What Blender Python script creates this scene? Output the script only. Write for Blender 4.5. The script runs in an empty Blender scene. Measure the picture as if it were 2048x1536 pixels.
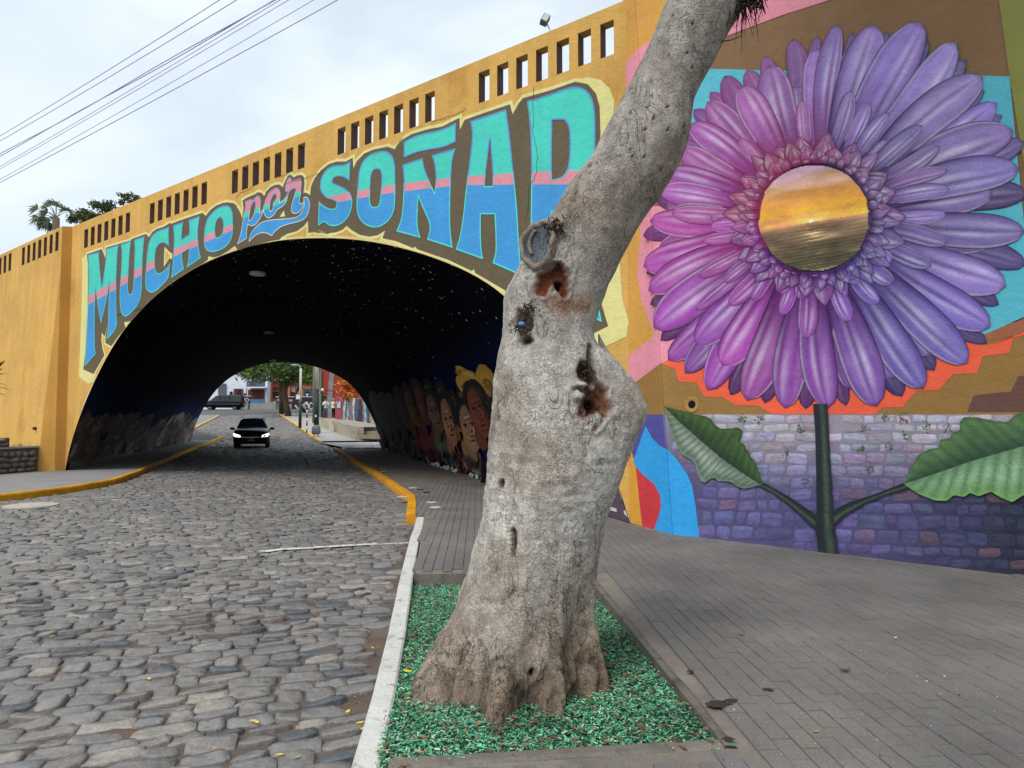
import bpy, bmesh, math, random
import numpy as np
from mathutils import Vector, Matrix
from mathutils.geometry import tessellate_polygon
random.seed(7); RNG = np.random.default_rng(11)
SC = bpy.context.scene
COL = SC.collection

# ---------------------------------------------------------------- camera
F = 1420.0; TH = math.atan(69.0 / F); CH = 1.6          # focal length in photo pixels, pitch, height
cd = bpy.data.cameras.new('camera'); cam = bpy.data.objects.new('camera', cd); COL.objects.link(cam)
cam.location = (0, 0, CH); cam.rotation_euler = (math.radians(90) + TH, 0, 0)
cd.sensor_width = 36; cd.lens = 36 * F / 2048; cd.clip_start = 0.05; cd.clip_end = 3000
SC.camera = cam
# ---------------------------------------------------------------- world
SUN_EL, SUN_AZ = math.radians(52), math.radians(215)     # sun behind the camera to the left
w = bpy.data.worlds.new('World'); SC.world = w; w.use_nodes = True
nt = w.node_tree; nt.nodes.clear()
def N(t, typ, **kw):
    n = t.nodes.new(typ)
    for k, v in kw.items():
        if k.startswith('i_'):
            n.inputs[k[2:].replace('_', ' ')].default_value = v
        else: setattr(n, k, v)
    return n
out = N(nt, 'ShaderNodeOutputWorld'); bg = N(nt, 'ShaderNodeBackground'); bg.inputs[1].default_value = 0.1
sky = N(nt, 'ShaderNodeTexSky', sky_type='NISHITA', sun_disc=False)
sky.sun_elevation = SUN_EL; sky.sun_rotation = SUN_AZ; sky.air_density = 1; sky.dust_density = 3
tc = N(nt, 'ShaderNodeTexCoord'); mp = N(nt, 'ShaderNodeMapping'); mp.inputs['Scale'].default_value = (1, 1, 2.2)
no = N(nt, 'ShaderNodeTexNoise'); no.inputs['Scale'].default_value = 1.7; no.inputs['Detail'].default_value = 5; no.inputs['Roughness'].default_value = .5
no.inputs['Distortion'].default_value = .4
rp = N(nt, 'ShaderNodeValToRGB')
rp.color_ramp.elements[0].position = .34; rp.color_ramp.elements[0].color = (3.7, 4.4, 4.95, 1)
rp.color_ramp.elements[1].position = .63; rp.color_ramp.elements[1].color = (6.2, 6.9, 7.55, 1)
mx = N(nt, 'ShaderNodeMix', data_type='RGBA'); mx.inputs[0].default_value = .93
L_ = nt.links.new
L_(tc.outputs['Generated'], mp.inputs[0]); L_(mp.outputs[0], no.inputs['Vector']); L_(no.outputs[0], rp.inputs[0])
L_(sky.outputs[0], mx.inputs[6]); L_(rp.outputs[0], mx.inputs[7]); L_(mx.outputs[2], bg.inputs[0]); L_(bg.outputs[0], out.inputs[0])
# ---------------------------------------------------------------- sun, exposure
sd = bpy.data.lights.new('sun', 'SUN'); sd.energy = 1.5; sd.angle = math.radians(28); sd.color = (1, .965, .91)
so = bpy.data.objects.new('sun', sd); COL.objects.link(so)
sv = Vector((math.sin(SUN_AZ) * math.cos(SUN_EL), math.cos(SUN_AZ) * math.cos(SUN_EL), math.sin(SUN_EL)))
so.rotation_euler = sv.to_track_quat('Z', 'Y').to_euler()
SC.view_settings.view_transform = 'Standard'; SC.view_settings.look = 'None'
SC.view_settings.exposure = 0.68; SC.view_settings.gamma = 1; SC.view_settings.use_curve_mapping = False
SC.cycles.max_bounces = 8; SC.cycles.diffuse_bounces = 4; SC.cycles.use_denoising = True

# ---------------------------------------------------------------- geometry helpers
C0 = np.array([0, 0, CH])
def A(p): return np.atleast_2d(np.array(p, float))
def ray(p):
    p = A(p); x = (p[:, 0] - 1024) / F; y = -(p[:, 1] - 768) / F
    return np.stack([x, math.cos(TH) - y * math.sin(TH), math.sin(TH) + y * math.cos(TH)], 1)
def onz(p, z=0.): d = ray(p); return C0 + d * ((z - CH) / d[:, 2])[:, None]
def onpl(p, P, n): d = ray(p); return C0 + d * ((((P - C0) @ n)) / (d @ n))[:, None]
def atY(px, py, Y): d = ray([(px, py)])[0]; return C0 + d * (Y / d[1])
def proj(P):
    P = A(P) - C0; fw = P[:, 1] * math.cos(TH) + P[:, 2] * math.sin(TH); up = -P[:, 1] * math.sin(TH) + P[:, 2] * math.cos(TH)
    return np.stack([1024 + F * P[:, 0] / fw, 768 - F * up / fw], 1)
def hgt(y):
    y = np.asarray(y, float); t = np.clip(y - 44, 0, None)
    t = np.where(t < 4, t * t / 8, t - 2)                  # the street starts to climb behind the bridge
    return np.clip(t * .057, 0, 2.85)
def onh(px, py, dz=0.):
    d = ray([(px, py)])[0]; lo, hi = 1., 140.
    g = lambda t: (CH + d[2] * t) - (float(hgt(d[1] * t)) + dz)
    for _ in range(60):
        m = (lo + hi) / 2
        if g(m) > 0: lo = m
        else: hi = m
    return C0 + d * lo
def zp(ox, oy, s, pts): return [(ox + x / s, oy + y / s) for x, y in pts]
_lc = {}
def lin(c):
    c = tuple(c)
    if c not in _lc: _lc[c] = np.array([v / 255 / 12.92 if v <= 10.3 else ((v / 255 + .055) / 1.055) ** 2.4 for v in c])
    return _lc[c].copy()
def S(r, g, b, k=1.): return tuple(float(v) * k for v in lin((r, g, b)))
def _h(i, j, k, s):
    n = (i * 374761393 + j * 668265263 + k * 2147483647 + s * 974711) & 0xffffffff
    n = ((n ^ (n >> 13)) * 1274126177) & 0xffffffff
    return ((n ^ (n >> 16)) & 0xffff) / 32767.5 - 1
def vnoise(p, s=0):
    p = np.asarray(p, float); i = np.floor(p).astype(np.int64); f = p - i; u = f * f * (3 - 2 * f); r = 0
    for a in (0, 1):
        for b in (0, 1):
            for c in (0, 1):
                wgt = (u[:, 0] if a else 1 - u[:, 0]) * (u[:, 1] if b else 1 - u[:, 1]) * (u[:, 2] if c else 1 - u[:, 2])
                r = r + wgt * _h(i[:, 0] + a, i[:, 1] + b, i[:, 2] + c, s)
    return r
def fbm(p, o=4, s=0, g=.5):
    r = 0; a = 1.
    for k in range(o): r = r + a * vnoise(np.asarray(p) * 2 ** k, s + k); a *= g
    return r

# ---------------------------------------------------------------- objects
def link(o, parent=None):
    COL.objects.link(o)
    if parent is not None: o.parent = parent
    return o
def tag(o, label=None, cat=None, group=None, kind=None):
    if label: o['label'] = label
    if cat: o['category'] = cat
    if group: o['group'] = group
    if kind: o['kind'] = kind
    return o
def empty(name, loc=(0, 0, 0), rz=0):
    o = bpy.data.objects.new(name, None); o.location = loc; o.rotation_euler = (0, 0, rz); o.empty_display_size = .2
    return link(o)
class MB:
    """collects vertices, faces, colours"""
    def __init__(s): s.v = []; s.f = []; s.c = []; s.m = []; s.n = 0
    def add(s, V, Fc, col=None, mi=0):
        V = np.asarray(V, float).reshape(-1, 3)
        s.v.append(V); s.f += [tuple(int(i) + s.n for i in q) for q in Fc]; s.m += [mi] * len(Fc)
        if col is None: col = (1, 1, 1)
        col = np.asarray(col, float)
        if col.ndim == 1: col = np.tile(col[:3], (len(V), 1))
        s.c.append(col[:, :3]); s.n += len(V)
    def box(s, c, d, col=None, rz=0, mi=0, M=None, taper=1.):
        x, y, z = d[0] / 2, d[1] / 2, d[2] / 2
        V = np.array([[sx * x * (taper if sz > 0 else 1), sy * y * (taper if sz > 0 else 1), sz * z] for sz in (-1, 1) for sx, sy in ((-1, -1), (1, -1), (1, 1), (-1, 1))], float)
        if rz: cr, sr = math.cos(rz), math.sin(rz); V = np.stack([V[:, 0] * cr - V[:, 1] * sr, V[:, 0] * sr + V[:, 1] * cr, V[:, 2]], 1)
        V = V + np.asarray(c)
        if M is not None: V = np.array([M @ Vector(v) for v in V])
        s.add(V, [(3, 2, 1, 0), (4, 5, 6, 7), (0, 1, 5, 4), (1, 2, 6, 5), (2, 3, 7, 6), (3, 0, 4, 7)], col, mi)
    def tube(s, pts, rad, n=10, col=None, cap=True, mi=0):
        pts = [np.asarray(p, float) for p in pts]; k = len(pts)
        if np.isscalar(rad): rad = [rad] * k
        V = []; ref = None
        for i, p in enumerate(pts):
            t = pts[min(i + 1, k - 1)] - pts[max(i - 1, 0)]; t = t / (np.linalg.norm(t) + 1e-9)
            if ref is None: ref = np.array([0, 0, 1.]) if abs(t[2]) < .9 else np.array([1., 0, 0])
            a = np.cross(t, ref); a /= np.linalg.norm(a) + 1e-9; b = np.cross(t, a); ref = -b if False else ref
            for j in range(n):
                q = 2 * math.pi * j / n; V.append(p + rad[i] * (math.cos(q) * a + math.sin(q) * b))
        Fc = [(i * n + j, i * n + (j + 1) % n, (i + 1) * n + (j + 1) % n, (i + 1) * n + j) for i in range(k - 1) for j in range(n)]
        if cap: Fc += [tuple(range(n - 1, -1, -1)), tuple((k - 1) * n + j for j in range(n))]
        s.add(V, Fc, col, mi)
    def grid(s, V, nu, nv, col=None, mi=0, close=False):
        Fc = [(i * nv + j, i * nv + (j + 1) % nv, (i + 1) * nv + (j + 1) % nv, (i + 1) * nv + j) for i in range(nu - 1) for j in range(nv if close else nv - 1)]
        s.add(V, Fc, col, mi)
    def ell(s, c, r, nu=8, nv=12, col=None, mi=0):
        V = [(c[0] + r[0] * math.sin(a) * math.cos(b), c[1] + r[1] * math.sin(a) * math.sin(b), c[2] + r[2] * math.cos(a))
             for a in [math.pi * (i + .02) / (nu - .96 + .0) if i else .02 for i in range(nu)] for b in [2 * math.pi * j / nv for j in range(nv)]]
        s.grid(V, nu, nv, col, mi, True)
    def build(s, name, mats, parent=None, smooth=False, kind=None):
        V = np.concatenate(s.v) if s.v else np.zeros((0, 3)); me = bpy.data.meshes.new(name)
        cc = np.concatenate(s.c) if s.c else np.zeros((0, 3)); F2 = s.f
        used = np.zeros(len(V), bool); used[[i for q in s.f for i in q]] = True
        if not used.all():
            ix = np.cumsum(used) - 1; F2 = [tuple(int(ix[i]) for i in q) for q in s.f]; V = V[used]; cc = cc[used]
        me.from_pydata(V.tolist(), [], F2)
        at = me.color_attributes.new('Col', 'FLOAT_COLOR', 'POINT')
        at.data.foreach_set('color', np.concatenate([cc, np.ones((len(cc), 1))], 1).ravel().astype(np.float32))
        for m in (mats if isinstance(mats, (list, tuple)) else [mats]): me.materials.append(m)
        if any(s.m): me.polygons.foreach_set('material_index', np.array(s.m, np.int32))
        if smooth: me.polygons.foreach_set('use_smooth', [True] * len(me.polygons))
        me.update()
        o = bpy.data.objects.new(name, me); link(o, parent)
        if kind: o['kind'] = kind
        return o
def tess(loops):
    """triangulate a polygon with holes; loops of 2-D points"""
    tr = tessellate_polygon([[Vector((p[0], p[1], 0)) for p in l] for l in loops])
    pts = [p for l in loops for p in l]
    o = []
    for t in tr:
        a, b, c = [pts[i] for i in t]
        if (b[0] - a[0]) * (c[1] - a[1]) - (b[1] - a[1]) * (c[0] - a[0]) < 0: t = (t[0], t[2], t[1])
        o.append(tuple(t))
    return np.array(pts, float), o
def dens(poly, step):
    """insert points so that no edge is longer than step"""
    r = []
    for i in range(len(poly)):
        a = np.array(poly[i], float); b = np.array(poly[(i + 1) % len(poly)], float); k = max(1, int(np.linalg.norm(b - a) / step))
        r += [tuple(a + (b - a) * j / k) for j in range(k)]
    return r
def smoothpoly(poly, it=1, keep=100.):
    """Chaikin corner cutting, sharp corners kept"""
    P = [np.array(p, float) for p in poly]
    for _ in range(it):
        n = len(P); Q = []
        for i in range(n):
            a, b, c = P[i - 1], P[i], P[(i + 1) % n]; u = b - a; v = c - b
            ang = math.degrees(math.acos(max(-1, min(1, float(u @ v) / (np.linalg.norm(u) * np.linalg.norm(v) + 1e-9)))))
            if ang > 48: Q.append(b)
            else: Q += [b * .75 + a * .25, b * .75 + c * .25]
        P = Q
    return [tuple(p) for p in P]
def ribbon(poly, wi, wo, closed=True):
    """strip along a 2-D outline from wi on the left to wo on the right of it"""
    P = np.array(poly, float); n = len(P)
    if closed: pa, pb = np.roll(P, 1, 0), np.roll(P, -1, 0)
    else: pa = np.vstack([P[:1], P[:-1]]); pb = np.vstack([P[1:], P[-1:]])
    def un(v): return v / (np.linalg.norm(v, axis=1)[:, None] + 1e-9)
    d1, d2 = un(P - pa), un(pb - P)
    if not closed: d1[0] = d2[0]; d2[-1] = d1[-1]
    n1 = np.stack([-d1[:, 1], d1[:, 0]], 1); n2 = np.stack([-d2[:, 1], d2[:, 0]], 1); m = un(n1 + n2)
    k = np.clip(1 / np.clip((m * n1).sum(1), .38, 1), 1, 2.4)[:, None]
    V = np.empty((2 * n, 2)); V[0::2] = P + m * k * wi; V[1::2] = P - m * k * wo
    Fc = [(2 * i, 2 * i + 1, (2 * i + 3) % (2 * n), (2 * i + 2) % (2 * n)) for i in range(n if closed else n - 1)]
    return V, Fc
def inpoly(pts, poly):
    pts = A(pts); P = np.array(poly, float); r = np.zeros(len(pts), bool); j = len(P) - 1
    for i in range(len(P)):
        yi, yj, xi, xj = P[i, 1], P[j, 1], P[i, 0], P[j, 0]
        c = ((yi > pts[:, 1]) != (yj > pts[:, 1])) & (pts[:, 0] < (xj - xi) * (pts[:, 1] - yi) / (yj - yi + 1e-12) + xi)
        r ^= c; j = i
    return r
def clip_half(poly, a, b, side=1):
    """part of polygon on one side of the line a-b"""
    a = np.array(a, float); b = np.array(b, float); nrm = np.array([-(b - a)[1], (b - a)[0]]) * side; o = []
    for i in range(len(poly)):
        p, q = np.array(poly[i], float), np.array(poly[(i + 1) % len(poly)], float); dp, dq = (p - a) @ nrm, (q - a) @ nrm
        if dp >= 0: o.append(tuple(p))
        if dp * dq < 0: o.append(tuple(p + (q - p) * dp / (dp - dq)))
    return o

# ---------------------------------------------------------------- materials
def M(name, col=(.5, .5, .5), rough=.85, var=.12, vs=1.7, bump=.25, bs=45, bd=.01, attr=False, streak=0., fine=0., spec=.25, metal=0., rnd=0., b2=0., b2s=6., patch=None):
    m = bpy.data.materials.new(name); m.use_nodes = True; t = m.node_tree; b = t.nodes['Principled BSDF']; K = t.links.new
    b.inputs['Roughness'].default_value = rough; b.inputs['Metallic'].default_value = metal
    b.inputs['Specular IOR Level'].default_value = spec
    g = N(t, 'ShaderNodeNewGeometry'); pos = g.outputs['Position']
    if attr: a = N(t, 'ShaderNodeVertexColor', layer_name='Col'); c = a.outputs[0]
    else: a = N(t, 'ShaderNodeRGB'); a.outputs[0].default_value = (*col[:3], 1); c = a.outputs[0]
    def mul(c, val):
        x = N(t, 'ShaderNodeMix', data_type='RGBA', blend_type='MULTIPLY'); x.inputs[0].default_value = 1
        K(c, x.inputs[6]); K(val, x.inputs[7]); return x.outputs[2]
    def noise(scale, det, lo, hi, vec=None, rg=.55):
        n = N(t, 'ShaderNodeTexNoise'); n.inputs['Scale'].default_value = scale; n.inputs['Detail'].default_value = det; n.inputs['Roughness'].default_value = rg
        K(vec or pos, n.inputs['Vector']); r = N(t, 'ShaderNodeMapRange'); r.inputs[1].default_value = .3; r.inputs[2].default_value = .7
        r.inputs[3].default_value = lo; r.inputs[4].default_value = hi; K(n.outputs[0], r.inputs[0]); return r.outputs[0], n.outputs[0]
    if patch:                                   # patches of a second colour: (colour, scale, lo, hi)
        pc, ps, plo, phi = patch
        n = N(t, 'ShaderNodeTexNoise'); n.inputs['Scale'].default_value = ps; n.inputs['Detail'].default_value = 7; n.inputs['Roughness'].default_value = .62
        K(pos, n.inputs['Vector']); r = N(t, 'ShaderNodeMapRange'); r.inputs[1].default_value = plo; r.inputs[2].default_value = phi; K(n.outputs[0], r.inputs[0])
        x = N(t, 'ShaderNodeMix', data_type='RGBA'); x.inputs[7].default_value = (*pc, 1); K(r.outputs[0], x.inputs[0]); K(c, x.inputs[6]); c = x.outputs[2]
    if var: c = mul(c, noise(vs, 6, 1 - var, 1 + var)[0])
    if fine: c = mul(c, noise(bs * 1.7, 3, 1 - fine, 1 + fine)[0])
    if streak:
        q = N(t, 'ShaderNodeMapping'); q.inputs['Scale'].default_value = (3, 3, .22); K(pos, q.inputs[0])
        c = mul(c, noise(1.5, 5, 1 - streak, 1 + streak * .4, q.outputs[0])[0])
    if rnd:
        oi = N(t, 'ShaderNodeObjectInfo'); r = N(t, 'ShaderNodeMapRange'); r.inputs[3].default_value = 1 - rnd; r.inputs[4].default_value = 1 + rnd
        K(oi.outputs['Random'], r.inputs[0]); c = mul(c, r.outputs[0])
    K(c, b.inputs['Base Color'])
    if bump:
        bn = N(t, 'ShaderNodeBump'); bn.inputs['Strength'].default_value = bump; bn.inputs['Distance'].default_value = bd
        hn = noise(bs, 8, 0, 1, None, .62)[1]
        if b2:
            h2 = noise(b2s, 4, 0, 1)[1]; mm = N(t, 'ShaderNodeMath', operation='MULTIPLY_ADD'); mm.inputs[1].default_value = b2; K(h2, mm.inputs[0]); K(hn, mm.inputs[2]); hn = mm.outputs[0]
        K(hn, bn.inputs['Height']); K(bn.outputs[0], b.inputs['Normal'])
    return m
def emis(name, col, st):
    m = bpy.data.materials.new(name); m.use_nodes = True; b = m.node_tree.nodes['Principled BSDF']
    b.inputs['Base Color'].default_value = (*col, 1); b.inputs['Emission Color'].default_value = (*col, 1); b.inputs['Emission Strength'].default_value = st
    return m
def glassy(name, col=(.01, .012, .015), rough=.06):
    return M(name, col, rough=rough, var=0, bump=0, spec=.6)
_pc = {}
def paint(r, g, b, k=.92):
    key = (r, g, b)
    if key not in _pc:
        _pc[key] = M('paint_%d_%d_%d' % key, S(r, g, b, k), rough=.72, var=.08, vs=1.3, bump=.5, bs=38, bd=.014, streak=.06, b2=2.2, b2s=8, fine=.05)
    return _pc[key]
PAINTV = M('mural_paint', attr=True, rough=.72, var=.10, vs=5, bump=.5, bs=38, bd=.014, fine=.12, b2=2.2, b2s=8)
# ================================================================ the lie of the place
SWZ = .12                                                   # pavement level above the road
Lb = onz([(130, 941)], SWZ)[0]; Rb = onz([(1260, 1045)], SWZ)[0]
e_ = Rb - Lb; BW = float(np.linalg.norm(e_)); e_ = e_ / BW; n_ = np.array([e_[1], -e_[0], 0])   # along the bridge face, and out of it
d2 = ray([(566, 837)])[0]; d2[2] = 0; d2 /= np.linalg.norm(d2)                                   # along the road and tunnel
uR = np.array([d2[1], -d2[0], 0])                                                                # across the road
def TL(s): return d2 * (28.9 - 2.7 * s / BW)                                                     # tunnel length from left to right
Lf, Rf = Lb + TL(0), Rb + TL(BW)
WA = onz([(1344, 1066)], SWZ)[0]; WB = onz([(2048, 1150)], SWZ)[0]
wdir = (WB - WA) / np.linalg.norm(WB - WA)

m_ground = M('ground_soil', S(120, 112, 102), var=.2)
m_joint = M('road_sand', S(98, 86, 77), var=.3, vs=3, bump=.6, bs=60, bd=.01, fine=.25, patch=(S(122, 88, 70), 2.2, .56, .72))
m_farroad = M('far_cobble', S(96, 94, 92), var=.16, vs=5, bump=1, bs=5, bd=.05, fine=.2)
m_conc = M('concrete_pavement', S(138, 136, 134), var=.12, vs=1.2, bump=.25, bs=70, fine=.1)
m_conc2 = M('concrete_light', S(170, 167, 163), var=.12, vs=1.2, bump=.25, bs=70, fine=.08)
m_pjoint = M('paver_joint', S(122, 114, 106), var=.25, vs=3, bump=.3, bs=80, fine=.2)
m_bedge = M('bed_edge_concrete', S(112, 106, 98), var=.25, vs=4, bump=.6, bs=50, fine=.15, patch=(S(78, 72, 64), 5, .52, .7))
m_yel = M('kerb_yellow', S(214, 150, 34), rough=.7, var=.2, vs=4, bump=.5, bs=25, bd=.02, patch=(S(120, 92, 52), 6, .58, .74))
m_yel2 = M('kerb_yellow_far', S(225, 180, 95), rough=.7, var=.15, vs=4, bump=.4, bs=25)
m_whi = M('kerb_white', S(204, 202, 196), rough=.8, var=.1, vs=6, bump=.8, bs=40, bd=.015, patch=(S(128, 122, 114), 9, .56, .72))

# ground: one sheet to the horizon
b = MB(); ys = np.concatenate([np.linspace(-60, 40, 6), np.linspace(44, 104, 31), [160, 400, 1500]]); xs = [-900, -60, 60, 900]
V = [(x, y, float(hgt(y)) - .14) for y in ys for x in xs]; b.grid(V, len(ys), 4)
tag(b.build('ground', m_ground), kind='structure')

# kerb lines, on the road surface
LK = [onh(*p) for p in [(0, 1003), (50, 997), (100, 991), (140, 985), (180, 979), (208, 974), (230, 969), (255, 961), (280, 951), (305, 939), (330, 926), (360, 912), (390, 899), (418, 888), (445, 877)]]
ext = LK[0] - LK[1]; LK = [LK[0] + ext * 9, LK[0] + ext * 4] + LK
RK = [onh(*p) for p in [(672, 900), (696, 915), (720, 930), (750, 948), (780, 967), (806, 986), (832, 1004), (834, 1022), (833, 1048)]]
RW = [onh(*p) for p in [(833, 1048), (827, 1070), (819, 1092), (800, 1172), (776, 1290), (745, 1420), (712, 1536)]]
RW.append(RW[-1] + (RW[-1] - RW[-2]) * 2.2)
FR = [onh(*p) for p in [(640, 886), (626, 876), (612, 866), (596, 854), (580, 843), (556, 828)]]
FL = [onh(*p) for p in [(372, 868), (388, 859), (405, 850), (424, 841), (440, 832)]]
def off(line, d):
    V, _ = ribbon([p[:2] for p in line], d, 0, False)
    return [np.array([V[2 * i, 0], V[2 * i, 1], line[i][2]]) for i in range(len(line))]
def kerb(line, wd, h, mat, label, side=1, seed=0):
    """a kerb of stones end to end: face on the line, top wd wide"""
    L2 = []
    for i in range(len(line) - 1):
        k = max(1, int(np.linalg.norm(line[i + 1] - line[i]) / .35)); L2 += [line[i] + (line[i + 1] - line[i]) * j / k for j in range(k)]
    L2.append(line[-1]); I = off(L2, wd * side); nn = len(L2); V = []
    for i in range(nn):
        a, c = L2[i], I[i]; j = vnoise(np.array([[a[0] * 2, a[1] * 2, seed]]))[0] * .012; m = (c - a)
        z = a[2]
        V += [(a[0], a[1], z - .1), (a[0], a[1], z + h * .78 + j), (*(a[:2] + m[:2] * .12), z + h + j), (*(a[:2] + m[:2] * .9), z + h + j * .5), (c[0], c[1], z + h * .9), (c[0], c[1], z - .1)]
    b = MB(); b.grid(V, nn, 6); b.f += [tuple(range(5, -1, -1)), tuple((nn - 1) * 6 + q for q in range(6))]; b.m += [0, 0]
    o = b.build('kerb', mat); tag(o, label, None, None, 'structure'); return I
LKi = kerb(LK, .17, .135, m_yel, 'yellow painted kerb curving along the left pavement', -1 if False else 1)
RKi = kerb(RK, .16, .135, m_yel, 'yellow painted kerb along the right tunnel pavement', -1)
RWi = kerb(RW, .125, .10, m_whi, 'white painted kerb beside the tree bed', 1 if False else 1 if False else 1)
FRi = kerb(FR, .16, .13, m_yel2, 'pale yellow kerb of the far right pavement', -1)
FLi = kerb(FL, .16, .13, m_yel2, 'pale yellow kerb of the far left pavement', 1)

def sheet(name, poly, z, mat, kind='structure', parent=None):
    P, T = tess([[(p[0], p[1]) for p in poly]])
    b = MB(); b.add([(p[0], p[1], z if np.isscalar(z) else z(p)) for p in P], T)
    o = b.build(name, mat, parent)
    if kind: o['kind'] = kind
    return o
# road bed (sand joints) and the far stretch of road
rk = [p for p in RK] + RW[1:]
near_l = [p[:2] for p in LK if p[1] < 44]; near_l.append(near_l[-1] + (LK[-1][:2] - near_l[-1]) * (44 - near_l[-1][1]) / (LK[-1][1] - near_l[-1][1]))
near_r = [FR[0][:2] * 0 + RK[0][:2] + (FR[0][:2] - RK[0][:2]) * (44 - RK[0][1]) / (FR[0][1] - RK[0][1])] if FR[0][1] > 44 else []
bed_poly = near_l + near_r + [p[:2] for p in rk] + [np.array([-.3, -4]), np.array([-14, -4])]
road_poly = [p[:2] for p in LK] + [p[:2] for p in FL[1:]] + [p[:2] for p in FR[::-1]] + [p[:2] for p in rk] + [np.array([-.3, -4]), np.array([-14, -4])]
b = MB(); P, T = tess([[tuple(p) for p in bed_poly]])
road = empty('cobbled_road', (0, 0, 0)); road['kind'] = 'structure'
b.add([(p[0], p[1], float(hgt(p[1])) - .011) for p in P], T); b.build('road_bed', m_joint, road)
far = []
b = MB(); yy = np.linspace(44, 104, 31)
V = []
for y in yy:
    t = (y - 44) / 60
    c = np.array([-16.5, 44]) + np.array([-17.5, 60]) * t
    V += [(c[0] - 12 - 26 * t, y, float(hgt(y)) - .016), (c[0] + 9 + 20 * t, y, float(hgt(y)) - .016)]
b.grid(V, len(yy), 2); b.build('far_road', m_farroad, road)

# pavements
left_poly = [p[:2] for p in LKi] + [Lf[:2] + d2[:2] * 3, Lf[:2], Lb[:2], (Lb - e_ * 14 + n_ * .4)[:2]]
sheet('pavement', left_poly, SWZ, m_conc)
bed = [onz([q], SWZ)[0] for q in [(830, 1147), (1182, 1147), (1476, 1492), (776, 1534)]]
wr = WA + wdir * 9
tun_in = [p[:2] for p in RKi]
sw = tun_in[:-1] + [RWi[0][:2], RWi[1][:2], RWi[2][:2], bed[0][:2], bed[1][:2], bed[2][:2], bed[3][:2], RWi[-2][:2] + np.array([.02, -.1]), RWi[-1][:2], wr[:2] + np.array([0, -6]), wr[:2], WA[:2], Rb[:2], Rf[:2], onz([(690, 897)], SWZ)[0][:2]]
pave = empty('pavement'); pave['kind'] = 'structure'
sheet('pavement_base', sw, SWZ - .012, m_pjoint, None, pave)
# far right pavement and driveway
fp = [p[:2] for p in FRi][::-1]
b = MB(); q = [onh(640, 886), onh(690, 897), onh(768, 897), onh(768, 882)]
P, T = tess([[(p[0], p[1]) for p in q]]); b.add([(p[0], p[1], .05) for p in P], T); tag(b.build('driveway', m_conc2), kind='structure')
b = MB(); n = len(FRi); V = []
for p in FRi: V += [(p[0], p[1], p[2] + .12), (p[0] + 16, p[1] + 6, p[2] + .12)]
b.grid(V, n, 2); tag(b.build('pavement', m_conc2), kind='structure')
b = MB(); V = []
for p in FLi: V += [(p[0], p[1], p[2] + .12), (p[0] - 20, p[1] + 2, p[2] + .12)]
b.grid(V, len(FLi), 2); tag(b.build('pavement', m_conc), kind='structure')

# ---------------------------------------------------------------- cobbles
m_cob = M('cobble_basalt', attr=True, rough=.5, var=.2, vs=9, bump=.6, bs=30, bd=.018, fine=.16, spec=.5, b2=1.5, b2s=11, patch=(S(152, 140, 129), .9, .56, .74))
def stone_variant(seed):
    """worn sett: four uneven corners, each chamfered, a flattish top"""
    r = np.random.default_rng(seed); cs = np.array([(-.5, -.5), (.5, -.5), (.5, .5), (-.5, .5)]) + r.normal(0, .05, (4, 2)); pl_ = []
    for i in range(4):
        a, c, d = cs[i - 1], cs[i], cs[(i + 1) % 4]; f1, f2 = r.uniform(.08, .22), r.uniform(.08, .22); pl_ += [c + (a - c) * f1, c * .82 + (a + d) * .09, c + (d - c) * f2]
    for i in range(0, 12): pl_[i] = pl_[i] + r.normal(0, .012, 2)
    pl_ = np.array(pl_); k = len(pl_); jj = r.normal(0, 1, k); tl = r.normal(0, .05, 2)
    def shape(sc, z, jz=0): return [(p[0] * sc, p[1] * sc, z + jz * jj[i]) for i, p in enumerate(pl_)]
    V = np.array(shape(1.02, -.06) + shape(1.0, -.006, .003) + shape(.955, .002, .003) + shape(.6, .0035, .003) + [(0, 0, .0035)]); F_ = []
    V[k:, 2] += (V[k:, 0] * tl[0] + V[k:, 1] * tl[1]) * .35
    for q in range(3): F_ += [(q * k + i, q * k + (i + 1) % k, (q + 1) * k + (i + 1) % k, (q + 1) * k + i) for i in range(k)]
    F_ += [(3 * k + i, 3 * k + (i + 1) % k, 4 * k) for i in range(k)]
    t = r.uniform(.88, 1.12); w_ = r.normal(0, .015); base = np.array(S(122, 118, 115)) * t * np.array([1 + w_, 1, 1 - w_])
    if r.random() < .08: base = np.array(S(142, 134, 126)) * r.uniform(.85, 1.1)
    if r.random() < .10: base = np.array(S(96, 99, 103)) * r.uniform(.85, 1.1)
    return V, F_, base
SV = [stone_variant(i) for i in range(28)]
cob = []                                                    # (x, y, sx, sy, rot, variant)
RP = [tuple(p) for p in road_poly]
v = 0.; r = random.Random(5); dl = math.atan2(uR[1], uR[0]); O = np.array([-6., 0.])
row = 0
while v < 92:
    rh = r.uniform(.11, .155) * (1 if v < 50 else 1.35); u = -16 - r.random() * .3 - (12 if v > 44 else 0); wob = r.uniform(-.02, .02)
    while u < 12:
        ln = r.choice([.17, .2, .22, .25, .28, .31, .35]) * r.uniform(.9, 1.1) * (.82 if v < 50 else 1.3)
        p = O + uR[:2] * (u + ln / 2) + d2[:2] * (v + rh / 2 + .02 * math.sin(u * 1.3 + row * .2) + wob)
        cob.append((p[0], p[1], ln - .004, rh - .004, dl + r.gauss(0, .04), r.randrange(28))); u += ln
    v += rh; row += 1
cob = np.array(cob); xy = cob[:, :2]
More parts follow.
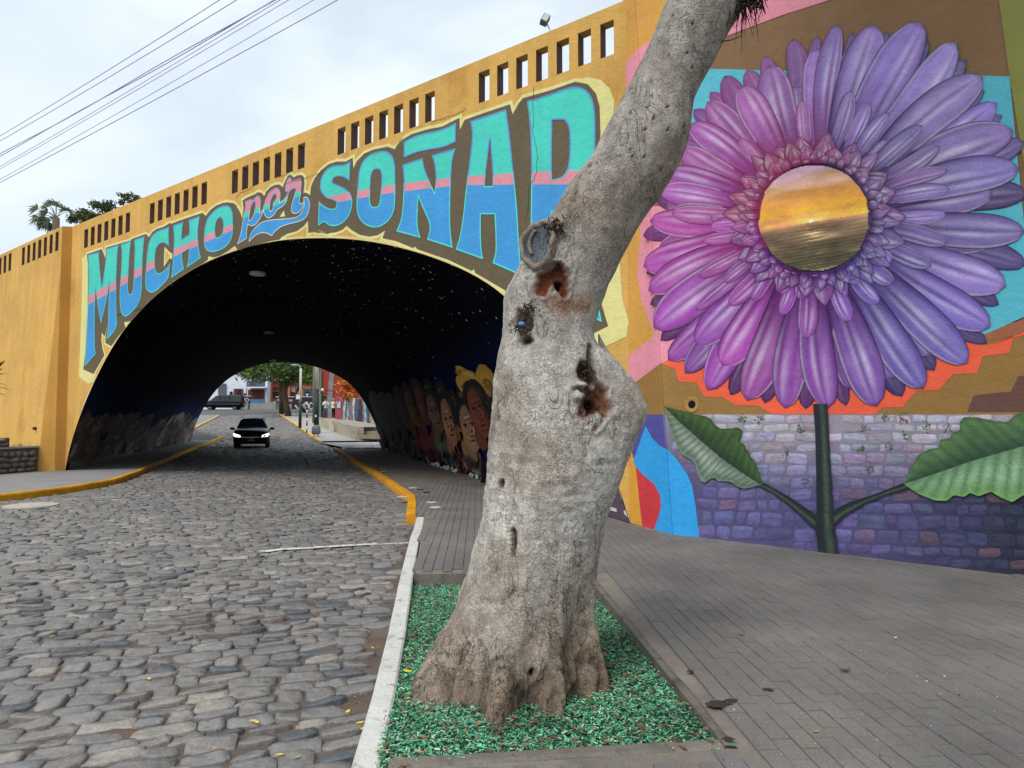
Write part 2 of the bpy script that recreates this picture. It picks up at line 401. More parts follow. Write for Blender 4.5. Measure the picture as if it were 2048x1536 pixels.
# keep stones on the road, in reach of the view
keep = inpoly(xy, RP) & (xy[:, 1] > 1.6)
pr = proj(np.c_[xy, hgt(xy[:, 1])]); keep &= (pr[:, 0] > -420) & (pr[:, 0] < 2500)
mh = onz([(62, 1012)])[0]; keep &= (np.hypot(xy[:, 0] - mh[0], xy[:, 1] - mh[1]) > .50)
# stay off the kerb faces
def dist_line(P, line):
    d = np.full(len(P), 9.)
    for a, c in zip(line[:-1], line[1:]):
        a = a[:2]; c = c[:2]; ab = c - a; t = np.clip(((P - a) @ ab) / (ab @ ab), 0, 1); d = np.minimum(d, np.linalg.norm(P - (a + t[:, None] * ab), axis=1))
    return d
keep &= dist_line(xy, LK) > .07; keep &= (dist_line(xy, FR) > .1) & (dist_line(xy, FL) > .1); keep &= dist_line(xy, rk) > .06
cob = cob[keep]; pr = pr[keep]
Yd = np.maximum(cob[:, 1], .5); size = cob[:, 2] * cob[:, 3] / Yd ** 3
inv = (pr[:, 0] > 10) & (pr[:, 0] < 2040) & (pr[:, 1] < 1520)
order = np.argsort(-np.where(inv, size, 0)); big = set(order[:300].tolist())
cmesh = []
for i, (V, Fc, bc) in enumerate(SV):
    bb = MB(); shade = np.ones(len(V)); bb.add(V, Fc, np.outer(shade, bc)); o = bb.build('cobble', m_cob, None, True); cmesh.append(o.data); bpy.data.objects.remove(o)
bb = MB()
for i, (x, y, sx, sy, ro, k) in enumerate(cob):
    k = int(k); tz = (random.random() - .5) * .009; z = float(hgt(y)) + tz
    if i in big:
        o = bpy.data.objects.new('cobble', cmesh[k]); o.location = (x, y, z); o.rotation_euler = (random.gauss(0, .016), random.gauss(0, .016), ro); o.scale = (sx, sy, 1); link(o, road)
    else:
        V, Fc, bc = SV[k]; c, s = math.cos(ro), math.sin(ro); X, Yv = V[:, 0] * sx, V[:, 1] * sy
        bb.add(np.stack([x + X * c - Yv * s, y + X * s + Yv * c, z + V[:, 2] + X * random.gauss(0, .02)], 1), Fc, bc * random.uniform(.88, 1.12))
bb.build('cobbles', m_cob, road, True, 'stuff')
# manhole cover with its concrete collar
mhole = empty('manhole_cover', (mh[0], mh[1], 0)); tag(mhole, 'round pale concrete manhole cover by the left kerb', 'manhole cover')
b = MB(); n = 40; V = [(q * math.cos(a), q * math.sin(a), z) for q, z in ((.44, -.03), (.44, .018), (.425, .024), (.3, .026), (.02, .026)) for a in [2 * math.pi * i / n for i in range(n)]]; b.grid(V, 5, n, None, 0, True)
b.build('lid', M('manhole_concrete', S(178, 170, 158), var=.15, vs=4, bump=.4, bs=40), mhole)
b = MB(); V = [(q * math.cos(a) * (1 + .03 * math.sin(3 * a)), q * math.sin(a), z) for q, z in ((.46, -.05), (.46, .004), (.56, .004), (.58, -.05)) for a in [2 * math.pi * i / n for i in range(n)]]; b.grid(V, 4, n, None, 0, True)
b.build('collar', M('collar_mortar', S(132, 122, 112), var=.2, bump=.6, bs=30), mhole)
# worn white line across the road: paint lying on the stones
b = MB(); m_line = M('road_paint', S(205, 200, 192), var=.2, vs=9, bump=.6, bs=30, patch=(S(110, 104, 98), 12, .54, .64))
lp = zp(0, 950, 2.3814, [(1180, 366), (1270, 360), (1340, 352), (1450, 346), (1560, 340), (1680, 332), (1795, 325)])
pts = np.array([onz([p], .02)[0] for p in lp]); V, Fc = ribbon(pts[:, :2], .06, .06, False)
b.add([(x, y, .0165 + .004 * vnoise(np.array([[x * 9, y * 9, 1]]))[0]) for x, y in V], Fc)
for x0, x1, y0 in ((1820, 1890, 324), (1900, 1945, 320)):
    q = [onz([zp(0, 950, 2.3814, [p])[0]], .02)[0][:2] for p in ((x0, y0 + 4), (x1, y0 + 1))]; V, Fc = ribbon(q, .03, .03, False); b.add([(x, y, .018) for x, y in V], Fc)
b.build('painted_line', m_line, road)

# ---------------------------------------------------------------- pavers
m_pav = M('paver_grey', attr=True, rough=.78, var=.22, vs=1.1, bump=.5, bs=60, bd=.010, fine=.2, rnd=.035, patch=(S(118, 109, 101), 1.6, .54, .76))
def paver(i):
    r = np.random.default_rng(900 + i); x, y = .5, .5; V = []
    for sc, z in ((1, -.03), (1, -.0035), (.965, 0)):
        sy_ = 1 - (1 - sc) * 1.0; V += [(-x * (1 - (1 - sc) * .5), -y * sy_, z), (x * (1 - (1 - sc) * .5), -y * sy_, z), (x * (1 - (1 - sc) * .5), y * sy_, z), (-x * (1 - (1 - sc) * .5), y * sy_, z)]
    V = np.array(V); V[8:, 2] += r.normal(0, .0008, 4)
    Fc = [(q * 4 + i, q * 4 + (i + 1) % 4, q * 4 + 4 + (i + 1) % 4, q * 4 + 4 + i) for q in (0, 1) for i in range(4)] + [(8, 9, 10, 11)]
    return V, Fc, np.array(S(112, 108, 104)) * r.uniform(.96, 1.04) * np.array([1 + r.normal(0, .02), 1, 1 - r.normal(0, .02)])
PV = [paver(i) for i in range(14)]
pd = ray([(957, 837)])[0]; pd[2] = 0; pd /= np.linalg.norm(pd); pu = np.array([pd[1], -pd[0], 0]); pl, pw = .20, .10
pav = []; r = random.Random(3)
for i in range(-90, 150):
    for j in range(-4, 90):
        p = pu[:2] * (i * pw) + pd[:2] * (j * pl + (i % 2) * pl * .5 + 2.0); pav.append((p[0], p[1], r.randrange(14)))
pav = np.array(pav); XY = pav[:, :2]
inside = inpoly(XY, [tuple(p[:2]) for p in sw]) & (XY[:, 1] > 1.9) & (XY[:, 1] < 16.5)
bl = [np.array([*p[:2], 0]) for p in bed]
inside &= dist_line(XY, [bl[0], bl[1], bl[2], bl[3]]) > .125
inside &= dist_line(XY, RKi + RWi[:3]) > .10
for a_, c_ in ((WA, wr), (Rb, WA), (Rb, Rf)): inside &= dist_line(XY, [a_, c_]) > .09
pav = pav[inside]; pr = proj(np.c_[pav[:, :2], np.full(len(pav), SWZ)])
vis = (pr[:, 0] > 860) & (pr[:, 0] < 2045) & (pr[:, 1] < 1530)
# ground behind the trunk is not in view
vis &= ~((pr[:, 0] > 900) & (pr[:, 0] < 1190) & (pr[:, 1] > 1000))
order = np.argsort(np.where(vis, pav[:, 1], 99)); big = set(order[:300].tolist()); pr_z = math.atan2(pd[1], pd[0])
pm = []
for V, Fc, bc in PV:
    bb = MB(); bb.add(V, Fc, bc); o = bb.build('paver', m_pav); pm.append(o.data); bpy.data.objects.remove(o)
bb = MB(); c, s = math.cos(pr_z), math.sin(pr_z); PN = vnoise(np.c_[pav[:, :2] * 1.1, np.full(len(pav), 4.)])
for i, (x, y, k) in enumerate(pav):
    k = int(k); z = SWZ + random.uniform(-.002, .003) + .004 * PN[i]; gp = random.uniform(.003, .006)
    if i in big:
        o = bpy.data.objects.new('paver', pm[k]); o.location = (x, y, z); o.rotation_euler = (random.gauss(0, .006), random.gauss(0, .006), pr_z + random.gauss(0, .008)); o.scale = (pl - gp - .003, pw - gp, 1); link(o, pave)
    else:
        V, Fc, bc = PV[k]; X, Yv = V[:, 0] * (pl - gp), V[:, 1] * (pw - gp); bb.add(np.stack([x + X * c - Yv * s, y + X * s + Yv * c, z + V[:, 2]], 1), Fc, bc)
bb.build('pavers', m_pav, pave, False, 'stuff')
# concrete edge round the tree bed, butted at the corners
bedv = [p[:2] for p in bed]
def edge(a, c, wd, name, dz=0.):
    a, c = np.array(a), np.array(c); t = (c - a) / np.linalg.norm(c - a); nn = np.array([t[1], -t[0]]); k = 14; V = []
    for i in range(k + 1):
        p = a + (c - a) * i / k; j = vnoise(np.array([[p[0] * 5, p[1] * 5, 7.]]))[0] * .008
        V += [(*p, -.05), (*p, SWZ + .001 + j + dz), (*(p - nn * .02), SWZ + .012 + j + dz), (*(p - nn * wd), SWZ + .010 + dz), (*(p - nn * wd), -.05)]
    b = MB(); b.grid(V, k + 1, 5); return b.build(name, m_bedge, pave)
edge(bedv[1], bedv[0], .07, 'edging_stone'); edge(bedv[2], bedv[1], .06, 'edging_stone', -.006); edge(bedv[3], bedv[2], .09, 'edging_stone', -.016)
# ================================================================ the bridge
def FP(s, z, d=0.):                                         # point of the bridge face
    q = Lb + e_ * s + n_ * d; return (q[0], q[1], z)
def SZ(pts):                                                # photo points -> (s, z) on the face
    q = onpl(pts, Lb, n_) - Lb; return np.stack([q @ e_, q[:, 2] + SWZ], 1)
m_wall = M('yellow_plaster', S(216, 170, 92, .98), rough=.85, var=.10, vs=.9, bump=.55, bs=34, bd=.016, streak=.13, b2=2.2, b2s=7, fine=.06, patch=(S(200, 148, 72, .98), .8, .55, .72))
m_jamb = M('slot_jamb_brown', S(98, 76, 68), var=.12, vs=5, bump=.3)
m_strip = M('yellow_plaster_shaded', S(206, 152, 74, .95), rough=.85, var=.09, vs=.9, bump=.4, bs=34, bd=.014, streak=.08, b2=1.5, b2s=7)  # wall plaster again, shade of the turned faces put into its colour
m_deck = M('deck_concrete', S(140, 136, 130))
_al = SZ([(130, 940), (140, 890), (160, 830), (185, 770), (215, 710), (250, 655), (300, 600), (350, 560), (400, 530), (450, 508), (500, 492), (560, 480), (620, 476), (680, 476), (740, 482), (800, 494), (860, 512), (920, 535), (970, 560), (1005, 585)])
_al[0] = (0, SWZ)
_ar = [(.905 * BW, 3.12), (.938 * BW, 2.35), (.966 * BW, 1.55), (.987 * BW, .82), (BW, SWZ)]
AR0 = np.vstack([_al, np.array(_ar)])
# smooth and resample the arch
cum = np.r_[0, np.cumsum(np.linalg.norm(np.diff(AR0, axis=0), axis=1))]; tt = np.linspace(0, cum[-1], 97)
ARC = np.stack([np.interp(tt, cum, AR0[:, 0]), np.interp(tt, cum, AR0[:, 1])], 1)
for _ in range(6): ARC[1:-1] = ARC[1:-1] * .5 + (ARC[:-2] + ARC[2:]) * .25
def arch_z(s): return np.interp(s, ARC[:, 0], ARC[:, 1], left=-9, right=-9)
SL = .0352                                                  # the parapet climbs to the right
ztop = lambda s: 7.155 + SL * s - .01 * max(0, 0)
zsb = lambda s: 6.385 + .0365 * s                            # foot of the slots
zst = lambda s: zsb(s) + .528
bridge = empty('arch_bridge', tuple(Lb)); bridge.location = (0, 0, 0)
tag(bridge, 'yellow plastered arch bridge with slotted parapet and big painted lettering', 'bridge')
TK = .175
def prism(loops, d0, d1, name, mats, parent, skip=0):
    """polygon (s,z) with holes, front at d0, back at d1"""
    P, T = tess(loops); n = len(P); b = MB()
    b.add([FP(s, z, d0) for s, z in P], T); b.add([FP(s, z, d1) for s, z in P], [t[::-1] for t in T])
    k = 0
    for l in loops:
        l = l[skip:]; m = len(l); V = [FP(s, z, d0) for s, z in l] + [FP(s, z, d1) for s, z in l]
        b.add(V, [(i, (i + 1) % m, m + (i + 1) % m, m + i)[::-1] for i in range(m - (1 if skip else 0))], None, 0)
    return b.build(name, mats, parent)
# wall under the slots, with the arch cut out
fs = np.linspace(0, BW, 30)
face = [tuple(p) for p in ARC] + [(BW + .0, SWZ + .0)][:0] + [(s, zsb(s)) for s in np.linspace(BW, 0, 12)]
face = [tuple(p) for p in ARC[:]] + [(BW + .12, SWZ), (BW + .12, zsb(BW))] + [(s, zsb(s)) for s in np.linspace(BW, -.02, 12)] + [(-.02, SWZ)]
P, T = tess([face]); b = MB(); b.add([FP(s, z, 0) for s, z in P], T)
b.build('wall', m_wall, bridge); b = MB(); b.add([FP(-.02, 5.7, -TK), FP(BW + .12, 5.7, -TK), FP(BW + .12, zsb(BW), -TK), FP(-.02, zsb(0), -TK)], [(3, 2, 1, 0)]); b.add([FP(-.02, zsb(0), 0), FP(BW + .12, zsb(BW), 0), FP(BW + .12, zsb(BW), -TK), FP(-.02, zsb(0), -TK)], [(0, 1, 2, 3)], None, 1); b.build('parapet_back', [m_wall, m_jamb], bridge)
# parapet: posts between the slots and a rail on top
slots = [.754 + 3.531 * g + .386 * k for g in range(5) for k in range(7)]; SWD = .226
edges = [-.02] + [q for s in slots for q in (s, s + SWD)] + [BW + .12]
for i in range(0, len(edges), 2):
    a, c = edges[i], edges[i + 1]; b = MB()
    V = [FP(a, zsb(a)), FP(c, zsb(c)), FP(c, zst(c)), FP(a, zst(a)), FP(a, zsb(a), -TK), FP(c, zsb(c), -TK), FP(c, zst(c), -TK), FP(a, zst(a), -TK)]
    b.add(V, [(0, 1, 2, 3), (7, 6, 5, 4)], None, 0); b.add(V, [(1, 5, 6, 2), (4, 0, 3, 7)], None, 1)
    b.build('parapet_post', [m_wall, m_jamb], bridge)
b = MB(); ss = np.linspace(-.02, BW + .12, 25); V = []
for s in ss: V += [FP(s, zst(s)), FP(s, ztop(s)), FP(s, ztop(s), -TK), FP(s, zst(s), -TK)]
b.grid(V, len(ss), 4, None, 0, True); b.f += [(0, 1, 2, 3), tuple((len(ss) - 1) * 4 + i for i in (3, 2, 1, 0))]; b.m += [0, 0]
rail = b.build('rail', m_wall, bridge)
# far parapet (solid wall of the other side), seen through the slots only as a low edge
def TF(s): return TL(s)
# vault: painted night sky
ZS = .905
def VA(i, u):                                               # vault point, arch sample i, 0..1 along the tunnel
    s, z = ARC[i]; q = Lb + e_ * s + TL(s) * u
    return np.array([q[0], q[1], SWZ + (z - SWZ) * (1 - (1 - ZS) * u)])
b = MB(); us = np.linspace(0, 1, 41); V = []; Cc = []
blk, nav, blu, tea = np.array(S(5, 7, 17)), np.array(S(12, 26, 70)), np.array(S(26, 62, 110)), np.array(S(54, 84, 104))
for ui, u in enumerate(us):
    for i in range(len(ARC)):
        p = VA(i, u); V.append(p if not (ui == 0) else p + n_ * 0); z = ARC[i][1]; left = ARC[i][0] < BW * .5
        t = np.clip((3.4 - z) / 2.2, 0, 1)
        c = blk * (1 - t) + nav * t
        if left: t2 = np.clip((2.9 - z) / 1.6, 0, 1) * (.35 + .65 * u); c = c * (1 - t2) + (blu * .6 + tea * .4) * t2
        else: t2 = np.clip((2.6 - z) / 1.4, 0, 1) * .6; c = c * (1 - t2) + np.array(S(26, 28, 66)) * t2
        Cc.append(c)
Cc = np.array(Cc); Va = np.array(V); Cc *= (1 + .35 * fbm(Va * .6, 4, 3))[:, None].clip(.4, 1.8)
b.grid(V, len(us), len(ARC), Cc)
m_vault = M('vault_paint', attr=True, rough=.85, spec=.03, var=.2, vs=1.2, bump=.3, bs=20, bd=.02)
vault = b.build('vault', m_vault, bridge, True)
# far face around the far arch, deck and upper ground
b = MB(); FFL = [VA(i, 1.) for i in range(len(ARC))]
P2 = [(ARC[i][0], SWZ + (ARC[i][1] - SWZ) * ZS) for i in range(len(ARC))]
loop = P2 + [(BW + .3, SWZ), (BW + .3, 7.4), (-.3, 6.9), (-.3, SWZ)]
P, T = tess([loop]); b.add([tuple((Lb + e_ * s + TL(s))[:2]) + (z,) for s, z in P], [t[::-1] for t in T]); b.build('far_wall', m_wall, bridge)
b = MB(); q = [Lb - n_ * TK, Rb - n_ * TK, Rf, Lf]; zz = 6.05
V = [(p[0], p[1], zz + z) for z in (-.3, 0) for p in q]; b.add(V, [(3, 2, 1, 0), (4, 5, 6, 7), (0, 1, 5, 4), (1, 2, 6, 5), (2, 3, 7, 6), (3, 0, 4, 7)]); b.build('deck', m_deck, bridge)
def block(name, poly, z0, z1, mat):
    P, T = tess([[(p[0], p[1]) for p in poly]]); n = len(poly); b = MB()
    b.add([(p[0], p[1], z1) for p in P], T); pp = [tuple(p) for p in poly]
    b.add([(p[0], p[1], z) for z in (z0, z1) for p in pp], [(i, (i + 1) % n, n + (i + 1) % n, n + i) for i in range(n)])
    o = b.build(name, mat); o['kind'] = 'structure'; return o
m_emb = M('upper_ground', S(118, 112, 84), var=.3)
block('embankment', [q[:2] for q in (Lb - n_ * .2 - e_ * .15, Lf - e_ * .15, Lf - e_ * 45, Lb - n_ * .2 - e_ * 45)], -.1, 5.9, m_emb)
block('embankment', [q[:2] for q in (Rb - n_ * .5 + e_ * .3, Rb - n_ * .5 + e_ * 25, Rf + e_ * 25, Rf + e_ * .3)], -.1, 5.9, m_emb)
# stars on the vault: dabs of white paint, and bare lamps along the crown
b = MB(); r = random.Random(9); m_star = M('star_paint', S(205, 205, 210), var=.1, bump=0)
def vault_pt(a, u):                                         # a = position along the arch 0..96
    i = int(np.clip(a, 0, len(ARC) - 2)); f_ = a - i; return VA(i, u) * (1 - f_) + VA(i + 1, u) * f_
def vnorm(a, u):
    t1 = vault_pt(a + .4, u) - vault_pt(a - .4, u); t2 = vault_pt(a, min(1, u + .01)) - vault_pt(a, max(0, u - .01)); nn = np.cross(t1, t2); nn /= np.linalg.norm(nn)
    c = Lb + e_ * BW / 2 + d2 * 28 * u + np.array([0, 0, 1.5]); return nn if (c - vault_pt(a, u)) @ nn > 0 else -nn
for _ in range(620):
    a = r.triangular(16, 86, 62); u = r.random() ** 1.3 * .62; p = vault_pt(a, u); nn = vnorm(a, u); t1 = vault_pt(a + .3, u) - vault_pt(a - .3, u); t1 /= np.linalg.norm(t1); t2 = np.cross(nn, t1)
    s = r.choice([.008, .01, .013, .018, .026]); p = p + nn * .004
    b.add([p + t1 * s, p + t2 * s, p - t1 * s, p - t2 * s], [(0, 1, 2, 3)])
b.build('painted_star', m_star, bridge, False, 'stuff')
m_lamp = M('lamp_disc', S(190, 186, 178), rough=.5, bump=0, var=.03)
for px, py in ((518, 547), (537, 663), (545, 720)):
    # on the crown of the vault
    best = min(((float(np.hypot(*(proj(vault_pt(a, u))[0] - np.array([px, py])))), a, u) for a in np.linspace(38, 60, 45) for u in np.linspace(0, 1, 81)))
    p = vault_pt(best[1], best[2]); b = MB(); n = 20
    V = [(p[0] + q * math.cos(t), p[1] + q * math.sin(t), p[2] + z) for q, z in ((.2, .02), (.2, -.05), (.16, -.07), (.01, -.075)) for t in [2 * math.pi * i / n for i in range(n)]]; b.grid(V, 4, n, None, 0, True); b.build('ceiling_lamp', m_lamp, bridge)

# ---------------------------------------------------------------- left wing wall
wing = empty('wing_wall'); tag(wing, 'yellow slotted wing wall with tapering buttress left of the arch', 'wall', None, 'thing')
cs, cdp = -.03, .26; ss_, sd_ = -.448, .55; zc = 5.85; LW = 15.
wq = onpl([(0, 510), (136, 447)], Lb + n_ * cdp, n_); ws = (wq - Lb) @ e_
wk = (wq[1, 2] - wq[0, 2]) / (ws[1] - ws[0]); wtop = lambda s: wq[1, 2] + wk * (s - ws[1])
sq = onpl([(44.5, 496), (44.5, 531), (110.5, 503), (117.6, 467)], Lb + n_ * cdp, n_); q_s = (sq - Lb) @ e_
wsb = lambda s: sq[1, 2] + (sq[2, 2] - sq[1, 2]) * (s - q_s[1]) / (q_s[2] - q_s[1]); wst = lambda s: wsb(s) + .56
per = (q_s[3] - SWD * .9 - q_s[0]) / 6
b = MB()
V = [FP(ss_, SWZ - .2, sd_), FP(-LW, SWZ - .2, sd_), FP(-LW, zc, cdp), FP(cs, zc, cdp), FP(cs, SWZ - .2, cdp), FP(cs, wsb(cs), cdp), FP(-LW, wsb(-LW), cdp), FP(.0, SWZ - .2, -.0), FP(0., 7.0, -.0), FP(cs, 7.0, cdp)]
b.add(V, [(1, 0, 3, 2)]); b.add(V, [(2, 3, 5, 6)]); b.build('wall', m_wall, wing)
b = MB(); b.add(V, [(0, 4, 3)]); b.build('buttress', m_strip, wing)
b = MB(); zc2 = wtop(cs)
V = [FP(cs, SWZ - .2, cdp), FP(-.001, SWZ - .2, .0), FP(-.001, ztop(0) + .0, .0), FP(cs, zc2, cdp)]; b.add(V, [(0, 1, 2, 3)]); b.build('return_face', m_strip, wing)
wsl = [q_s[0] + per * k for k in range(7)] + [q_s[0] - 1.0 - per * k for k in range(7)] + [q_s[0] - (1 + 6 * per) * g_ - 1.0 - per * k for g_ in (1, 2, 3) for k in range(7)]
wsl = sorted(s for s in wsl if s > -LW + .3); ed = [-LW] + [q for s in wsl for q in (s, s + SWD * .9)] + [cs]
for i in range(0, len(ed), 2):
    a, c = ed[i], ed[i + 1]; b = MB()
    V = [FP(s, z(s), d) for d in (cdp, cdp - TK) for s, z in ((a, wsb), (c, wsb), (c, wst), (a, wst))]
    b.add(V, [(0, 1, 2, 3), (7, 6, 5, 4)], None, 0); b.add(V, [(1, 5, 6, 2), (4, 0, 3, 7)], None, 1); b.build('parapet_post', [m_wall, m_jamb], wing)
b = MB(); V = []
for s in np.linspace(-LW, cs, 9): V += [FP(s, wst(s), cdp), FP(s, wtop(s), cdp), FP(s, wtop(s), cdp - TK), FP(s, wst(s), cdp - TK)]
b.grid(V, 9, 4, None, 0, True); b.f += [(3, 2, 1, 0), (32, 33, 34, 35)]; b.m += [0, 0]; b.build('rail', m_wall, wing)
# back of the parapet walls (keeps the slots dark where the deck rises)
# ---------------------------------------------------------------- right mural wall
mural = empty('mural_wall'); tag(mural, 'tall battered wall painted with a giant purple flower, right of the tree', 'wall', None, 'thing')
sdir = (WA - Rb); sdir[2] = 0; sn = np.array([sdir[1], -sdir[0], 0.]); sn /= np.linalg.norm(sn)
if sn @ (C0 - Rb) < 0: sn = -sn
ctop = onpl([(1268, 0)], Rb, sn)[0]
cdir = (ctop - WA); kk = (8.6 - SWZ) / (ctop[2] - SWZ); ctp = WA + cdir * kk
wn = np.cross(WB - WA, ctop - WA); wn /= np.linalg.norm(wn)
if wn @ (C0 - WA) < 0: wn = -wn
m_mwall = paint(141, 108, 76)
b = MB(); far_b = WA + wdir * 9; far_t = ctp + wdir * 9
dn = np.array([0, 0, .25])
V = [WA - dn, far_b - dn, far_t, ctp, Rb - dn, np.array([Rb[0], Rb[1], 8.6])]
b.add(V, [(0, 1, 2, 3)]); b.add([ctp, far_t, far_t - wn * .4, ctp - wn * .4], [(0, 1, 2, 3)]); b.build('wall', m_mwall, mural)
b = MB(); b.add(V, [(4, 0, 3, 5)]); b.add([V[5], V[3], V[3] - wn * .4, V[5] - n_ * .4], [(0, 1, 2, 3)]); b.build('pilaster', paint(222, 163, 78), mural)
# ================================================================ painted lettering on the bridge
ZA = (160, 480, 5.4875); ZB = (230, 400, 6.4); ZC = (460, 320, 8.535); ZD = (620, 260, 6.4); ZE = (790, 200, 4.5185); ZF = (1030, 140, 2.742); ZG = (1200, 560, 2.845)
def tr(z, pts): return zp(*z, pts)
TEAL, PINK, BLUE = (78, 214, 196), (226, 150, 164), (70, 158, 222)
brown = tr(ZA, [(78, 155), (240, 100), (262, 150), (278, 205), (284, 150), (285, 85), (430, 42), (560, 5)]) + tr(ZB, [(215, 500), (400, 435), (440, 475), (480, 410), (540, 370), (620, 345), (690, 305), (705, 292), (722, 305), (880, 245), (1120, 165), (1165, 205), (1220, 130), (1300, 70), (1380, 40), (1440, 30), (1520, 42), (1585, 88)]) \
    + tr(ZC, [(100, 780), (150, 840), (190, 920), (210, 1010), (235, 830), (215, 690), (300, 640), (420, 590), (480, 550), (540, 560), (590, 615), (620, 540), (700, 460), (780, 425), (850, 420), (905, 465), (940, 370), (990, 270), (1040, 250), (1090, 298), (1150, 265), (1220, 255), (1265, 290), (1275, 400), (1258, 560), (1310, 562), (1370, 600)]) \
    + tr(ZD, [(12, 740), (28, 690), (60, 620), (150, 510), (240, 440), (340, 405), (460, 405), (550, 355), (557, 490), (600, 400), (700, 300), (820, 250), (1000, 215), (1090, 250), (1150, 150)]) + tr(ZE, [(30, 400), (60, 365), (150, 310), (300, 265), (430, 240), (585, 160), (587, 270), (630, 180), (830, 110), (1040, 40), (1064, 130), (1120, 30)]) \
    + tr(ZF, [(45, 155), (200, 110), (330, 65), (400, 78), (445, 130), (465, 200), (470, 350), (462, 600), (450, 900), (470, 1265), (512, 1405), (420, 1450), (330, 1440), (200, 1400)]) + [(1062, 622), (1008, 579), (975, 560), (951, 546), (948, 538), (944, 542), (898, 520), (834, 498), (831, 493), (826, 496), (792, 482)] \
    + tr(ZD, [(930, 1385), (965, 1285), (870, 1345), (760, 1365), (640, 1340), (540, 1285), (470, 1225), (420, 1275), (330, 1310), (230, 1320), (150, 1300), (80, 1280), (20, 1300)]) + tr(ZC, [(1640, 1240), (1540, 1195), (1450, 1195), (1340, 1245), (1335, 1035), (1260, 1130), (1150, 1210), (980, 1260), (880, 1320), (850, 1358), (700, 1382), (560, 1418), (340, 1478), (230, 1520), (130, 1530), (85, 1465)]) \
    + tr(ZB, [(1440, 660), (1340, 715), (1270, 735), (1195, 720), (1192, 765), (1100, 830), (900, 945), (785, 1045), (750, 1035), (740, 1060), (640, 1160), (560, 1230), (500, 1265), (435, 1255), (410, 1320), (330, 1420)]) + tr(ZA, [(860, 620), (760, 640), (740, 690), (690, 780), (620, 850), (560, 895), (485, 900), (500, 965), (420, 1060), (345, 1165), (280, 1130), (296, 940), (272, 1060), (240, 1015), (235, 1100), (250, 1200), (270, 1265), (150, 1470), (38, 1420), (60, 1250), (85, 800), (90, 500), (92, 280)])
BS = SZ(brown)
def above(q, m=.012):
    q = np.array(q, float); z = arch_z(q[:, 0]) + m; q[:, 1] = np.maximum(q[:, 1], z); return q
def face_sheet(name, loops, d, mat, parent=bridge):
    P, T = tess([[tuple(p) for p in l] for l in loops]); P = above(P)
    b = MB(); b.add([FP(s, z, d) for s, z in P], T); return b.build(name, mat, parent)
CREAM = paint(232, 224, 150); BROWN = paint(106, 93, 72)
BSd = dens(BS.tolist(), .15)
V, Fc = ribbon(BSd, .058, .058); V = above(V); b = MB(); b.add([FP(s, z, .003) for s, z in V], Fc)
# wider cream beside the M and the R
for poly in (tr(ZA, [(80, 150), (18, 205), (28, 260), (20, 700), (-10, 1500), (90, 1580), (150, 1560), (180, 1470), (150, 1475), (38, 1425), (75, 1100), (90, 500)]),
             tr(ZF, [(330, 60), (400, 40), (470, 55), (520, 100), (545, 170), (540, 260), (540, 500), (560, 900), (578, 1090), (590, 1260), (625, 1380), (612, 1462), (505, 1512), (400, 1560), (420, 1440), (510, 1405), (470, 1265), (450, 900), (470, 350), (465, 200), (440, 120), (395, 75)])):
    q = above(SZ(poly)); P, T = tess([[tuple(p) for p in q]]); b.add([FP(s, z, .0045) for s, z in P], T)
b.build('painted_outline', CREAM, bridge)
face_sheet('painted_shadow', [BSd], .006, BROWN)
for c in (tr(ZB, [(640, 598), (690, 655), (738, 690), (735, 760), (700, 745), (628, 858), (632, 700)]),):
    q = SZ(c); face_sheet('painted_outline', [q], .0075, CREAM)
face_sheet('painted_patch', [SZ(tr(ZB, [(652, 645), (705, 712), (646, 800)]))], .009, m_wall)
face_sheet('painted_outline', [SZ(tr(ZC, [(925, 862), (945, 965), (852, 972)]))], .0075, CREAM)
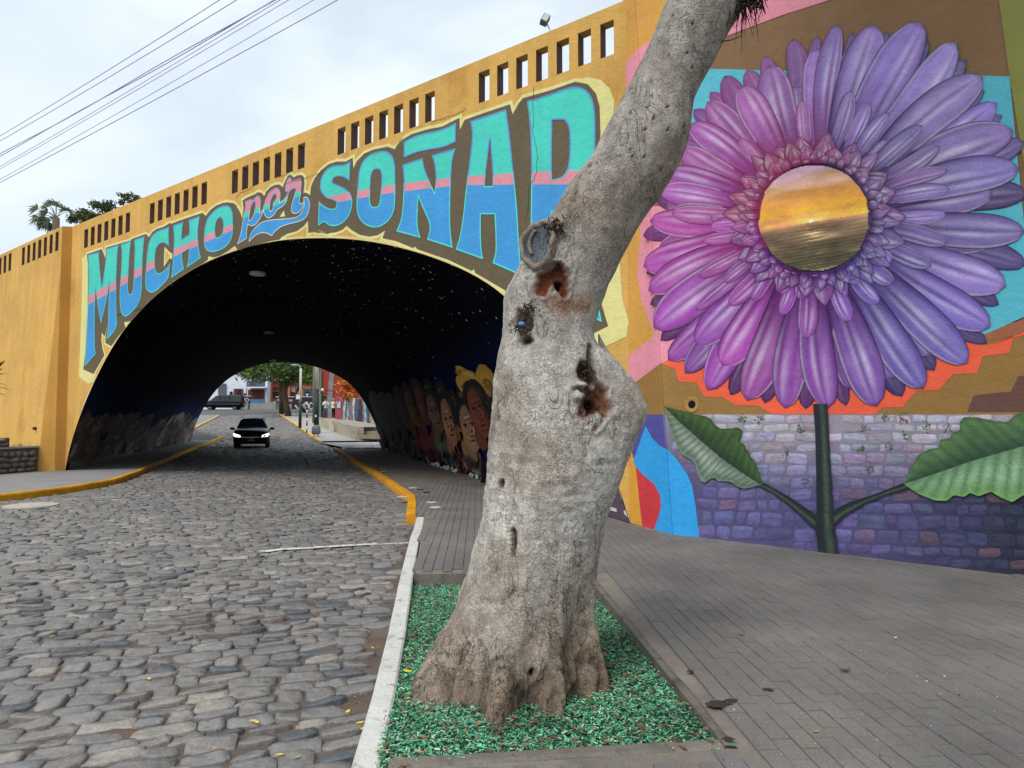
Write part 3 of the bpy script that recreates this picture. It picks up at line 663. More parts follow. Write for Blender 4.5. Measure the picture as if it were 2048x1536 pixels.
# band lines (photo points): lower edge of teal, lower edge of pink
bt = SZ([(178, 592), (350, 497), (464, 449)]); bp_ = SZ([(178, 609), (350, 512), (464, 461)])
ct = SZ([(650, 394), (678, 389), (787, 369), (900, 355), (1024, 346), (1147, 341)]); cp_ = SZ([(650, 409), (678, 404), (787, 385), (900, 371), (1024, 369), (1147, 369)])
pt_ = SZ(tr(ZC, [(250, 908), (1220, 532)])); pb_ = SZ(tr(ZC, [(250, 992), (1210, 614)]))
letters = {
 'M': ([tr(ZA, [(90, 165), (218, 128), (210, 180), (222, 300), (243, 510), (262, 400), (290, 190), (292, 97), (432, 52), (418, 110), (408, 300), (400, 560), (402, 800), (415, 965), (298, 1092), (312, 960), (318, 700), (328, 460), (300, 640), (234, 920), (200, 720), (175, 545), (165, 800), (165, 1000), (163, 1180), (177, 1245), (58, 1385), (72, 1180), (88, 800), (95, 600), (100, 400), (98, 250)])], bt, bp_),
 'U': ([tr(ZB, [(78, 570), (215, 520), (205, 580), (190, 700), (180, 900), (168, 1100), (172, 1180), (190, 1212), (215, 1205), (236, 1150), (245, 1000), (250, 800), (258, 640), (250, 510), (385, 465), (372, 560), (360, 750), (352, 950), (347, 1150), (330, 1270), (280, 1370), (200, 1460), (140, 1495), (95, 1470), (72, 1390), (66, 1250), (72, 1050), (85, 850), (92, 700), (88, 620)])], bt, bp_),
 'C': ([tr(ZB, [(700, 335), (692, 420), (697, 605), (660, 560), (610, 545), (560, 575), (530, 630), (518, 720), (513, 830), (520, 890), (540, 935), (570, 945), (620, 920), (690, 850), (712, 800), (702, 900), (690, 1010), (620, 1080), (540, 1160), (480, 1190), (430, 1175), (400, 1130), (393, 1040), (400, 900), (408, 750), (420, 620), (440, 530), (480, 450), (540, 400), (600, 375), (650, 365)])], bt, bp_),
 'H': ([tr(ZB, [(748, 325), (885, 278), (870, 340), (860, 500), (952, 440), (958, 340), (945, 257), (1092, 203), (1072, 330), (1065, 480), (1080, 660), (1105, 740), (922, 868), (945, 790), (955, 622), (862, 682), (865, 790), (887, 885), (726, 998), (745, 850), (752, 700), (762, 500)])], bt, bp_),
 'O': ([tr(ZB, [(1230, 180), (1300, 110), (1380, 75), (1440, 65), (1490, 95), (1515, 170), (1518, 280), (1515, 420), (1490, 520), (1430, 600), (1340, 650), (1240, 672), (1180, 650), (1148, 590), (1142, 480), (1148, 370), (1165, 290), (1190, 230)]),
        tr(ZB, [(1355, 222), (1388, 260), (1392, 380), (1370, 450), (1330, 485), (1300, 482), (1286, 440), (1290, 330), (1310, 255)])], bt, bp_),
 'p': ([tr(ZC, [(262, 705), (380, 662), (386, 692), (440, 628), (490, 603), (525, 640), (537, 730), (515, 900), (565, 850), (585, 880), (545, 960), (490, 1060), (430, 1120), (370, 1135), (310, 1105), (295, 1230), (293, 1345), (130, 1440), (185, 1280), (225, 1060), (250, 900), (272, 790)]), tr(ZC, [(430, 705), (440, 760), (430, 880), (400, 960), (360, 1025), (330, 1030), (325, 1000), (345, 900), (365, 800), (400, 735)])], pt_, pb_),
 'o': ([tr(ZC, [(600, 700), (650, 580), (720, 508), (800, 470), (850, 495), (872, 570), (870, 640), (857, 720), (920, 685), (965, 620), (988, 552), (1022, 552), (990, 640), (980, 700), (940, 770), (860, 830), (815, 850), (780, 920), (720, 980), (660, 1000), (610, 970), (588, 920), (570, 850), (588, 760)]), tr(ZC, [(780, 578), (800, 610), (795, 650), (750, 720), (738, 785), (745, 830), (705, 880), (682, 850), (685, 780), (710, 680), (740, 610)])], pt_, pb_),
 'r': ([tr(ZC, [(945, 520), (950, 440), (985, 330), (1025, 293), (1055, 315), (1060, 358), (1200, 308), (1232, 345), (1230, 450), (1215, 600), (1188, 700), (1197, 740), (1225, 745), (1262, 712), (1272, 765), (1250, 820), (1190, 900), (1120, 928), (1065, 905), (1048, 840), (1065, 740), (1110, 600), (1130, 500), (1110, 485), (1050, 510), (1025, 548), (985, 550), (955, 542)])], pt_, pb_),
 'swash': ([tr(ZC, [(1262, 637), (1310, 625), (1350, 660), (1372, 740), (1365, 850), (1330, 950), (1270, 1020), (1180, 1060), (1000, 1100), (880, 1140), (780, 1220), (720, 1305), (660, 1265), (580, 1245), (500, 1260), (420, 1310), (332, 1405), (330, 1330), (380, 1220), (470, 1110), (570, 1050), (680, 1020), (900, 1005), (1120, 985), (1200, 940), (1252, 850), (1278, 770), (1265, 705)])], pt_ + [0, 9], pb_ + [0, 9]),
 'S': ([tr(ZD, [(525, 400), (517, 520), (513, 660), (470, 625), (400, 595), (340, 598), (297, 630), (292, 670), (330, 690), (430, 730), (500, 780), (540, 850), (550, 930), (530, 1050), (480, 1140), (410, 1205), (320, 1238), (250, 1225), (185, 1175), (110, 1230), (114, 1080), (118, 910), (180, 975), (260, 1010), (320, 1010), (352, 970), (345, 920), (300, 895), (220, 875), (165, 830), (135, 770), (130, 690), (150, 600), (190, 530), (250, 475), (330, 450), (430, 452)])], ct, cp_),
 'O2': ([tr(ZD, [(960, 262), (1030, 290), (1080, 370), (1100, 480), (1098, 700), (1095, 950), (1070, 1080), (1000, 1180), (910, 1240), (820, 1255), (720, 1225), (640, 1150), (605, 1050), (600, 930), (612, 750), (625, 560), (650, 460), (700, 370), (780, 310), (870, 275)]), tr(ZD, [(850, 500), (895, 510), (920, 560), (918, 700), (905, 900), (885, 970), (830, 992), (790, 975), (770, 920), (778, 750), (785, 600), (805, 530)])], ct, cp_),
 'tilde': ([tr(ZE, [(82, 380), (180, 325), (290, 295), (420, 270), (500, 235), (555, 205), (552, 380), (450, 430), (330, 450), (200, 472), (82, 525)])], ct - [0, 9], cp_ - [0, 9]),
 'N': ([tr(ZE, [(68, 585), (255, 525), (265, 600), (300, 700), (362, 840), (372, 740), (368, 640), (355, 560), (332, 500), (555, 435), (525, 520), (515, 650), (505, 800), (500, 1000), (505, 1200), (525, 1338), (292, 1262), (320, 1180), (312, 1100), (265, 1000), (215, 880), (208, 1000), (205, 1150), (235, 1248), (15, 1188), (60, 1090), (75, 950), (82, 800), (82, 680)])], ct, cp_),
 'A': ([tr(ZE, [(682, 192), (1008, 85), (1040, 300), (1075, 650), (1105, 950), (1120, 1200), (1132, 1400), (1152, 1592), (885, 1475), (915, 1380), (912, 1200), (902, 1035), (780, 1035), (778, 1200), (785, 1350), (800, 1440), (553, 1352), (590, 1240), (620, 1050), (645, 800), (670, 600), (695, 400), (700, 280)]), tr(ZE, [(862, 350), (888, 700), (885, 780), (815, 780), (820, 700), (845, 500)])], ct, cp_),
 'R': ([tr(ZF, [(66, 172), (180, 140), (280, 100), (340, 88), (390, 105), (425, 150), (440, 210), (444, 300), (444, 420), (430, 560), (385, 690), (410, 900), (440, 1180), (460, 1292), (478, 1382), (320, 1310), (330, 1240), (300, 1000), (250, 800), (205, 780), (205, 1000), (222, 1190), (72, 1140), (85, 1000), (88, 860), (92, 550), (85, 300)]), tr(ZF, [(207, 275), (270, 275), (300, 310), (302, 450), (290, 550), (260, 590), (205, 603), (205, 450)])], ct, cp_),
}
def lat(line, s):
    o = np.argsort(line[:, 0]); x = line[o, 0]; y = line[o, 1]
    if s < x[0]: return y[0] + (y[1] - y[0]) / (x[1] - x[0]) * (s - x[0])
    if s > x[-1]: return y[-1] + (y[-1] - y[-2]) / (x[-1] - x[-2]) * (s - x[-1])
    return float(np.interp(s, x, y))
small = ('p', 'o', 'r', 'swash')
names = {'M': 'M', 'U': 'U', 'C': 'C', 'H': 'H', 'O': 'O', 'p': 'p', 'o': 'o', 'r': 'r', 'S': 'S', 'O2': 'O', 'tilde': 'tilde over the N', 'N': 'N', 'A': 'A', 'R': 'R', 'swash': 'swash under the small word'}
LM = [paint(*TEAL), paint(*PINK), paint(*BLUE)]; LS = [paint(104, 150, 216), paint(116, 190, 220), paint(88, 226, 218)]; CRM2 = paint(226, 232, 214); LAV = paint(150, 160, 214)
for nm, (loops, lt, lp_) in letters.items():
    loops = [smoothpoly(l, 2) for l in loops]; q = [SZ(l) for l in loops]; sc_ = np.mean(q[0][:, 0]); k = nm in small
    P, T = tess([[tuple(x) for x in l] for l in q]); bm = bmesh.new(); vs = [bm.verts.new((x, z, 0)) for x, z in P]
    for t in T:
        try: bm.faces.new([vs[i] for i in t])
        except ValueError: pass
    lines = []
    for ln in (lt, lp_):
        a = np.array([q[0][:, 0].min() - .1, 0]); c = np.array([q[0][:, 0].max() + .1, 0]); a[1] = lat(ln, a[0]); c[1] = lat(ln, c[0]); lines.append((a, c))
        nr = (-(c - a)[1], (c - a)[0], 0)
        bmesh.ops.bisect_plane(bm, geom=bm.verts[:] + bm.edges[:] + bm.faces[:], plane_co=(a[0], a[1], 0), plane_no=nr)
    def zone(s, z):
        r_ = []
        for a, c in lines: r_.append(z > a[1] + (c[1] - a[1]) * (s - a[0]) / (c[0] - a[0]))
        return 0 if r_[0] else (1 if r_[1] else 2)
    bm.verts.ensure_lookup_table(); bm.verts.index_update(); b = MB(); V = [FP(v.co.x, v.co.y, .0092) for v in bm.verts]
    by = {0: [], 1: [], 2: []}
    for f_ in bm.faces:
        c = f_.calc_center_median(); by[zone(c.x, c.y)].append([v.index for v in f_.verts])
    for mi, fs_ in by.items():
        if fs_: b.add(V, fs_, None, mi)
    bm.free()
    o = b.build('painted_letter', [LM[1], LM[0], LM[2]] if k else LM, bridge); o['label'] = ('small painted script letter ' if nm in 'por' else 'painted block letter ' if nm not in ('tilde', 'swash') else 'painted ') + names[nm]
    b = MB(); wd = .016 if k else .024
    for l in q:
        ld = dens(l.tolist(), .06); area = sum(ld[i - 1][0] * ld[i][1] - ld[i][0] * ld[i - 1][1] for i in range(len(ld)))
        V, Fc = ribbon(ld, wd if area > 0 else 0, 0 if area > 0 else wd) if l is q[0] else ribbon(ld, 0 if area > 0 else wd, wd if area > 0 else 0)
        VV = [FP(s, z, .0115) for s, z in V]; z3 = {0: [], 1: [], 2: []}
        for f_ in Fc: c = V[list(f_)].mean(0); z3[zone(*c)].append(f_)
        for mi, fs_ in z3.items():
            if fs_: b.add(VV, fs_, None, mi)
    b.build('outline', [LAV, CRM2, CRM2] if k else LS, o)
# thin border painted along the lip of the arch
V = []; i0 = np.argmin(abs(ARC[:, 0] - SZ([(165, 830)])[0, 0]))
b = MB(); V, Fc = ribbon(ARC[i0:93].tolist(), .05, -.004, False); b.add([FP(s, z, .0018) for s, z in V], Fc); b.build('painted_outline', paint(226, 206, 142), bridge)
# hairline cracks in the plaster
m_crack = M('crack', S(88, 72, 50), bump=0, var=.1)
for pts in (tr(ZF, [(100, 95), (103, 140), (95, 190), (106, 260), (100, 330), (112, 400), (125, 470), (120, 560), (100, 610), (78, 650), (72, 760), (60, 830)]), tr(ZC, [(100, 650), (180, 560), (250, 540), (330, 500), (390, 455)]), tr(ZC, [(760, 310), (920, 268), (1040, 210)]), tr(ZC, [(960, 415), (1100, 360), (1260, 325), (1450, 255), (1600, 200)]), tr(ZE, [(330, 205), (400, 180), (560, 130), (640, 80)])):
    q = SZ(pts); q = np.array(dens(q.tolist(), .08)[:-1]); q = q[:max(2, int(len(q) * .5))] if False else q
    q = SZ(pts); cum = np.r_[0, np.cumsum(np.linalg.norm(np.diff(q, axis=0), axis=1))]; t_ = np.linspace(0, cum[-1], 40); q = np.stack([np.interp(t_, cum, q[:, 0]), np.interp(t_, cum, q[:, 1])], 1) + RNG.normal(0, .008, (40, 2))
    V, Fc = ribbon(q.tolist(), .004, .004, False); b = MB(); b.add([FP(s, z, .0125) for s, z in V], Fc); b.build('plaster_crack', m_crack, bridge)

# ================================================================ paint on the mural wall
CR0, CR1 = np.array([1344, 1066.]), np.array([1268, 0.])      # the crease between pilaster and wall, in the photo
def wl(pts, d): return onpl(pts, WA, wn) + wn * d
def st(pts, d): return onpl(pts, Rb, sn) + sn * d
def mpoly(name, px, d, mat, where='w'):
    CW = np.array([1.6, 0])
    if where == 'w': px = clip_half(px, CR0 - CW, CR1 - CW, -1) if clip_side else clip_half(px, CR0 - CW, CR1 - CW, 1)
    else:
        px = clip_half(px, CR0 + CW, CR1 + CW, 1 if clip_side else -1); px = clip_half(px, (1260, 1045), (1246, 0), -1 if clip_side else 1)
    if len(px) < 3: return
    P, T = tess([px]); T = [t[::-1] for t in T]; b = MB(); b.add((wl if where == 'w' else st)(P, d), T); return b.build(name, mat, mural)
_n = np.array([-(CR1 - CR0)[1], (CR1 - CR0)[0]]); clip_side = not ((np.array([1600, 500]) - CR0) @ _n > 0)
def both(name, px, d, mat): mpoly(name, px, d, mat, 'w'); mpoly(name, px, d, mat, 's')
PK = paint(238, 152, 168); OCH = paint(158, 120, 66)
both('painted_field', [(1240, 560), (1290, 720), (1330, 700), (1700, 600), (2100, 640), (2700, 640), (2700, 829), (1200, 829), (1235, 760), tr(ZG, [(190, 592)])[0], tr(ZG, [(345, 475)])[0], (1330, 650)][6:] + [(1700, 560), (2100, 620), (2700, 620), (2700, 829)][:0] + [(1322, 727)], .002, OCH)
mpoly('painted_field', [(1322, 727), (1500, 640), (1700, 600), (2100, 655), (2800, 655), (2800, 829), (1320, 829)], .003, OCH, 'w')
both('painted_field', tr(ZG, [(212, -20), (220, 0), (235, 110), (310, 315), (110, 475), (190, 592), (345, 475), (470, 420), (430, 200), (400, -420), (240, -420)]), .004, PK)
both('painted_field', [(1200, -300), (1385, -300), (1350, 90), (1300, 400), (1277, 560), (1283, 599), (1309, 671), (1239, 727), (1200, 700)], .0015, paint(222, 163, 78))
both('painted_field', [(1268, 105), (1253, 125), (1246, 150), (1252, 175), (1262, 190), (1300, 190), (1330, 90), (1310, 75)], .004, PK)
mpoly('painted_field', [(1400, 102), (1454, 72), (1560, 32), (1690, -10), (1640, -45), (1500, -12), (1380, 40)], .003, PK)
mpoly('painted_field', [(1300, 134), (1500, 140), (2019, 153), (2066, 626), (1972, 668), (1700, 620), (1500, 500), (1372, 262), (1310, 230)], .004, paint(96, 194, 212))
mpoly('painted_field', [(1985, -120), (1998, 0), (2019, 153), (2048, 330), (2080, 640), (2800, 560), (2800, -400), (1960, -400)], .005, paint(146, 146, 76))
q3 = zp(1280, 430, 3.841, [(160, 1138), (275, 1185), (300, 1280), (440, 1290), (490, 1395), (640, 1400), (740, 1460), (910, 1465), (1020, 1530)])
q4 = zp(1664, 430, 3.841, [(330, 1530), (390, 1480), (545, 1475), (650, 1350), (820, 1345), (930, 1225), (1115, 1215), (1160, 1085), (1365, 1060), (1400, 925), (1475, 905)])
mpoly('painted_field', q3 + q4 + [(2056, 668), (1972, 692), (1800, 640), (1500, 640), (1360, 715)], .006, paint(250, 104, 72))
mpoly('painted_field', zp(1664, 430, 3.841, [(1150, 925), (1475, 798), (1700, 720), (1700, 800), (1475, 905), (1400, 925), (1200, 965)]), .0065, paint(172, 104, 74))
mpoly('painted_field', zp(1664, 430, 3.841, [(1040, 1512), (1090, 1385), (1375, 1355), (1430, 1240), (1475, 1236), (1700, 1200), (1760, 1080), (2600, 1000), (2600, 1512)]), .006, paint(112, 78, 68))
# violet ground of the painted masonry, graded in paint
b = MB(); gx = np.r_[np.r_[1336, np.linspace(1350, 2060, 60)], [2150, 2300, 2600, 2800]]; gy = np.linspace(0, 1, 24); V = []; Cc = []
def brick_col(x, y):
    """light lavender above, violet low left, navy low right"""
    t = np.clip((y - 829) / 240, 0, 1); r = np.clip((x - 1700) / 330, 0, 1)
    a = np.array(lin((174, 166, 180))); l = np.array(lin((94, 88, 134))); rr = np.array(lin((46, 50, 70)))
    lo = l * (1 - r) + rr * r; t = np.clip(t * 1.25 + .25 * np.clip((1500 - x) / 150, 0, 1) + .25 * r * t, 0, 1); t = t * t * (3 - 2 * t)
    return (a * (1 - t) + lo * t)
def base_y(x): return 1068 + (x - 1344) * (1150 - 1066) / 704. + 1
for x in gx:
    for t in gy:
        y = 829 + (base_y(x) + 6 - 829) * t; xq = x if x > 1337 else CR0[0] + (CR1 - CR0)[0] * (y - CR0[1]) / (CR1 - CR0)[1] - .5; V.append((xq, y)); Cc.append(brick_col(xq, y) * .76)
V = np.array(V); ok = onpl(V, WA, wn); b.grid(ok + wn * .004, len(gx), len(gy), np.array(Cc)); b.build('painted_masonry', PAINTV, mural)
mpoly('painted_field', [(1240, 829), (1345, 829), (1350, 1075), (1240, 1060)], .002, paint(84, 82, 156), 's')
# painted stones
b = MB(); r = random.Random(21); y = 831.
rowi = 0
while y < 1160:
    hh = (23 if y < 960 else 28) * r.uniform(.75, 1.15); x = 1338 - r.random() * 30
    while x < 2250:
        ww = r.choice([r.uniform(22, 34), r.uniform(34, 46), r.uniform(40, 58)]); xx = x + ww / 2; yb = base_y(xx); sx = 1. if x < 1700 else 1.0
        y0 = y + r.uniform(-1.5, 1.5) + (xx - 1700) * .012 * ((y - 829) / 100); y1 = y0 + hh - 4
        if y1 < yb + 3 and not (1632 < xx < 1664) and x > 1332 + (y - 829) * .075 and not (xx < 1402 and y > 890 + (xx - 1335) * 1.1):
            base = brick_col(xx, (y0 + y1) / 2) * r.uniform(.85, 1.3) * (1 + np.array([r.gauss(0, .07), r.gauss(0, .04), r.gauss(0, .05)])); nu, nv = 7, 6; P = []; Cq = []
            if r.random() < .12: base = base * .6 + np.array(lin((150, 110, 100))) * .25
            jx = [r.uniform(-5, 5) for _ in range(4)]; br_ = [r.gauss(0, .10) for _ in range(6)]
            for i in range(nu):
                for j in range(nv):
                    u, v_ = i / (nu - 1) * 2 - 1, j / (nv - 1) * 2 - 1; rx = u * (1 - .09 * v_ ** 4) ; ry = v_ * (1 - .12 * u ** 4)
                    P.append((xx + rx * (ww / 2 - 2) + jx[0] * v_ * .4, (y0 + y1) / 2 + ry * (y1 - y0) / 2 + jx[1] * u * .4))
                    k = 1 + .16 * (-v_) + br_[j] + r.gauss(0, .09) - .25 * max(0, abs(u) - .75) - .2 * max(0, v_ - .5); Cq.append(base * k)
            b.grid((onpl(P, WA, wn) + wn * .006)[::1], nu, nv, np.array(Cq))
        x += ww
    y += hh; rowi += 1
b.build('painted_stone', PAINTV, mural)['kind'] = 'stuff'
both('painted_field', tr(ZG, [(180, 965), (160, 1030), (175, 1382), (245, 1402), (205, 1060)]), .006, paint(226, 164, 60))
both('painted_field', tr(ZG, [(262, 830), (300, 900), (340, 940), (385, 965), (430, 1010), (470, 1065), (500, 1110), (525, 1170), (545, 1280), (568, 1478), (395, 1450), (308, 1424), (338, 1340), (350, 1280), (345, 1225), (310, 1160), (250, 1110), (205, 1060), (192, 1030)]), .008, paint(52, 164, 232))
both('painted_field', tr(ZG, [(205, 1060), (250, 1110), (310, 1160), (345, 1225), (350, 1280), (338, 1340), (308, 1424), (243, 1402)]), .009, paint(212, 62, 70))

# ---------------------------------------------------------------- the flower
FC = np.array([1629., 437.])
def hue(a):
    """petal colour round the flower (angle, photo directions)"""
    keys = [(-180, (166, 96, 158)), (-150, (168, 108, 168)), (-120, (172, 116, 174)), (-95, (162, 134, 190)), (-70, (152, 138, 194)), (-40, (160, 148, 200)), (-15, (156, 140, 194)), (10, (146, 128, 188)), (35, (136, 122, 188)), (60, (130, 112, 184)), (80, (150, 98, 172)), (100, (152, 90, 164)), (130, (146, 82, 154)), (160, (154, 86, 154)), (180, (166, 96, 158))]
    c = np.array([np.interp(a, [k[0] for k in keys], [lin(k[1])[i] for k in keys]) for i in range(3)]); m = c.mean(); return np.clip(m + (c - m) * 1.35, .01, 1) * .93
PB = MB(); pr_ = random.Random(4); PL = [0]
def petal(tip, wpx, kind, r0=None):
    """kind: b back (dark), f front, i inner, c crumb"""
    tip = np.array(tip, float); d = tip - FC; R_ = np.linalg.norm(d); d /= R_; a = math.degrees(math.atan2(d[1], d[0]))
    r0 = r0 or {'b': 180, 'm': 128, 'f': 128, 'i': 116, 'c': 100}[kind]; base = FC + d * r0; base = base + np.array([-d[1], d[0]]) * pr_.uniform(-6, 6) * (kind in 'fi')
    ax = tip - base; ln = np.linalg.norm(ax); ax /= ln; nx = np.array([-ax[1], ax[0]]); nu, nv = (22, 19) if kind != 'c' else (9, 9)
    hc = hue(a); tint = 1 + np.array([pr_.gauss(0, .09), pr_.gauss(0, .07), pr_.gauss(0, .05)])
    dark = {'b': .36, 'm': .6, 'f': .98, 'i': .88, 'c': .66}[kind] * pr_.uniform(.78, 1.2)
    if kind == 'b' and -170 < a < -20: dark = .62
    if kind == 'm': dark = pr_.uniform(.55, .8)
    if kind == 'c': mag = np.clip((180 - abs(a + 140)) / 150, 0, 1); hc = hc * (1 - mag * .7) + np.array(lin((190, 62, 100))) * mag * .7
    if kind == 'i': mag = np.clip((180 - abs(a + 150)) / 180, 0, 1) * .4; hc = hc * (1 - mag) + np.array(lin((168, 74, 130))) * mag
    base_c = hc * dark * tint; hl = base_c * .4 + np.array(lin((236, 228, 246))) * .72; deep = base_c * .14 + np.array(lin((56, 24, 84))) * .55
    if -180 < a < -75 or a > 150: deep = base_c * .22 + np.array(lin((140, 30, 86))) * .6
    h0 = pr_.uniform(-.45, .35); h1 = h0 + pr_.uniform(.35, .6); curve = pr_.uniform(-.05, .05) * ln; ph = pr_.random() * 6
    P = []; Cq = []
    for i in range(nu):
        t = i / (nu - 1)
        pw_ = .34 + .66 * math.sin(math.pi * min(1, .10 + t * .62)) ** 1.1 if kind != 'c' else .5 + .5 * math.sin(math.pi * min(1, .1 + t * .6))
        tipf = math.sqrt(max(0, 1 - max(0, (t - .70) / .30) ** 2.1)) if kind != 'c' else max(0, 1 - max(0, (t - .35) / .65) ** 1.8); hw = wpx / 2 * pw_ * tipf
        for j in range(nv):
            c = j / (nv - 1) * 2 - 1; q = base + ax * ln * t + nx * (c * hw + curve * math.sin(math.pi * t)); P.append(q)
            env = math.sin(math.pi * min(1, max(0, (t - .15) / .85))); ed_ = abs(c)
            k1 = math.exp(-((c - h0) / .17) ** 2) * env; k2 = .8 * math.exp(-((c - h1) / .11) ** 2) * env; vein = .5 + .5 * math.sin(c * 9 + ph + 1.5 * math.sin(t * 5 + ph))
            bl = np.clip((.6 - t) / .6, 0, 1) ** 1.1 * 1.0 + .75 * np.clip((ed_ - .55) / .45, 0, 1) ** 1.6 + .5 * math.exp(-((c - (h0 + h1) / 2 - .02) / .1) ** 2) * env
            g = np.clip(-.05 + (.62 + .25 * (-60 < a < 70)) * k1 * (.6 + .4 * math.sin(t * 7 + ph)) + .6 * k2 + .14 * vein * env + .12 * t, 0, .92)
            if kind == 'b': g *= .35
            col = base_c * (1 - g) + hl * g; bl = min(.92, bl); col = col * (1 - bl) + deep * bl
            if ed_ > .93 or (i >= nu - 1): col = col * .42
            elif .78 < ed_ < .9 and t > .35 and kind != 'b' and (c > 0) == (h0 < 0): col = col * .6 + hl * .4
            col = col * (1 + pr_.gauss(0, .035)); Cq.append(col)
    PL[0] += 1; PB.grid(wl(P, .009 + PL[0] * .00007), nu, nv, np.array(Cq))
def Q(o, pts): return [((o[0] + x / 3.841, o[1] + y / 3.841), w_ / 3.841) for x, y, w_ in pts]
Q1, Q2, Q3, Q4 = (1280, 40), (1664, 40), (1280, 430), (1664, 430)
# dark disc behind everything
b = MB(); nn_ = 60; V = [FC + np.array([math.cos(t), math.sin(t)]) * rr for rr in (270, 150, 60) for t in [2 * math.pi * i / nn_ for i in range(nn_)]]
b.grid(wl(V, .0085), 3, nn_, np.concatenate([[hue(math.degrees(math.atan2(*(np.array(v) - FC)[::-1]))) * .2] for v in V]), 0, True); b.build('painted_flower_heart', PAINTV, mural)
back = Q(Q1, [(540, 555, 140), (650, 430, 200), (825, 385, 180), (962, 280, 160), (1180, 145, 190), (1365, 125, 120), (415, 690, 150), (370, 880, 150), (300, 930, 140), (130, 1390, 140)]) + Q(Q2, [(160, 95, 110), (430, 88, 110), (745, 165, 150), (1030, 305, 170), (1175, 545, 140), (1312, 735, 150), (1480, 935, 220), (1500, 1330, 240)]) \
    + Q(Q3, [(25, 160, 160), (50, 450, 130), (78, 690, 150), (160, 965, 150), (330, 1090, 130), (700, 1385, 170), (960, 1445, 170), (1275, 1490, 180)]) + Q(Q4, [(1495, 380, 220), (1285, 690, 170), (1195, 985, 160), (790, 1195, 190), (540, 1395, 210), (110, 1465, 150)])
for t_, w_ in back: petal(t_, w_, 'b')
front = Q(Q1, [(520, 630, 200), (1000, 350, 240), (385, 800, 190), (780, 510, 220), (320, 1000, 200), (205, 1175, 190), (1365, 222, 210), (150, 1310, 170), (240, 1480, 170), (80, 1545, 190)]) + Q(Q2, [(45, 35, 160), (335, 42, 270), (1270, 640, 210), (690, 20, 290), (1395, 850, 280), (955, 175, 250), (1160, 435, 270), (1440, 1140, 250)]) \
    + Q(Q3, [(28, 395, 230), (68, 585, 210), (218, 1115, 210), (108, 865, 270), (348, 1215, 190), (520, 1345, 220), (432, 995, 230), (635, 1160, 250), (825, 1425, 250), (1120, 1485, 230), (1445, 1485, 240)]) + Q(Q4, [(1485, 130, 240), (1340, 545, 270), (1220, 860, 260), (1045, 1140, 260), (705, 1335, 250), (345, 1470, 270)])
for t_, w_ in front:
    q = np.array(t_) - FC; an = math.atan2(q[1], q[0]) + pr_.uniform(.07, .13); petal(FC + np.array([math.cos(an), math.sin(an)]) * np.linalg.norm(q) * pr_.uniform(.78, .93), w_ * .95, 'm')
for t_, w_ in front: petal(t_, w_ * 1.16, 'f')
inner = Q(Q1, [(768, 915, 105), (1250, 615, 120), (245, 1485, 150), (545, 1520, 110)]) + Q(Q2, [(150, 545, 140), (292, 640, 120), (437, 715, 120), (422, 925, 100), (697, 812, 150), (832, 970, 140), (892, 1155, 120), (907, 1300, 130), (882, 1495, 120)]) + Q(Q3, [(482, 200, 100), (453, 475, 120), (432, 735, 110), (688, 695, 140), (733, 410, 100), (868, 660, 100), (1090, 770, 115), (1285, 950, 160), (1080, 605, 115), (1230, 645, 100), (1440, 652, 100), (545, 90, 120), (650, 520, 110)]) + Q(Q4, [(888, 220, 150), (768, 395, 150), (472, 528, 140), (362, 683, 130), (142, 818, 140), (530, 190, 100), (462, 352, 130), (197, 528, 90), (97, 543, 80), (530, 60, 100)])
for t_, w_ in inner: petal(t_, w_, 'i')
# sunset in the heart of the flower
b = MB(); nu, nv = 130, 120; P = []; Cq = []; r = random.Random(8)
gX, gY = np.meshgrid(FC[0] - 120 + 240 * np.arange(nu) / (nu - 1), FC[1] - 110 + 220 * np.arange(nv) / (nv - 1), indexing='ij')
NZ = fbm(np.stack([gX.ravel() * .012, (gY.ravel() + .165 * gX.ravel()) * .055, gX.ravel() * 0 + 2], 1), 4).reshape(nu, nv)
for i in range(nu):
    for j in range(nv):
        x, y = FC[0] - 120 + 240 * i / (nu - 1), FC[1] - 110 + 220 * j / (nv - 1); P.append((x, y))
        hy = 463 - (x - 1517) * .165; sx_, sy_ = 1624, 444
        nz = NZ[i, j]
        if y < hy:
            k = np.clip((hy - y) / 120, 0, 1) + nz * .10
            stops = [(0, (222, 150, 100)), (.12, (240, 178, 62)), (.30, (228, 158, 66)), (.5, (206, 142, 82)), (.68, (196, 154, 120)), (.85, (184, 146, 158)), (1.1, (172, 136, 160))]
            c = np.array([np.interp(k, [s_[0] for s_ in stops], [lin(s_[1])[q] for s_ in stops]) for q in range(3)])
            dd = math.hypot((x - sx_) / 1.7, y - sy_); c = c + np.array(lin((255, 200, 70))) * .5 * math.exp(-(dd / 22) ** 2)
            if math.hypot(x - sx_, y - sy_) < 4.5: c = np.array(lin((255, 250, 225)))
        else:
            k = np.clip((y - hy) / 90, 0, 1); c = np.array(lin((136, 108, 82))) * (1 - k) + np.array(lin((98, 92, 70))) * k; wv = math.sin((y + .165 * x) * .95 + 3 * nz) * .5 + nz
            g = math.exp(-((x - sx_ - 4) / (14 + 20 * k)) ** 2) * max(0, .35 + wv); c = c * (1 + .35 * wv) + np.array(lin((250, 214, 150))) * g * .8
            kq = np.clip(1 - (y - hy) / 9, 0, 1); c = c * (1 - .7 * kq) + np.array(lin((206, 138, 96))) * .7 * kq
        Cq.append(np.clip(c * (1.25 if y < hy else 1.35) * (1 + .22 * nz), 0.01, 1))
P = np.array(P); ins = ((P[:, 0] - FC[0]) / 116) ** 2 + ((P[:, 1] - FC[1]) / 106) ** 2 < 1
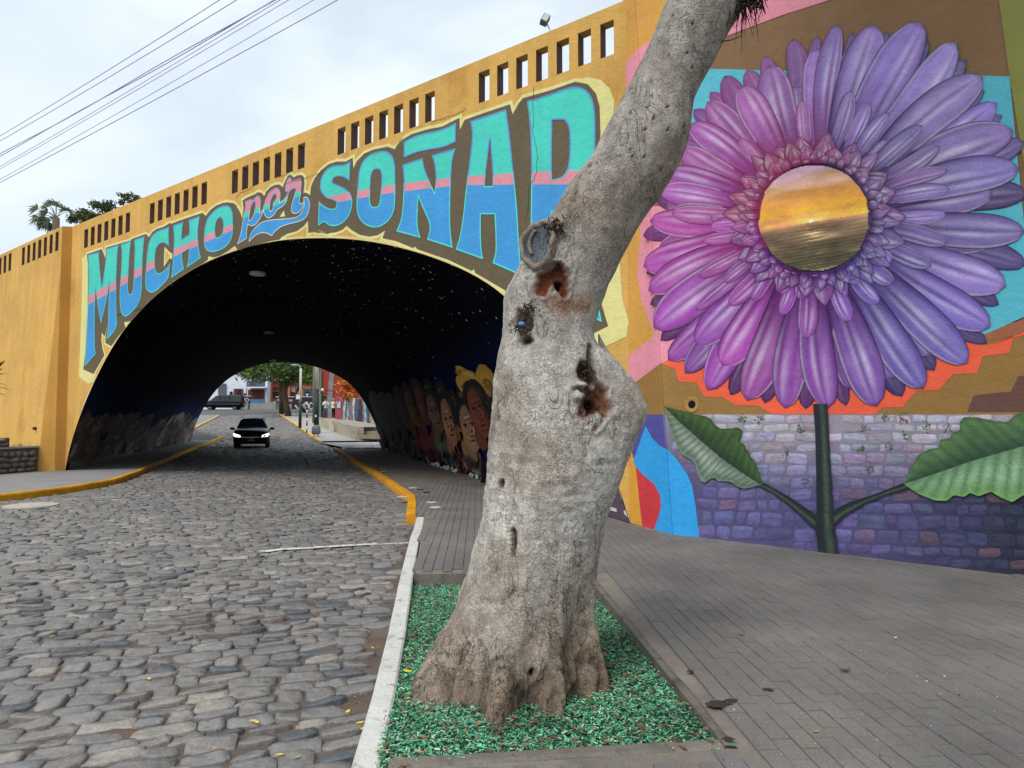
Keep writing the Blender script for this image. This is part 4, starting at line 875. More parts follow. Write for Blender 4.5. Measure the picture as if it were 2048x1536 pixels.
Fc = [q for q in ((i * nv + j, i * nv + j + 1, (i + 1) * nv + j + 1, (i + 1) * nv + j) for i in range(nu - 1) for j in range(nv - 1)) if ins[q[0]] and ins[q[2]]]
PL[0] += 8; b.add(wl(P, .009 + PL[0] * .00007), Fc, np.array(Cq)); PL[0] += 4; b.build('painted_sunset', PAINTV, mural)
for ring, (rr, k, w_) in enumerate(((180, 22, 42), (164, 28, 38), (149, 34, 30), (135, 42, 21))):
    for i in range(k):
        t = 2 * math.pi * (i + .5 * (ring % 2) + pr_.uniform(-.2, .2)) / k; petal(FC + np.array([math.cos(t), math.sin(t) * .93]) * (rr + pr_.uniform(-10, 12)), w_ * pr_.uniform(.75, 1.3), 'c', 111 + pr_.uniform(-3, 4))
PB.build('painted_petals', PAINTV, mural)
# stem, branches, leaves
def resamp(pts, n):
    q = np.array(pts, float); cum = np.r_[0, np.cumsum(np.linalg.norm(np.diff(q, axis=0), axis=1))]; t = np.linspace(0, cum[-1], n); return np.stack([np.interp(t, cum, q[:, 0]), np.interp(t, cum, q[:, 1])], 1)
def strip(name, a, c, d, fn, nu=50, nv=9):
    a, c = resamp(a, nu), resamp(c, nu); P = []; Cq = []
    for i in range(nu):
        for j in range(nv): v_ = j / (nv - 1); P.append(a[i] * (1 - v_) + c[i] * v_); Cq.append(fn(i / (nu - 1), v_))
    b = MB(); b.grid(wl(P, d), nu, nv, np.clip(np.array(Cq), 0, 1)); return b.build(name, PAINTV, mural)
Z6, Z7 = (1320, 800, 4.8), (1660, 800, 4.265); r = random.Random(2)
dkg, mdg, ltg = np.array(lin((34, 40, 46))), np.array(lin((74, 92, 72))), np.array(lin((120, 140, 110)))
def stemc(u, v_): return (dkg * (1 - .8 * math.exp(-((v_ - .62) / .16) ** 2)) + mdg * .8 * math.exp(-((v_ - .62) / .16) ** 2)) * (1 + r.gauss(0, .12))
strip('painted_stem', zp(*Z6, [(1478, 40), (1498, 300), (1508, 700), (1512, 1080), (1500, 1230), (1515, 1330), (1528, 1470)]), zp(*Z6, [(1615, 40), (1640, 500), (1668, 950), (1668, 1100), (1690, 1250), (1710, 1350), (1725, 1490)]), .0305, stemc)
strip('painted_stem', zp(*Z6, [(990, 785), (1150, 870), (1300, 960), (1520, 1110), (1560, 1130)]), zp(*Z6, [(958, 828), (1100, 900), (1250, 1010), (1440, 1190), (1540, 1270)]), .0295, stemc)
strip('painted_stem', zp(*Z7, [(635, 706), (400, 798), (150, 880), (20, 945)]), zp(*Z7, [(675, 758), (500, 805), (300, 885), (120, 1000), (20, 1090)]), .0295, stemc)
def leafc(lo, hi, veins, edge, sheen=0.):
    def fn(u, v_):
        s_ = u * veins + v_ * 1.2; k = (s_ % 1); c = lo * (1 - v_ * .75) + hi * v_ * .75; c = c * (.78 + .4 * math.sin(math.pi * k)) * (1 + r.gauss(0, .05))
        c = c + np.array(lin((190, 200, 190))) * sheen * max(0, math.sin(math.pi * k)) * math.exp(-((v_ - .45) / .3) ** 2) * math.exp(-((u - .45) / .35) ** 2)
        if v_ > .97: c = c * .4 + edge * .6
        return c
    return fn
mid = zp(*Z6, [(52, 66), (200, 215), (400, 390), (600, 560), (800, 700), (980, 815)])
strip('painted_leaf', mid, zp(*Z6, [(52, 62), (200, 100), (330, 135), (440, 155), (500, 185), (540, 240), (590, 275), (680, 275), (760, 265), (800, 290), (795, 330), (770, 380), (780, 410), (825, 425), (830, 470), (865, 495), (870, 535), (915, 580), (945, 650), (975, 740), (1005, 798), (982, 815)]), .0315, leafc(np.array(lin((34, 56, 38))), np.array(lin((74, 104, 52))), 15, np.array(lin((30, 44, 34)))), 90)
strip('painted_leaf', mid, zp(*Z6, [(54, 68), (90, 200), (130, 330), (170, 440), (220, 520), (310, 570), (350, 620), (370, 700), (400, 770), (440, 795), (490, 755), (540, 745), (570, 780), (620, 775), (690, 785), (720, 800), (760, 835), (820, 850), (890, 835), (975, 816)]), .0318, leafc(np.array(lin((98, 112, 98))), np.array(lin((76, 102, 80))), 22, np.array(lin((130, 156, 130))), .4), 110)
mid = zp(*Z7, [(640, 716), (900, 630), (1200, 525), (1655, 393), (2000, 290), (2350, 190)])
strip('painted_leaf', mid, zp(*Z7, [(640, 714), (690, 590), (760, 470), (850, 420), (940, 405), (940, 340), (1030, 325), (1045, 280), (1120, 260), (1110, 190), (1150, 145), (1270, 150), (1400, 180), (1520, 190), (1580, 130), (1655, 100), (1900, 60), (2100, 100), (2350, 190)]), .0315, leafc(np.array(lin((44, 70, 54))), np.array(lin((100, 134, 82))), 17, np.array(lin((44, 74, 48)))), 110)
strip('painted_leaf', mid, zp(*Z7, [(645, 722), (760, 800), (900, 855), (1000, 860), (1060, 810), (1150, 825), (1200, 790), (1270, 820), (1380, 780), (1460, 830), (1560, 870), (1655, 810), (1800, 760), (2000, 560), (2350, 190)]), .0318, leafc(np.array(lin((98, 134, 98))), np.array(lin((104, 148, 88))), 15, np.array(lin((130, 176, 90))), .3), 110)
# little painted weeds in the joints
b = MB(); r = random.Random(13)
for cx, cy in zp(*Z6, [(795, 185), (955, 185), (1358, 285), (1230, 520), (1400, 780)]) + zp(*Z7, [(475, 160), (625, 160), (300, 250), (650, 310), (825, 230), (285, 420), (500, 390), (345, 590), (1000, 240)]):
    for _ in range(26):
        a = r.uniform(0, 6.28); l_ = r.uniform(2, 7); x, y = cx + r.gauss(0, 4), cy + r.gauss(0, 4); dx, dy = math.cos(a) * l_, math.sin(a) * l_
        q = [(x, y), (x + dx * .5 - dy * .22, y + dy * .5 + dx * .22), (x + dx, y + dy), (x + dx * .5 + dy * .22, y + dy * .5 - dx * .22)]; b.add(wl(q, .0078 + r.random() * .0004), [(0, 1, 2, 3)], np.array(lin((70, 98, 64))) * r.uniform(.6, 1.3))
b.build('painted_weeds', PAINTV, mural)['kind'] = 'stuff'
# drain hole: a flared plaster collar and the dark pipe mouth
hc_ = wl([(1384, 809)], 0)[0]; tx = wdir; ty = np.cross(wn, tx); b = MB(); n = 24
V = []; 
for rr, dd in ((.105, .001), (.1, .012), (.075, .010), (.052, .004)): V += [hc_ + (tx * math.cos(t) + ty * math.sin(t)) * rr + wn * (dd + .001) for t in [2 * math.pi * i / n for i in range(n)]]
b.grid(V, 4, n, None, 0, True); dr = b.build('drain_collar', paint(176, 136, 74), mural)
b = MB(); V = [hc_ + (tx * math.cos(t) + ty * math.sin(t)) * rr + wn * .0052 for rr in (.053, .0005) for t in [2 * math.pi * i / n for i in range(n)]]; b.grid(V, 2, n, None, 0, True); b.build('drain_mouth', M('drain_dark', S(14, 12, 12), bump=0, var=0), mural)
# ================================================================ mural inside the tunnel
GA, GU = np.meshgrid(np.linspace(60, 96, 220), np.linspace(0, 1, 320), indexing='ij')
def vgrid(a, u):
    a = a.ravel(); u = u.ravel(); i = np.clip(a.astype(int), 0, len(ARC) - 2); f_ = (a - i)[:, None]; sz_ = ARC[i] * (1 - f_) + ARC[i + 1] * f_
    q = Lb[None] + e_[None] * sz_[:, :1] + d2[None] * ((28.9 - 2.7 * sz_[:, :1] / BW) * u[:, None]); q[:, 2] = SWZ + (sz_[:, 1] - SWZ) * (1 - (1 - ZS) * u); return q
VR = vgrid(GA, GU); VRp = proj(VR); VRn = np.cross(VR.reshape(220, 320, 3)[1:, :-1] - VR.reshape(220, 320, 3)[:-1, :-1], VR.reshape(220, 320, 3)[:-1, 1:] - VR.reshape(220, 320, 3)[:-1, :-1])
VRn = np.pad(VRn, ((0, 1), (0, 1), (0, 0)), 'edge').reshape(-1, 3); VRn /= np.linalg.norm(VRn, axis=1)[:, None] + 1e-12
VRn *= np.sign((VRn * (np.array([-8., 22, 2]) - VR)).sum(1))[:, None]
GA2, GU2 = np.meshgrid(np.linspace(0, 34, 220), np.linspace(0, 1, 320), indexing='ij'); VLg = vgrid(GA2, GU2); VLp = proj(VLg)
VLn = np.cross(VLg.reshape(220, 320, 3)[1:, :-1] - VLg.reshape(220, 320, 3)[:-1, :-1], VLg.reshape(220, 320, 3)[:-1, 1:] - VLg.reshape(220, 320, 3)[:-1, :-1]); VLn = np.pad(VLn, ((0, 1), (0, 1), (0, 0)), 'edge').reshape(-1, 3); VLn /= np.linalg.norm(VLn, axis=1)[:, None] + 1e-12
VLn *= np.sign((VLn * (np.array([-10., 26, 2]) - VLg)).sum(1))[:, None]
from mathutils.kdtree import KDTree
def _kd(Gp):
    k = KDTree(len(Gp))
    for i, p in enumerate(Gp): k.insert((p[0], p[1], 0), i)
    k.balance(); return k
KR, KL = _kd(VRp), _kd(VLp)
def onvault(pts, d, right=True):
    K, G, Gn = (KR, VR, VRn) if right else (KL, VLg, VLn); ix = [K.find((p[0], p[1], 0))[1] for p in pts]
    return G[ix] + Gn[ix] * d
def vell(b, c, rx, ry, tilt, d, col, right=True, n=18, k0=.75):
    """painted ellipse, lighter towards one side"""
    t = math.radians(tilt); ct, st_ = math.cos(t), math.sin(t); P = [c]; Cq = [np.array(col)]
    for rho in (.5, 1.):
        for i in range(n):
            a = 2 * math.pi * i / n; x, y = rx * rho * math.cos(a), ry * rho * math.sin(a); P.append((c[0] + x * ct - y * st_, c[1] + x * st_ + y * ct)); Cq.append(np.array(col) * (1 - (1 - k0) * rho * (.5 + .5 * math.cos(a + .7))))
    V = onvault(P, d, right); F_ = [(0, 1 + i, 1 + (i + 1) % n) for i in range(n)] + [(1 + i, 1 + n + i, 1 + n + (i + 1) % n, 1 + (i + 1) % n) for i in range(n)]
    b.add(V, F_, np.clip(Cq, 0, 1))
Z8 = (700, 700, 5.12); b = MB()
def z8(x, y): return (700 + x / 5.12, 700 + y / 5.12)
lay = [.004]
def E8(x, y, rx, ry, tilt, col, k0=.6): lay[0] += .00018; vell(b, z8(x, y), rx / 5.12, ry / 5.12, tilt, lay[0], np.array(lin(col)), True, 18, k0)
# robes along the foot of the wall
for x, y, rx, ry, c in ((420, 900, 120, 130, (78, 76, 74)), (560, 950, 90, 140, (74, 70, 66)), (680, 1010, 60, 100, (74, 100, 92)), (770, 950, 90, 200, (122, 48, 66)), (880, 1000, 60, 170, (112, 62, 44)), (930, 960, 55, 210, (96, 110, 88)), (1040, 1090, 70, 130, (60, 92, 92)), (1130, 1160, 90, 120, (146, 58, 66)), (1230, 1120, 50, 110, (92, 106, 70)), (1330, 1190, 90, 90, (150, 164, 140)), (1210, 1000, 60, 130, (170, 120, 60))): E8(x, y, rx, ry, -14, c)
r8 = random.Random(77)
def face8(x, y, rx, ry, tilt, skin, hair, far=1.):
    skin = tuple(int(q * .88) for q in skin); rx *= 1.02; t = math.radians(tilt); up = (math.sin(t), -math.cos(t))
    E8(x + up[0] * ry * .35 + 8, y + up[1] * ry * .45, rx * 1.45, ry * .85, tilt, hair); E8(x, y, rx, ry, tilt, skin, .55)
    E8(x + rx * .25, y + ry * .95, rx * .62, ry * .5, tilt, tuple(int(q * .9) for q in skin))
    E8(x, y + .12 * ry, rx * .92, ry * .86, tilt, skin, .5)
    dk = tuple(int(q * .22) for q in skin); md = tuple(int(q * .6) for q in skin); lt2 = tuple(min(255, int(q * 1.2)) for q in skin); rl = lambda u, v_: (x + u * rx * math.cos(t) - v_ * ry * math.sin(t), y + u * rx * math.sin(t) + v_ * ry * math.cos(t))
    for u, v_, a1, b1, cc_ in ((.72, .0, .16, .55, md), (.62, .35, .14, .4, md), (-.72, .1, .08, .5, lt2), (0, -.45, .4, .08, lt2), (.05, -.36, .5, .03, md), (.0, .74, .4, .05, md), (.05, .62, .2, .04, lt2), (.45, .12, .16, .16, lt2), (-.12, .1, .04, .26, md), (.3, 1.2, .12, .3, md), (.9, -.35, .12, .4, hair), (.75, -.7, .3, .14, (44, 38, 44))):
        q = rl(u, v_); E8(*q, rx * a1, ry * b1, tilt + r8.uniform(-6, 6), cc_)
    for u in (-.38, .42):
        q = rl(u, -.18); E8(*q, rx * .27, ry * .045, tilt + 8, dk); q = rl(u, -.10); E8(*q, rx * .2, ry * .035, tilt, (140, 124, 108)); E8(*q, rx * .09, ry * .034, tilt, (20, 14, 12))
    q = rl(-.02, .14); E8(*q, rx * .07, ry * .2, tilt, tuple(min(255, int(q_ * 1.28)) for q_ in skin)); q = rl(.1, .34); E8(*q, rx * .2, ry * .035, tilt, dk)
    q = rl(.02, .52); E8(*q, rx * .34, ry * .05, tilt, tuple(int(a_ * b_) for a_, b_ in zip(skin, (.62, .3, .3)))); q = rl(-.3, .3); E8(*q, rx * .16, ry * .12, tilt, tuple(min(255, int(q_ * 1.18)) for q_ in skin))
for a_ in ((520, 540, 34, 150, -22, (70, 58, 50), (20, 18, 20)), (610, 500, 36, 150, -22, (96, 70, 46), (16, 14, 14)), (700, 470, 38, 160, -21, (104, 60, 50), (18, 14, 22)), (830, 500, 44, 170, -20, (120, 84, 60), (14, 12, 16)), (960, 520, 46, 170, -18, (104, 72, 56), (12, 14, 22)), (1190, 590, 50, 190, -17, (130, 84, 50), (14, 12, 14))): face8(*a_)
for a_ in ((300, 640, 40, 190, -24, (66, 62, 60), (34, 34, 36)), (390, 660, 46, 200, -22, (76, 66, 62), (40, 38, 40)), (470, 650, 40, 190, -22, (70, 64, 60), (30, 30, 34)), (560, 640, 46, 200, -21, (88, 72, 60), (24, 22, 22)), (650, 590, 42, 210, -21, (128, 92, 48), (18, 14, 12)), (760, 560, 46, 220, -20, (130, 62, 58), (30, 20, 34)), (890, 640, 62, 210, -20, (132, 98, 82), (18, 16, 20)), (1105, 640, 48, 200, -18, (164, 104, 44), (16, 12, 14)), (1040, 730, 62, 260, -14, (190, 128, 96), (20, 20, 30)), (1255, 790, 84, 260, -15, (176, 134, 104), (18, 16, 16))): face8(*a_)
E8(1260, 260, 60, 170, -62, (150, 112, 40)); E8(1215, 215, 36, 120, -58, (186, 150, 74)); E8(1425, 270, 90, 150, -25, (168, 126, 40)); E8(1450, 360, 50, 90, -25, (120, 84, 30))
E8(1310, 400, 235, 100, 38, (176, 134, 54)); E8(1320, 415, 205, 78, 38, (84, 58, 30)); face8(1350, 620, 84, 280, -19, (132, 66, 48), (16, 12, 14))
for a_ in ((1600, 800, 90, 300, -14, (150, 104, 80), (22, 18, 20)), (1790, 850, 96, 320, -12, (176, 128, 92), (18, 16, 16)), (2010, 890, 106, 340, -11, (122, 70, 56), (14, 12, 16)), (2250, 950, 116, 370, -10, (168, 116, 84), (20, 18, 26)), (2500, 1010, 120, 380, -9, (140, 90, 66), (16, 14, 14))): face8(*a_)
for _ in range(260):                                       # folds of the painted robes
    x = r8.uniform(300, 2600); y = 1000 + (x - 300) * (.20 if x < 1420 else .235) + r8.uniform(-90, 20); E8(x, y, r8.uniform(4, 10), r8.uniform(26, 80), r8.uniform(-30, 4), r8.choice([(40, 30, 40), (120, 44, 60), (60, 84, 84), (150, 128, 100), (92, 60, 44), (30, 30, 36), (104, 112, 92)]))
for _ in range(26):
    x = random.uniform(880, 1420); y = 1165 + (x - 880) * .235 + random.uniform(-28, 14); E8(x, y, random.uniform(6, 34), random.uniform(8, 22), random.uniform(-40, 40), (206, 206, 204), .95)
b.build('painted_faces', M('tunnel_mural_paint', attr=True, rough=.7, var=.12, vs=8, bump=.25, bs=30, fine=.08), bridge)
# peeling paint next to the right pilaster
b = MB(); pl_ = tr(ZG, [(20, 1010), (165, 1000), (176, 1385), (30, 1345)])
V = onvault(pl_, .006); b.add(V, [(0, 1, 2, 3)], np.array(lin((104, 86, 100))))
V = onvault(tr(ZG, [(150, 1030), (172, 1020), (172, 1210), (155, 1215), (135, 1080)]), .008); b.add(V, [tuple(range(5))], np.array(lin((72, 62, 130))))
for c in ([(112, 1170), (128, 1185), (142, 1200), (128, 1222), (132, 1240), (100, 1262), (92, 1318), (60, 1302), (78, 1240), (98, 1180)], [(140, 1245), (172, 1210), (174, 1262), (160, 1258), (148, 1268)], [(132, 1310), (158, 1300), (174, 1300), (172, 1340), (142, 1330)]):
    V = onvault(tr(ZG, c), .010); P, T = tess([[(p[0], p[1]) for p in tr(ZG, c)]]); b.add(V, T, np.array(lin((226, 224, 220))))
b.build('peeling_paint', PAINTV, bridge)
# left wall: dim crowd of long strokes
b = MB(); r = random.Random(31); lay = [.004]
for i in range(190):
    u = (i % 95) / 95; x = 150 + 235 * u + r.uniform(-8, 8); foot = 938 - (x - 130) * .236; h_ = (100 - 55 * u); y = foot - r.uniform(.1, .95) * h_
    c = r.choice([(84, 76, 72), (100, 92, 88), (74, 58, 54), (124, 116, 110), (50, 46, 50), (100, 80, 72), (98, 64, 56), (70, 78, 84), (132, 124, 118), (60, 56, 58)]); lay[0] += .0001
    vell(b, (x, y), r.uniform(3, 9) * (1 - .4 * u), r.uniform(14, 30) * (1 - .35 * u), r.uniform(24, 44), lay[0], np.array(lin(c)) * 1.5, False, 12)
b.build('painted_crowd', M('tunnel_mural_left', attr=True, rough=.7, var=.15, vs=8, bump=.25, bs=30), bridge)['kind'] = 'stuff'

# ================================================================ the tree
tree = empty('leaning_tree', (0, 4.25, 0)); tree.location = (0, 0, 0)
tag(tree, 'thick pale barked tree trunk leaning right out of the green mulch bed', 'tree')
TY = 4.28
lt = [(-900, 1640), (-500, 1500), (-200, 1408), (0, 1331), (23, 1321), (94, 1293), (152, 1264), (211, 1235), (270, 1205), (323, 1176), (370, 1138), (440, 1092), (480, 1068), (520, 1046), (560, 1023), (591, 1006), (634, 1006), (681, 1003), (712, 997), (771, 991), (810, 989), (888, 980), (950, 976), (1019, 966), (1071, 953), (1129, 936), (1191, 918), (1240, 903), (1267, 883), (1302, 858), (1343, 840), (1372, 834)]
rt = [(-900, 1790), (-500, 1660), (-200, 1565), (0, 1485), (32, 1469), (65, 1452), (94, 1440), (138, 1422), (191, 1396), (235, 1381), (305, 1364), (346, 1346), (390, 1320), (449, 1282), (517, 1241), (568, 1214), (623, 1192), (666, 1184), (690, 1190), (712, 1228), (767, 1269), (822, 1292), (849, 1284), (904, 1261), (959, 1236), (1019, 1215), (1064, 1201), (1122, 1191), (1174, 1183), (1226, 1180), (1267, 1184), (1298, 1195), (1330, 1200), (1372, 1200)]
NR, NS = 430, 280; yy = np.concatenate([np.linspace(-900, -20, 60), np.linspace(-15, 1372, NR - 60)])
lx = np.interp(yy, *zip(*lt)); rx = np.interp(yy, *zip(*rt))
sm = lambda v_, k: np.convolve(np.pad(v_, k, 'edge'), np.ones(2 * k + 1) / (2 * k + 1), 'valid')
lx, rx = sm(lx, 3), sm(rx, 3); rxs = np.interp(yy, *zip(*[q for q in rt if not 690 <= q[0] <= 904])); rxs = sm(rxs, 8)
th_ = np.linspace(0, 2 * np.pi, NS, endpoint=False)
Pl = np.array([atY(x, y, TY) for x, y in zip(lx, yy)]); Pr = np.array([atY(x, y, TY) for x, y in zip(rx, yy)]); Ps = np.array([atY(x, y, TY) for x, y in zip(rxs, yy)])
zr = Pl[:, 2]; zr = np.maximum.accumulate(zr[::-1])[::-1]
cx = (Pl[:, 0] + Pr[:, 0]) / 2; a_ = (Pr[:, 0] - Pl[:, 0]) / 2; bdep = (Ps[:, 0] - Pl[:, 0]) / 2 * .93
base_f = np.clip((.72 - zr) / .72, 0, 1) ** 1.35
ct, st_ = np.cos(th_), np.sin(th_)
deg = np.degrees(th_); lob = np.zeros(NS)
for c0, w0, h0 in ((212, 19, 1.0), (263, 10, 1.0), (297, 9, .75), (338, 13, .9), (180, 20, .4), (12, 18, .5), (120, 20, .6), (70, 20, .6)):
    dd = (deg - c0 + 180) % 360 - 180; lob = np.maximum(lob, h0 * np.exp(-(dd / w0) ** 2))
lob = (lob - .45)
mulr = 1 + base_f[:, None] * lob[None] * .46
X = cx[:, None] + a_[:, None] * ct[None] * np.where(abs(ct)[None] > .93, 1, mulr); Y = TY + bdep[:, None] * st_[None] * mulr * (1 + base_f[:, None] * .18); Z = np.repeat(zr[:, None], NS, 1)
P = np.stack([X, Y, Z], 2).reshape(-1, 3); nrm = np.stack([np.repeat(ct[None], NR, 0), np.repeat(st_[None], NR, 0), np.zeros((NR, NS))], 2).reshape(-1, 3)
pp_ = proj(P); front = P[:, 1] < TY - .02; bf = np.repeat(base_f, NS)
rid = lambda v_: 1 - 2 * np.abs(v_)
d0 = .020 * fbm(P * np.array([3.6, 3.6, 2.2]), 2, 1)
fis = rid(fbm(P * np.array([9, 9, 2.2]), 3, 7)); d1 = -.030 * np.clip(fis - .4, 0, 1) * (.12 + bf * 2.2)
wr_ = fbm(P * np.array([10, 10, 34]), 3, 12); mid_f = np.clip(1 - abs(P[:, 2] - 1.15) / 1.1, 0, 1); d2_ = .0035 * wr_ * (.3 + mid_f)
d3 = .0028 * fbm(P * 42, 3, 21) * (.5 + mid_f * .5 + bf)
lump = .03 * np.clip(fbm(P * 6.5, 2, 33) - .15, 0, 1) * (.3 + bf * 1.2)
disp = d0 + d1 + d2_ + d3 + lump
light, grey, brn = np.array(S(196, 189, 179)), np.array(S(164, 157, 148)), np.array(S(137, 120, 104))
hh = P[:, 2]; k_up = np.clip((hh - 2.0) / .9, 0, 1)[:, None]; k_lo = np.clip((.95 - hh + .25 * fbm(P * 2.5, 3, 50)) / .8, 0, 1)[:, None]
col = light * (1 - k_up) + grey * k_up; col = col * (1 - k_lo) + brn * k_lo
col = col * (1 + .14 * fbm(P * np.array([5, 5, 1.1]), 3, 61) + .16 * fbm(P * np.array([16, 16, 9]), 3, 66))[:, None]
col = col * (1 + np.clip((d1 + d2_ + d3) * 22, -.42, .22))[:, None]                # bark colour darker in the cracks, paler on the raised parts
blo = fbm(P * np.array([3.4, 3.4, 2.4]), 4, 91)[:, None]; mf = np.clip(1 - abs(hh - 1.25) / .9, 0, 1)[:, None]
kw = np.clip(blo - .10, 0, .8) * mf; col = col * (1 - kw) + np.array(S(222, 218, 211)) * kw; kb = np.clip(-blo - .15, 0, .7); col = col * (1 - kb) + np.array(S(150, 135, 121)) * kb
stain = np.clip(fbm(P * np.array([3, 3, 1.4]), 4, 77) - .28, 0, 1)[:, None]; col = col * (1 - stain * .7) + np.array(S(112, 88, 70)) * stain * .7
def spot(px, py, rx_, ry_, depth, c_out, c_in, rag=.35, rim=0.):
    global disp, col
    r_ = np.sqrt(((pp_[:, 0] - px) / rx_) ** 2 + ((pp_[:, 1] - py) / ry_) ** 2); r_ = np.where(front, r_, 9.); nb = r_ < 2.6; r_[nb] += fbm(P[nb] * 13, 3, int(px)) * rag
    k = np.clip(1 - r_, 0, 1); disp = disp - depth * np.minimum(1, k * 2.2); 
    if rim: disp = disp + rim * np.exp(-((r_ - 1.15) / .22) ** 2)
    k1 = np.clip((1.05 - r_) * 3, 0, 1)[:, None]; k2 = np.clip((.5 - r_) * 4, 0, 1)[:, None]
    col = col * (1 - k1) + np.array(c_out) * k1; col = col * (1 - k2) + np.array(c_in) * k2
RUST, DK = S(118, 66, 46), S(30, 18, 14)
spot(1120, 602, 46, 34, .0, S(176, 154, 140), S(162, 130, 114), .9)
spot(1108, 560, 38, 34, .06, RUST, S(92, 50, 34), .6, .012); spot(1120, 572, 14, 15, .05, S(62, 32, 22), DK, .5)
spot(1184, 800, 34, 42, .055, S(118, 80, 60), S(78, 44, 32), .65, .012); spot(1186, 816, 15, 18, .05, S(50, 26, 18), DK, .3); spot(1172, 745, 20, 20, .05, S(82, 62, 50), S(46, 34, 28), .5)
spot(1184, 735, 10, 62, .055, S(120, 106, 94), S(62, 48, 40), .3, .0); 
spot(1042, 640, 22, 26, .03, S(92, 78, 68), S(52, 42, 36), .5); spot(1052, 680, 16, 12, .02, S(100, 76, 62), DK, .5)
spot(1029, 1085, 5, 26, .035, S(120, 106, 92), S(52, 40, 32), .5, .006); spot(1003, 968, 6, 9, .03, S(90, 78, 68), DK, .3); spot(1063, 1346, 7, 12, .05, S(76, 60, 48), DK, .5)
for x, y in [(1345, 30), (1385, 46), (1376, 103), (1296, 216), (1332, 216), (1262, 226), (1330, 262), (1361, 255), (1362, 268), (1225, 315), (1289, 313), (1265, 313), (1204, 270), (1290, 260), (1306, 240), (1390, 130), (1338, 110), (1230, 215), (1180, 330), (1150, 385), (1320, 340), (1260, 300)] :
    spot(x, y, random.uniform(2.2, 4.6), random.uniform(2.2, 4.4), .012, S(112, 104, 96), DK, .3, .003)
b1 = np.exp(-(((pp_[:, 0] - 1330) / 60) ** 2 + ((pp_[:, 1] - 245) / 45) ** 2) ** 1) * front; disp = disp + .03 * b1          # swollen knot high on the trunk
P = P + nrm * disp[:, None]; P[:, 2] = np.where(P[:, 2] < .06, P[:, 2] - .05, P[:, 2])
b = MB(); b.grid(P, NR, NS, np.clip(col, .01, .9), 0, True); b.f = [q[::-1] for q in b.f]
m_bark = M('bark', attr=True, rough=.9, var=.22, vs=13, bump=.7, bs=62, bd=.010, fine=.13, spec=.15, b2=1.2, b2s=15)
def bark_lines(m):
    """fine dark squiggles and pale flakes of the bark, in colour and relief"""
    t = m.node_tree; K = t.links.new; bs = t.nodes['Principled BSDF']; bn = next(n for n in t.nodes if n.type == 'BUMP'); src = bs.inputs['Base Color'].links[0].from_socket; hs = bn.inputs['Height'].links[0].from_socket
    pos = next(n for n in t.nodes if n.type == 'NEW_GEOMETRY').outputs['Position']; acc = src; hacc = hs
    for sc, (mx_, my_, mz_), wd, dk, dist in ((15, (1, 1, 1.7), .030, .38, 2.2), (36, (1, 1, 1.2), .036, .50, 1.6), (9, (1, 1, .28), .018, .34, 1.0)):
        mp_ = N(t, 'ShaderNodeMapping'); mp_.inputs['Scale'].default_value = (mx_, my_, mz_); K(pos, mp_.inputs[0]); n = N(t, 'ShaderNodeTexNoise'); n.inputs['Scale'].default_value = sc; n.inputs['Detail'].default_value = 3; n.inputs['Distortion'].default_value = dist; K(mp_.outputs[0], n.inputs['Vector'])
        a = N(t, 'ShaderNodeMath', operation='SUBTRACT'); a.inputs[1].default_value = .5; K(n.outputs[0], a.inputs[0]); c = N(t, 'ShaderNodeMath', operation='ABSOLUTE'); K(a.outputs[0], c.inputs[0])
        r = N(t, 'ShaderNodeMapRange'); r.inputs[1].default_value = 0; r.inputs[2].default_value = wd; r.inputs[3].default_value = dk; r.inputs[4].default_value = 1; K(c.outputs[0], r.inputs[0])
        g2 = N(t, 'ShaderNodeTexNoise'); g2.inputs['Scale'].default_value = sc * .35; K(pos, g2.inputs['Vector']); gm = N(t, 'ShaderNodeMapRange'); gm.inputs[1].default_value = .42; gm.inputs[2].default_value = .58; K(g2.outputs[0], gm.inputs[0])   # lines come and go
        x = N(t, 'ShaderNodeMix', data_type='RGBA', blend_type='MULTIPLY'); K(gm.outputs[0], x.inputs[0]); K(acc, x.inputs[6]); K(r.outputs[0], x.inputs[7]); acc = x.outputs[2]
        h = N(t, 'ShaderNodeMath', operation='MULTIPLY_ADD'); h.inputs[1].default_value = .9; K(r.outputs[0], h.inputs[0]); K(hacc, h.inputs[2]); hacc = h.outputs[0]
    K(acc, bs.inputs['Base Color']); K(hacc, bn.inputs['Height'])
bark_lines(m_bark)
b.build('trunk', m_bark, tree, True)
# sawn branch stump with grey wound dressing
def frame(d): d = np.array(d, float); d /= np.linalg.norm(d); a = np.cross(d, (0, 0, 1.)); a /= np.linalg.norm(a); return d, a, np.cross(a, d)
o_ = atY(1080, 492, 4.085); dv, av, bv = frame((-.5, -.84, .18)); b = MB(); n = 36; V = []; Cq = []
prof = [(.135, -.05), (.132, -.01), (.128, .012), (.130, .03), (.124, .046), (.106, .050), (.094, .038), (.085, .032), (.04, .031), (.002, .031)]
for q, (rr, dd) in enumerate(prof):
    for i in range(n):
        t = 2 * math.pi * i / n; k = 1 + .07 * math.sin(3 * t + 1) + .04 * math.sin(7 * t); V.append(o_ + dv * dd + (av * math.cos(t) * .80 + bv * math.sin(t) * 1.05) * rr * 1.12 * k); Cq.append(np.array(S(150, 138, 124)) * (.85 + .3 * random.random()) if q < 6 else np.array(S(92, 98, 104)) * (.9 + .15 * random.random()))
b.grid(V, len(prof), n, np.array(Cq), 0, True); b.build('sawn_stump', m_bark, tree, True)
b = MB(); cpts = [o_ + dv * .040 + av * (.02 + .03 * math.sin(t * 3)) * 1. + bv * (.085 - .15 * t) for t in np.linspace(0, 1, 12)]; b.tube(cpts, .012, 6, np.array(S(146, 134, 120))); b.build('healing_ridge', m_bark, tree, True)
